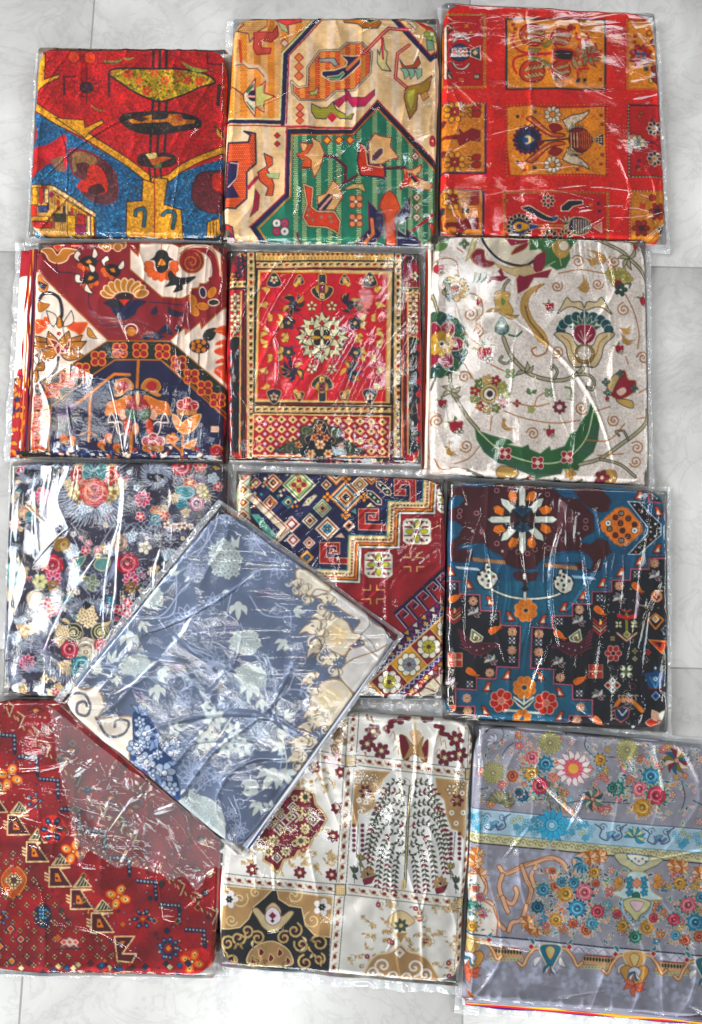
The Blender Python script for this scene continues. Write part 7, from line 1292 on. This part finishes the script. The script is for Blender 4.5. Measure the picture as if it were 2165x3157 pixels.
    for x, y, r, k in ((575, 1100, 44, 'blue'), (630, 980, 26, 'coral'), (650, 1080, 34, 'coral'), (715, 1125, 56, 'gold'), (832, 1115, 62, 'pink'), (785, 1215, 56, 'blue'), (915, 1235, 50, 'rose'), (690, 1050, 34, 'blue'), (765, 1055, 38, 'blue'), (540, 1210, 44, 'navy'), (655, 1290, 44, 'gold'), (760, 1310, 34, 'coral'), (845, 1350, 38, 'coral'), (895, 990, 42, 'gold'), (905, 1060, 30, 'coral'), (880, 1310, 40, 'aqua'), (1075, 1330, 44, 'gold'), (1230, 1340, 46, 'gold'), (1155, 1400, 44, 'green'), (1040, 1255, 34, 'rose'), (1270, 1280, 34, 'rose'), (1435, 1060, 46, 'gold'), (1490, 1200, 60, 'pink'), (1400, 1290, 46, 'rose'), (1535, 1310, 58, 'blue'), (1570, 1150, 40, 'blue'), (1470, 1420, 38, 'coral'), (1640, 1250, 50, 'gold'), (1560, 1400, 40, 'coral'), (1410, 1390, 36, 'aqua')): rs(x, y, r, k)
    # central cartouche
    s.B([(1040, 870), (1310, 900), (1300, 940), (1240, 970), (1170, 1000), (1100, 960), (1050, 930)], 'd8d4b0', '54644c', 6); s.B([(1100, 880), (1240, 895), (1180, 950)], 'f0ece0', '2c7c94', 6); [s.D(1110 + i * 22, 905 + (i % 2) * 16, 9, '2c7c94') for i in range(6)]
    s.B([(1110, 1000), (1170, 985), (1230, 1010), (1260, 1110), (1330, 1160), (1230, 1165), (1170, 1150), (1100, 1160), (1010, 1120), (1080, 1090)], 'd8ecec', 'd8b870', 5)
    for dx in (-1, 1): [s.flower(1165 + dx * 46, 1040 + i * 40, 26, 5, '2ca0c0', '14607c', None, 3, i * 20) for i in range(3)]
    s.D(1165, 1060, 34, 'e8a888', 'b85848', 4); s.C(1160, 1140, 26, '1c7464', K, 3); [s.leaf(1280, 1050, 60, 30, a, 'e0a868', 'a85c30', 3) for a in range(-90, 91, 40)]; [s.leaf(1060, 1060, 50, 30, a, 'e0b070', 'a85c30', 3) for a in range(90, 271, 40)]
    s.B([(1080, 1170), (1160, 1150), (1250, 1180), (1230, 1230), (1190, 1260), (1160, 1300), (1120, 1250), (1090, 1220)], 'dcd8a8', '3c5c4c', 5); s.B([(1120, 1180), (1160, 1170), (1210, 1185), (1165, 1240)], 'e8d0d8', '8c5c70', 4)
    s.S([(1070, 1170), (1080, 1240), (1150, 1320), (1240, 1250), (1265, 1180)], 10, 'a8d4e8')
    # dark rule and lower lambrequin
    s.P([(100, sl(100, 1385)), (1700, sl(1700, 1385) + 10), (1700, sl(1700, 1480) + 10), (1350, sl(1350, 1440)), (100, sl(100, 1440))], 'd8d8e4'); s.L([(80, sl(80, 1385)), (1700, sl(1700, 1385) + 12)], 10, '183450')
    s.P([(60, sl(60, 1500)), (1700, sl(1700, 1500)), (1700, 2000), (60, 2000)], 'a0a1ae')
    for i in range(28): x = s.r.uniform(150, 1640); s.S([(x - 40, sl(x, 1440)), (x, sl(x, 1405)), (x + 40, sl(x, 1440))], 4, '8c90a8')
    for i in range(95): x = s.r.uniform(170, 1640); whiteline(x, sl(x, s.r.uniform(1540, 1690)), 40, 2)
    for x0 in (345, 920, 1390):
        y = sl(x0, 1480); s.P([(x0 - 90, y - 30), (x0 + 90, y - 20), (x0 + 110, y + 40), (x0 - 120, y + 24)], 'd8b088', '8c5c40', 3); s.L([(x0 - 80, y - 36), (x0 + 80, y - 24)], 6, 'a82838')
        for i in range(10): s.C(x0 - 84 + i * 19, y - 12 + i * 1.4, 8, '1c3c34', None, ry=14); s.C(x0 - 96 + i * 21, y + 44, 11, 'a8a888', 'e0dcb8', 3)
    for x0, k in ((620, 1), (1150, 2), (1600, 1), (115, 2)):
        y = sl(x0, 1440)
        for sx in (-1, 1): s.S([(x0 + sx * 20, y), (x0 + sx * 90, y - 10), (x0 + sx * 140, y + 40), (x0 + sx * 170, y + 100), (x0 + sx * 200, y + 80)], 26, 'a86838'); s.S([(x0 + sx * 20, y), (x0 + sx * 90, y - 10), (x0 + sx * 140, y + 40), (x0 + sx * 170, y + 100), (x0 + sx * 200, y + 80)], 14, 'ecc8a0'); s.leaf(x0 + sx * 100, y - 30, 60, 26, -90 + sx * 40, '3c8c9c', W, 3); s.leaf(x0 + sx * 60, y + 40, 80, 34, 90 - sx * 30, 'e8e4e0', '2c5c7c', 3); s.D(x0 + sx * 120, y - 20, 20, 'c84048', W, 3)
        s.B([(x0 - 70, y - 20), (x0, y - 40), (x0 + 70, y - 20), (x0 + 40, y + 60), (x0, y + 120), (x0 - 40, y + 60)], '2c7c94' if k == 1 else 'dcb078', 'e8d8b8', 6); s.B([(x0 - 30, y), (x0, y - 25), (x0 + 30, y), (x0, y + 60)], 'd8c890', '7c4c30', 4)
        if k == 2: s.B([(x0 - 90, y + 80), (x0 - 50, y + 50), (x0, y + 70), (x0 + 60, y + 50), (x0 + 90, y + 90), (x0 + 40, y + 160), (x0 - 40, y + 160)], 'd8a868', '8c5430', 6); s.B([(x0 - 40, y + 90), (x0, y + 60), (x0 + 40, y + 90), (x0, y + 150)], 'dcdce8', '4c587c', 5); [s.leaf(x0, y + 180, 74, 34, a, 'e0846c', '9c3c40', 4) for a in (20, 90, 160, 200, -20)]
        [s.leaf(x0, y + 90, 70, 18, a, ['f0ece8', '2c7c94', 'd87840'][i % 3], '1c405c', 3) for i, a in enumerate((50, 70, 90, 110, 130))]
    s.mottle(.04, 24); return s

# ================================================================ a folded cloth in its clear bag
def homography(src, dst):
    A, b = [], []
    for (x, y), (u, v) in zip(src, dst):
        A.append([x, y, 1, 0, 0, 0, -u * x, -u * y]); b.append(u); A.append([0, 0, 0, x, y, 1, -v * x, -v * y]); b.append(v)
    h = np.append(np.linalg.solve(np.array(A, float), np.array(b, float)), 1).reshape(3, 3)
    return lambda x, y: ((h[0, 0] * x + h[0, 1] * y + h[0, 2]) / (h[2, 0] * x + h[2, 1] * y + 1), (h[1, 0] * x + h[1, 1] * y + h[1, 2]) / (h[2, 0] * x + h[2, 1] * y + 1))
def sample(img, cell, x, y):
    h, w = img.shape[:2]; fx = np.clip(x / cell - .5, 0, w - 1.001); fy = np.clip(y / cell - .5, 0, h - 1.001)
    i, j = fx.astype(int), fy.astype(int); a, b = (fx - i)[..., None], (fy - j)[..., None]
    return (img[j, i] * (1 - a) + img[j, i + 1] * a) * (1 - b) + (img[j + 1, i] * (1 - a) + img[j + 1, i + 1] * a) * b

class Pack:
    def __init__(s, sheet_fn, label, world, sheet, z0=0.0, thick=.027, seed=1, bag=(.010, .010, .010, .010), streak=(90, 1.0), wr=1.0, creases=26, under=None, strips=(), flap=None, tent=.7, corner=.0075):
        # world: outline corners on the floor (far left, far right, near right, near left); sheet: the same corners on the printed design
        s.seed, s.z0, s.th, s.r = seed, z0, thick, corner
        w = np.array(world, float); cen = w.mean(0); d = (w[1] - w[0]) + (w[2] - w[3]); ang = math.atan2(d[1], d[0])
        ca, sa = math.cos(-ang), math.sin(-ang); loc = (w - cen) @ np.array([[ca, sa], [-sa, ca]])
        s.loc = loc; s.W = (np.hypot(*(loc[1] - loc[0])) + np.hypot(*(loc[2] - loc[3]))) / 2; s.H = (np.hypot(*(loc[3] - loc[0])) + np.hypot(*(loc[2] - loc[1]))) / 2
        s.root = bpy.data.objects.new('packaged_tablecloth', None); C.objects.link(s.root); s.root.empty_display_size = .05
        s.root.location = (cen[0], cen[1], z0); s.root.rotation_euler = (0, 0, ang)
        s.root['label'] = label; s.root['category'] = 'tablecloth'; s.root['group'] = 'folded printed cloths in clear plastic bags'
        q = np.array(sheet, float); s.to_sheet = homography(loc, q)
        sh = sheet_fn(); s.img, s.cell = sh.done(), sh.Q * 2
        span = max(np.ptp(q[:, 0]), np.ptp(q[:, 1])); s.step = s.H / span * s.cell * (1.05 if span < 1700 else 1.15)
        s.cloth(); s.layers(under)
        for st in strips: s.strip(*st)
        s.tent = tent; s.film(bag, streak, wr, creases, flap)
    def place(s, u, v):
        """u, v in metres from the centre (v towards far) -> local xy inside the measured outline"""
        a, b = u / s.W + .5, .5 - v / s.H; a, b = a[..., None], b[..., None]; L = s.loc
        return (L[0] * (1 - a) + L[1] * a) * (1 - b) + (L[3] * (1 - a) + L[2] * a) * b
    def relief(s, u, v):
        sd = s.seed * 13
        return .0034 * (vnoise(u * 16 + 9, v * 16 + 5, sd) - .3) + .0016 * vnoise(u * 45, v * 45, sd + 1) + .0011 * ridge(u * 26 + 2 * vnoise(u * 9, v * 9, sd + 3), v * 9, sd + 2, 4) + .003 * np.clip(np.cos(u / s.W * 3), 0, 1) * np.clip(np.cos(v / s.H * 3), 0, 1)
    def cloth(s):
        r = s.r; arc = r * math.pi / 2; sk = .004; hx, hy = s.W / 2, s.H / 2
        ex, ey = hx - r + arc + sk, hy - r + arc + sk
        nx, ny = int(2 * ex / s.step), int(2 * ey / s.step)
        U, V = np.meshgrid(np.linspace(-ex, ex, nx), np.linspace(ey, -ey, ny))
        wob = .0044 * (vnoise(U * 13, V * 13, s.seed) - .5) + .0012 * (vnoise(U * 40, V * 40, s.seed) - .5)
        def ax(t, h):
            q = np.clip((np.abs(t) - (h - r)) / r, 0, math.pi / 2); ext = np.clip(np.abs(t) - (h - r) - arc, 0, 1)
            return np.where(np.abs(t) < h - r, t, np.sign(t) * (h - r + r * np.sin(q))), np.cos(q), ext
        x, cu, e1 = ax(U, hx); y, cv, e2 = ax(V, hy)
        k = .07 * (np.abs(x) / hx * np.abs(y) / hy) ** 10; x2, y2 = x * (1 - k), y * (1 - k)      # softened corners
        P = s.place(x2 + wob * np.abs(x) / hx, y2 + wob * np.abs(y) / hy)
        z = s.th - r + r * cu * cv - np.maximum(e1, e2) + s.relief(U, V) * cu * cv
        co = np.dstack([P, z]).reshape(-1, 3); X, Y = s.to_sheet(P[..., 0], P[..., 1])
        col = sample(s.img, s.cell, X, Y).reshape(-1, 3)
        mesh_obj('printed_cloth', co, gridf(ny, nx), [CLOTH], s.root, True, col)
    def slab(s, name, z0, z1, off, cshift, parent, n=150):
        """one folded thickness of the cloth: a rounded pad, off = (left, right, near, far) overhang in metres"""
        l, rr, nr, fa = off; x0, x1, y0, y1 = -s.W / 2 - l, s.W / 2 + rr, -s.H / 2 - nr, s.H / 2 + fa
        t = np.linspace(0, 4, n, False); k = t.astype(int) % 4; f = t - t.astype(int); pw = .96
        sx = np.choose(k, [2 * f - 1, 1 + 0 * f, 1 - 2 * f, -1 + 0 * f]); sy = np.choose(k, [-1 + 0 * f, 2 * f - 1, 1 + 0 * f, 1 - 2 * f])
        c = 1 - .035 * (np.abs(sx) * np.abs(sy)) ** 8
        bx, by = (x0 + x1) / 2 + sx * c * (x1 - x0) / 2, (y0 + y1) / 2 + sy * c * (y1 - y0) / 2
        rings = []; h = (z1 - z0) / 2; R = min(h, .006)
        prof = [(0, -1), (.5, -.86), (.87, -.5), (1, 0), (.87, .5), (.5, .86), (0, 1), (-2.5, 1.0)]
        cols = []
        for o, zz in prof:
            w = 1 + (R * (o - 1)) / (s.W / 2); nz = .0012 * (vnoise(t * 9, t * 0 + zz, s.seed + int(z0 * 1e4)) - .5)
            P = s.place(bx * w + nz, by * w + nz); rings.append(np.column_stack([P, z0 + h + zz * h + 0 * nz]))
            X, Y = s.to_sheet(P[:, 0] * .97, P[:, 1] * .97); cols.append(sample(s.img, s.cell, X + cshift[0], Y + cshift[1]))
        rings.append(np.tile(np.array([[*s.place(np.array([(x0 + x1) / 2]), np.array([(y0 + y1) / 2]))[0], z1]]), (n, 1))); cols.append(cols[-1])
        v = np.vstack(rings); f = []
        for a in range(len(rings) - 1):
            i = np.arange(n); j = (i + 1) % n; f.append(np.stack([a * n + i, a * n + j, (a + 1) * n + j, (a + 1) * n + i], 1))
        return v, np.vstack(f), np.vstack(cols)
    def layers(s, under):
        top = s.th - s.r - .003; n = 4; V, F, K, b = [], [], [], 0; rg = np.random.RandomState(s.seed)
        for i in range(n):
            off = tuple(rg.uniform(-.0035, .0005, 4))
            v, f, c = s.slab('', top * i / n, top * (i + 1) / n + .0004, off, rg.uniform(-260, 260, 2), None); V.append(v); F.append(f + b); K.append(c); b += len(v)
        s.stack = mesh_obj('folded_layers', np.vstack(V), np.vstack(F), [CLOTH], s.root, True, np.vstack(K))
        if under:       # a lower fold that reaches out past the top sheet
            off, z0, z1, sh = under; hx = s.W / 2; nx, ny = 150, 330
            x0, x1, y0, y1 = -hx - off[0], hx + off[1], -s.H / 2 - off[2], s.H / 2 + off[3]
            U, Vv = np.meshgrid(np.linspace(x0, x1, 300), np.linspace(y1, y0, 300)); P = s.place(U, Vv)
            d = np.minimum(np.minimum(U - x0, x1 - U), np.minimum(Vv - y0, y1 - Vv)); R = (z1 - z0); z = z0 + R * np.sqrt(np.clip(1 - np.clip(1 - d / R, 0, 1) ** 2, 0, 1)) + .001 * vnoise(U * 40, Vv * 40, 5)
            X, Y = s.to_sheet(P[..., 0], P[..., 1]); col = sample(s.img, s.cell, X + sh[0], Y + sh[1]).reshape(-1, 3)
            mesh_obj('lower_fold', np.dstack([P, z]).reshape(-1, 3), gridf(300, 300), [CLOTH], s.root, True, col)
    def strip(s, side, off, z, rad, color, seed, wave=.002, ends=(0, 0)):
        """a rolled fold edge showing along one side; off = distance outside the top sheet"""
        n = 120; t = np.linspace(-1, 1, n); w = wave * (vnoise(t * 3 + seed, t * 0, seed) - .5) * 2; o = off + (ends[0] * (1 - t) + ends[1] * (1 + t)) / 2
        if side == 'left': u, v = -s.W / 2 - o + w, t * s.H / 2 * .95
        elif side == 'right': u, v = s.W / 2 + o + w, t * s.H / 2 * .95
        elif side == 'near': u, v = t * s.W / 2 * .97, -s.H / 2 - o + w
        P = s.place(u, v); m = 8; a = np.linspace(0, 2 * np.pi, m, False); tan = np.gradient(P, axis=0); tan /= np.linalg.norm(tan, axis=1)[:, None]; nrm = np.column_stack([-tan[:, 1], tan[:, 0]])
        co = np.zeros((n, m, 3)); co[:, :, :2] = P[:, None] + nrm[:, None] * (rad * np.cos(a))[None, :, None]; co[:, :, 2] = z + w[:, None] * .3 + rad * .9 * np.sin(a)[None]
        i = np.arange(n - 1)[:, None] * m; j = np.arange(m)[None]; jn = (j + 1) % m; f = np.stack([i + j, i + jn, i + m + jn, i + m + j], -1).reshape(-1, 4)
        c = Sheet.k(color).astype(float); c = np.where(c <= .04045, c / 12.92, ((c + .055) / 1.055) ** 2.4)
        mesh_obj('fold_edge', co.reshape(-1, 3), f, [CLOTH], s.stack, True, np.tile(c, (n * m, 1)))
    def film(s, bag, streak, wr, creases, flap):
        l, rt, nr, fa = bag; hx, hy = s.W / 2, s.H / 2; st = .00085 if wr > 0 else .001
        x0, x1, y0, y1 = -hx - l, hx + rt, -hy - nr, hy + fa
        nx, ny = int((x1 - x0) / st), int((y1 - y0) / st); U, V = np.meshgrid(np.linspace(x0, x1, nx), np.linspace(y1, y0, ny)); sd = s.seed * 31
        qu, qv = np.clip((np.abs(U) - (hx - s.r)) / s.r, 0, 1), np.clip((np.abs(V) - (hy - s.r)) / s.r, 0, 1)
        rim = np.sqrt(np.clip(1 - qu ** 2, 0, 1)) * np.sqrt(np.clip(1 - qv ** 2, 0, 1))
        inside = s.th - s.r + s.r * rim + s.relief(U, V) * rim
        du, dv = np.clip(np.abs(U) - hx, 0, 1), np.clip(np.abs(V) - hy, 0, 1); d = np.hypot(du, dv)
        drop = np.exp(-(d / .0045) ** 1.3); out = np.maximum((s.th - s.r) * drop, .0012 + .0045 * vnoise(U * 120, V * 120, sd + 7) * np.clip(d / .004, 0, 1) + .004 * ridge(U * 60, V * 60, sd + 8, 2) * np.clip(d / .006, 0, 1))
        z = np.where(d > 0, out, inside) + .0009
        # near side: the film is drawn from the top edge down to the gathered seam as a slope
        t0 = .40 + .34 * vnoise(U * 26, U * 0 + 2, sd + 15) + .12 * vnoise(U * 120, U * 0, sd + 16); y = -V - (hy - s.r)
        plane = s.th - s.r + s.r * np.cos(t0) - np.tan(t0) * (y - s.r * np.sin(t0)) + s.relief(U, -hy + s.r + 0 * V) * .8 + .0012
        on = (y > s.r * np.sin(t0) * .6) & (-V < hy + .0038 * s.tent) & (np.abs(U) < hx - .002); z = np.where(on & (s.tent > 0), np.maximum(z, plane), z)
        # long drawn folds
        a = math.radians(streak[0]); c, q = math.cos(a), math.sin(a); L = U * c + V * q; T = -U * q + V * c
        warp = .012 * (vnoise(U * 12, V * 12, sd) - .5); T = T + warp
        amt = np.clip((vnoise(U * 11 + 3, V * 11, sd + 4) * .6 + vnoise(U * 23, V * 23, sd + 14) * .4 - .46) * 4, 0, 1) * streak[1]
        w = .0017 * ridge(L * 5, T * 42, sd + 1, 4) * amt + .0006 * ridge(L * 7, T * 120, sd + 2, 4) * amt
        w += .0019 * vnoise(L * 5, T * 16, sd + 9) + .0001 * vnoise(U * 60, V * 60, sd + 10)
        rg = np.random.RandomState(sd)
        for i in range(creases // 2 + 4):
            px, py = rg.uniform(-hx, hx), rg.uniform(-hy, hy); ang = math.radians(streak[0]) + rg.normal() * (.3 if i % 3 else 1.2); ln = rg.uniform(.03, .13) * (1.3 if i % 3 else .6); wd = rg.uniform(.0015, .006); ht = wd * rg.uniform(.2, .6)
            cx, cy = math.cos(ang), math.sin(ang); tt = (U - px) * cx + (V - py) * cy; dd = -(U - px) * cy + (V - py) * cx + rg.uniform(-2.5, 2.5) * tt ** 2
            e = np.clip(1 - (np.abs(tt) / ln) ** 2, 0, 1); w = np.maximum(w, w * .4 + ht * np.clip(1 - np.abs(dd) / (wd * (.3 + .7 * e) + 1e-6), 0, 1) * e)
        edge = np.clip(np.minimum(hx - np.abs(U), hy - np.abs(V)) / .02, 0, 1)
        w += (1 - edge) * .0016 * ridge(U * 48, V * 48, sd + 11, 2) * (d <= 0)      # gathered where the bag turns down
        z = z + w * abs(wr)
        P = s.place(U, V)
        jag = .004 * (vnoise(U * 22, V * 22, sd + 12) - .5); P = P + (np.dstack([np.sign(U) * jag, np.sign(V) * jag]) * np.clip(d / .008, 0, 1)[..., None])
        v = np.dstack([P, z]).reshape(-1, 3)
        s.bag = mesh_obj('plastic_bag', v, gridf(ny, nx), [FILM, GATHERED], s.root, True, None, (d.reshape(ny, nx)[:-1, :-1] > .0015).ravel())
        if flap: s.flap(*flap)
    def flap(s, outline, z, seed):
        """the empty tail of the bag, laid out flat beside the cloth (outline on the floor plan)"""
        a = -s.root.rotation_euler[2]; q = np.array(outline, float) - np.array(s.root.location[:2]); o = q @ np.array([[math.cos(a), math.sin(a)], [-math.sin(a), math.cos(a)]]); st = .0011; x0, y0 = o.min(0); x1, y1 = o.max(0)
        # four-corner patch
        n, m = int(max(np.hypot(*(o[1] - o[0])), np.hypot(*(o[2] - o[3]))) / st), int(max(np.hypot(*(o[3] - o[0])), np.hypot(*(o[2] - o[1]))) / st)
        A, B = np.meshgrid(np.linspace(0, 1, n), np.linspace(0, 1, m)); A3, B3 = A[..., None], B[..., None]
        jag = (vnoise(A * 9, B * 9, seed) - .5) * .02
        P = (o[0] * (1 - A3) + o[1] * A3) * (1 - B3) + (o[3] * (1 - A3) + o[2] * A3) * B3; P = P + np.dstack([jag, -jag]) * B3
        U, V = P[..., 0], P[..., 1]
        zz = z(A, B) + .004 * vnoise(U * 18, V * 18, seed) + .0065 * ridge(U * 13 + V * 6, V * 19 - U * 5, seed + 1, 3) + .0014 * ridge(U * 50, V * 40, seed + 2, 4) * vnoise(U * 20, V * 20, seed + 5) + .0005 * ridge(U * 110, V * 100, seed + 3, 2) * np.clip(B * 2 - 1.1 + vnoise(U * 15, V * 15, seed + 6), 0, 1)
        rim = np.clip((B - .93) / .07, 0, 1) + np.clip((.03 - A) / .03, 0, 1); zz = zz + .0035 * rim * ridge(U * 120, V * 120, seed + 8, 2) + .003 * np.exp(-((B - .72 - .12 * vnoise(A * 4, A * 0, seed)) / .02) ** 2) * vnoise(A * 30, B * 9, seed + 9)
        rg = np.random.RandomState(seed)
        for i in range(26):
            px, py = rg.uniform(x0, x1), rg.uniform(y0, y1); a = rg.uniform(0, 3.14); ln = rg.uniform(.02, .09); wd = rg.uniform(.002, .005); cx, cy = math.cos(a), math.sin(a)
            tt = (U - px) * cx + (V - py) * cy; dd = -(U - px) * cy + (V - py) * cx; e = np.clip(1 - (np.abs(tt) / ln) ** 2, 0, 1); zz = zz + wd * .45 * np.clip(1 - np.abs(dd) / wd, 0, 1) * e
        f = gridf(m, n)
        mesh_obj('bag_tail', np.dstack([P, zz]).reshape(-1, 3), f, [DOUBLED], s.bag)

# ================================================================ the cloths, row by row
Pack(cloth_lamps, 'red and blue cloth with black lamps and a speckled yellow bowl, far left',
     [(-0.6711, 0.3186), (-0.3793, 0.3239), (-0.37, 0.0145), (-0.6635, 0.0119)], [(102, 38), (1545, 45), (1520, 1500), (22, 1478)],
     seed=1, streak=(60, 0.6), creases=24, bag=(0.01, 0.008, 0.006, 0.006))
Pack(cloth_arabesque, 'cream and peach dotted cloth with hooked birds on a green medallion',
     [(-0.3715, 0.3757), (-0.0514, 0.3824), (-0.0534, 0.0118), (-0.3724, 0.0115)], [(92, 55), (1535, 58), (1505, 1645), (12, 1612)],
     seed=2, streak=(20, 0.5), creases=24, bag=(0.012, 0.006, 0.006, 0.012))
Pack(cloth_red_panels, 'bright red cloth with orange flower panels and blue-edged squares',
     [(-0.0463, 0.4111), (0.283, 0.3986), (0.2925, 0.0243), (-0.0488, 0.031)], [(75, 30), (1480, 108), (1560, 1625), (45, 1562)],
     seed=3, streak=(12, 0.9), creases=30, bag=(0.006, 0.012, 0.008, 0.008))
Pack(cloth_navy_lotus, 'maroon, cream and navy cloth with a band of four-petal florets',
     [(-0.6472, 0.0041), (-0.362, 0.0097), (-0.3538, -0.3199), (-0.6382, -0.3206)], [(190, 22), (1562, 28), (1528, 1592), (112, 1560)],
     seed=4, streak=(88, 0.6), creases=18, bag=(0.042, 0.008, 0.007, 0.007), under=((.034, 0, .002, -.004), .002, .015, (25, 0)), strips=[('left', .002, .018, .0032, '6c1420', 3, .004), ('left', .0062, .0165, .0022, '2c1838', 5), ('left', .0085, .0165, .0013, 'd09030', 7, .003), ('left', .011, .0155, .0026, '7c1822', 9, .004), ('left', .0142, .015, .0012, 'b87028', 11), ('left', .017, .0145, .0022, '8c1c26', 13, .003)])
Pack(cloth_red_medallion, 'red cloth with a cream snowflake medallion inside a cream and black frame',
     [(-0.3623, -0.0031), (-0.0748, 0.0001), (-0.0676, -0.3188), (-0.3483, -0.3196)], [(60, 66), (1512, 84), (1525, 1672), (58, 1640)],
     seed=5, streak=(62, 1.1), creases=30, bag=(0.009, 0.009, 0.012, 0.012))
Pack(cloth_cream_garden, 'off-white linen cloth with green leaves, vines and a peacock-tail flower',
     [(-0.0559, 0.0291), (0.2615, 0.0296), (0.2589, -0.3407), (-0.0595, -0.3334)], [(100, 40), (1508, 70), (1532, 1692), (62, 1622)],
     seed=6, streak=(96, 0.6), creases=20, wr=0.75, bag=(0.01, 0.013, 0.01, 0.006), under=((.008, 0, 0, -.004), .002, .015, (40, 40)), strips=[('left', .003, .019, .0026, 'd8ccc0', 3), ('left', .006, .012, .0026, '8c3c34', 5)])
Pack(cloth_dark_blossom, 'charcoal cloth with roses, dotted blossoms and white feathery outlines',
     [(-0.6612, -0.3311), (-0.3509, -0.3232), (-0.3449, -0.6537), (-0.6466, -0.6616)], [(82, 58), (1545, 58), (1500, 1652), (24, 1652)],
     seed=7, streak=(88, 0.6), creases=18, wr=0.6, bag=(0.009, 0.006, 0.006, 0.008))
Pack(cloth_stepped_star, 'crimson and navy cloth with stepped border, diamonds and daisy band, half covered',
     [(-0.335, -0.3354), (-0.036, -0.339), (-0.0342, -0.6483), (-0.3275, -0.6506)], [(92, 74), (1546, 128), (1538, 1668), (60, 1640)],
     seed=8, streak=(42, 1.5), creases=36, bag=(0.012, 0.01, 0.016, 0.012))
Pack(cloth_teal_birds, 'black and teal cloth with a white star, orange flowers and small birds',
     [(-0.0294, -0.3418), (0.2842, -0.3487), (0.276, -0.683), (-0.0329, -0.6728)], [(90, 68), (1502, 134), (1502, 1678), (58, 1590)],
     seed=9, streak=(84, 0.9), creases=26, bag=(0.01, 0.012, 0.01, 0.008))
Pack(cloth_red_tribal, 'deep red cloth with a diagonal chain of latch hooks, in the near left corner',
     [(-0.6665, -0.6661), (-0.3325, -0.6557), (-0.3337, -1.0179), (-0.6455, -1.0205)], [(-75, 78), (1560, 70), (1470, 1962), (-120, 1930)],
     seed=11, streak=(-12, 0.8), creases=30, bag=(0.01, 0.008, 0.012, 0.008))
Pack(cloth_panel_tree, 'white cloth in framed squares with a willow tree and a maroon medallion',
     [(-0.3297, -0.6641), (0.0092, -0.6771), (-0.0078, -1.0198), (-0.3303, -1.0032)], [(130, 20), (1522, 112), (1440, 1618), (62, 1502)],
     seed=12, streak=(82, 0.3), creases=12, wr=0.5, bag=(0.01, 0.006, 0.022, 0.014))
Pack(cloth_grey_bouquet, 'grey-lilac cloth with bands of coloured roses, in the near right corner',
     [(0.0117, -0.6825), (0.3384, -0.703), (0.323, -1.0541), (-0.0025, -1.0382)], [(158, 68), (1660, 205), (1640, 1935), (80, 1808)],
     seed=13, streak=(-8, 0.35), creases=14, bag=(0.008, 0.008, 0.026, 0.008), under=((0, 0, .014, 0), .002, .010, (0, -900)), strips=[('near', .0015, .019, .0022, 'b8b4c8', 3), ('near', .0035, .016, .0020, 'e8b428', 5), ('near', .006, .0145, .0018, '28245c', 7), ('near', .0085, .013, .0020, 'e8a41c', 9), ('near', .0105, .0115, .0018, 'b02030', 11), ('near', .0125, .0105, .0015, '4c2468', 12)])
Pack(cloth_blue_vine, 'slate blue cloth with pale vines and cream scallops, lying turned on top of the others',
     [(-0.3505, -0.39), (-0.1006, -0.5631), (-0.3023, -0.8534), (-0.5554, -0.6644)], [(770, 84), (1545, 655), (858, 1612), (66, 948)],
     seed=10, z0=0.031, thick=0.025, streak=(36, 0.75), creases=44, wr=0.8, flap=([(-0.5744, -0.6684), (-0.3056, -0.8541), (-0.3614, -0.8942), (-0.5226, -0.8686)], lambda A, B: -.0005 + .0135 * (1 - B) ** 2, 77), bag=(0.012, 0.008, 0.006, 0.006), strips=[('right', -.001, .015, .0035, 'c8ccd8', 3, .003), ('right', .001, .009, .0032, '3c4870', 5, .003), ('right', .0015, .004, .0034, 'c8ccd8', 7, .003)])
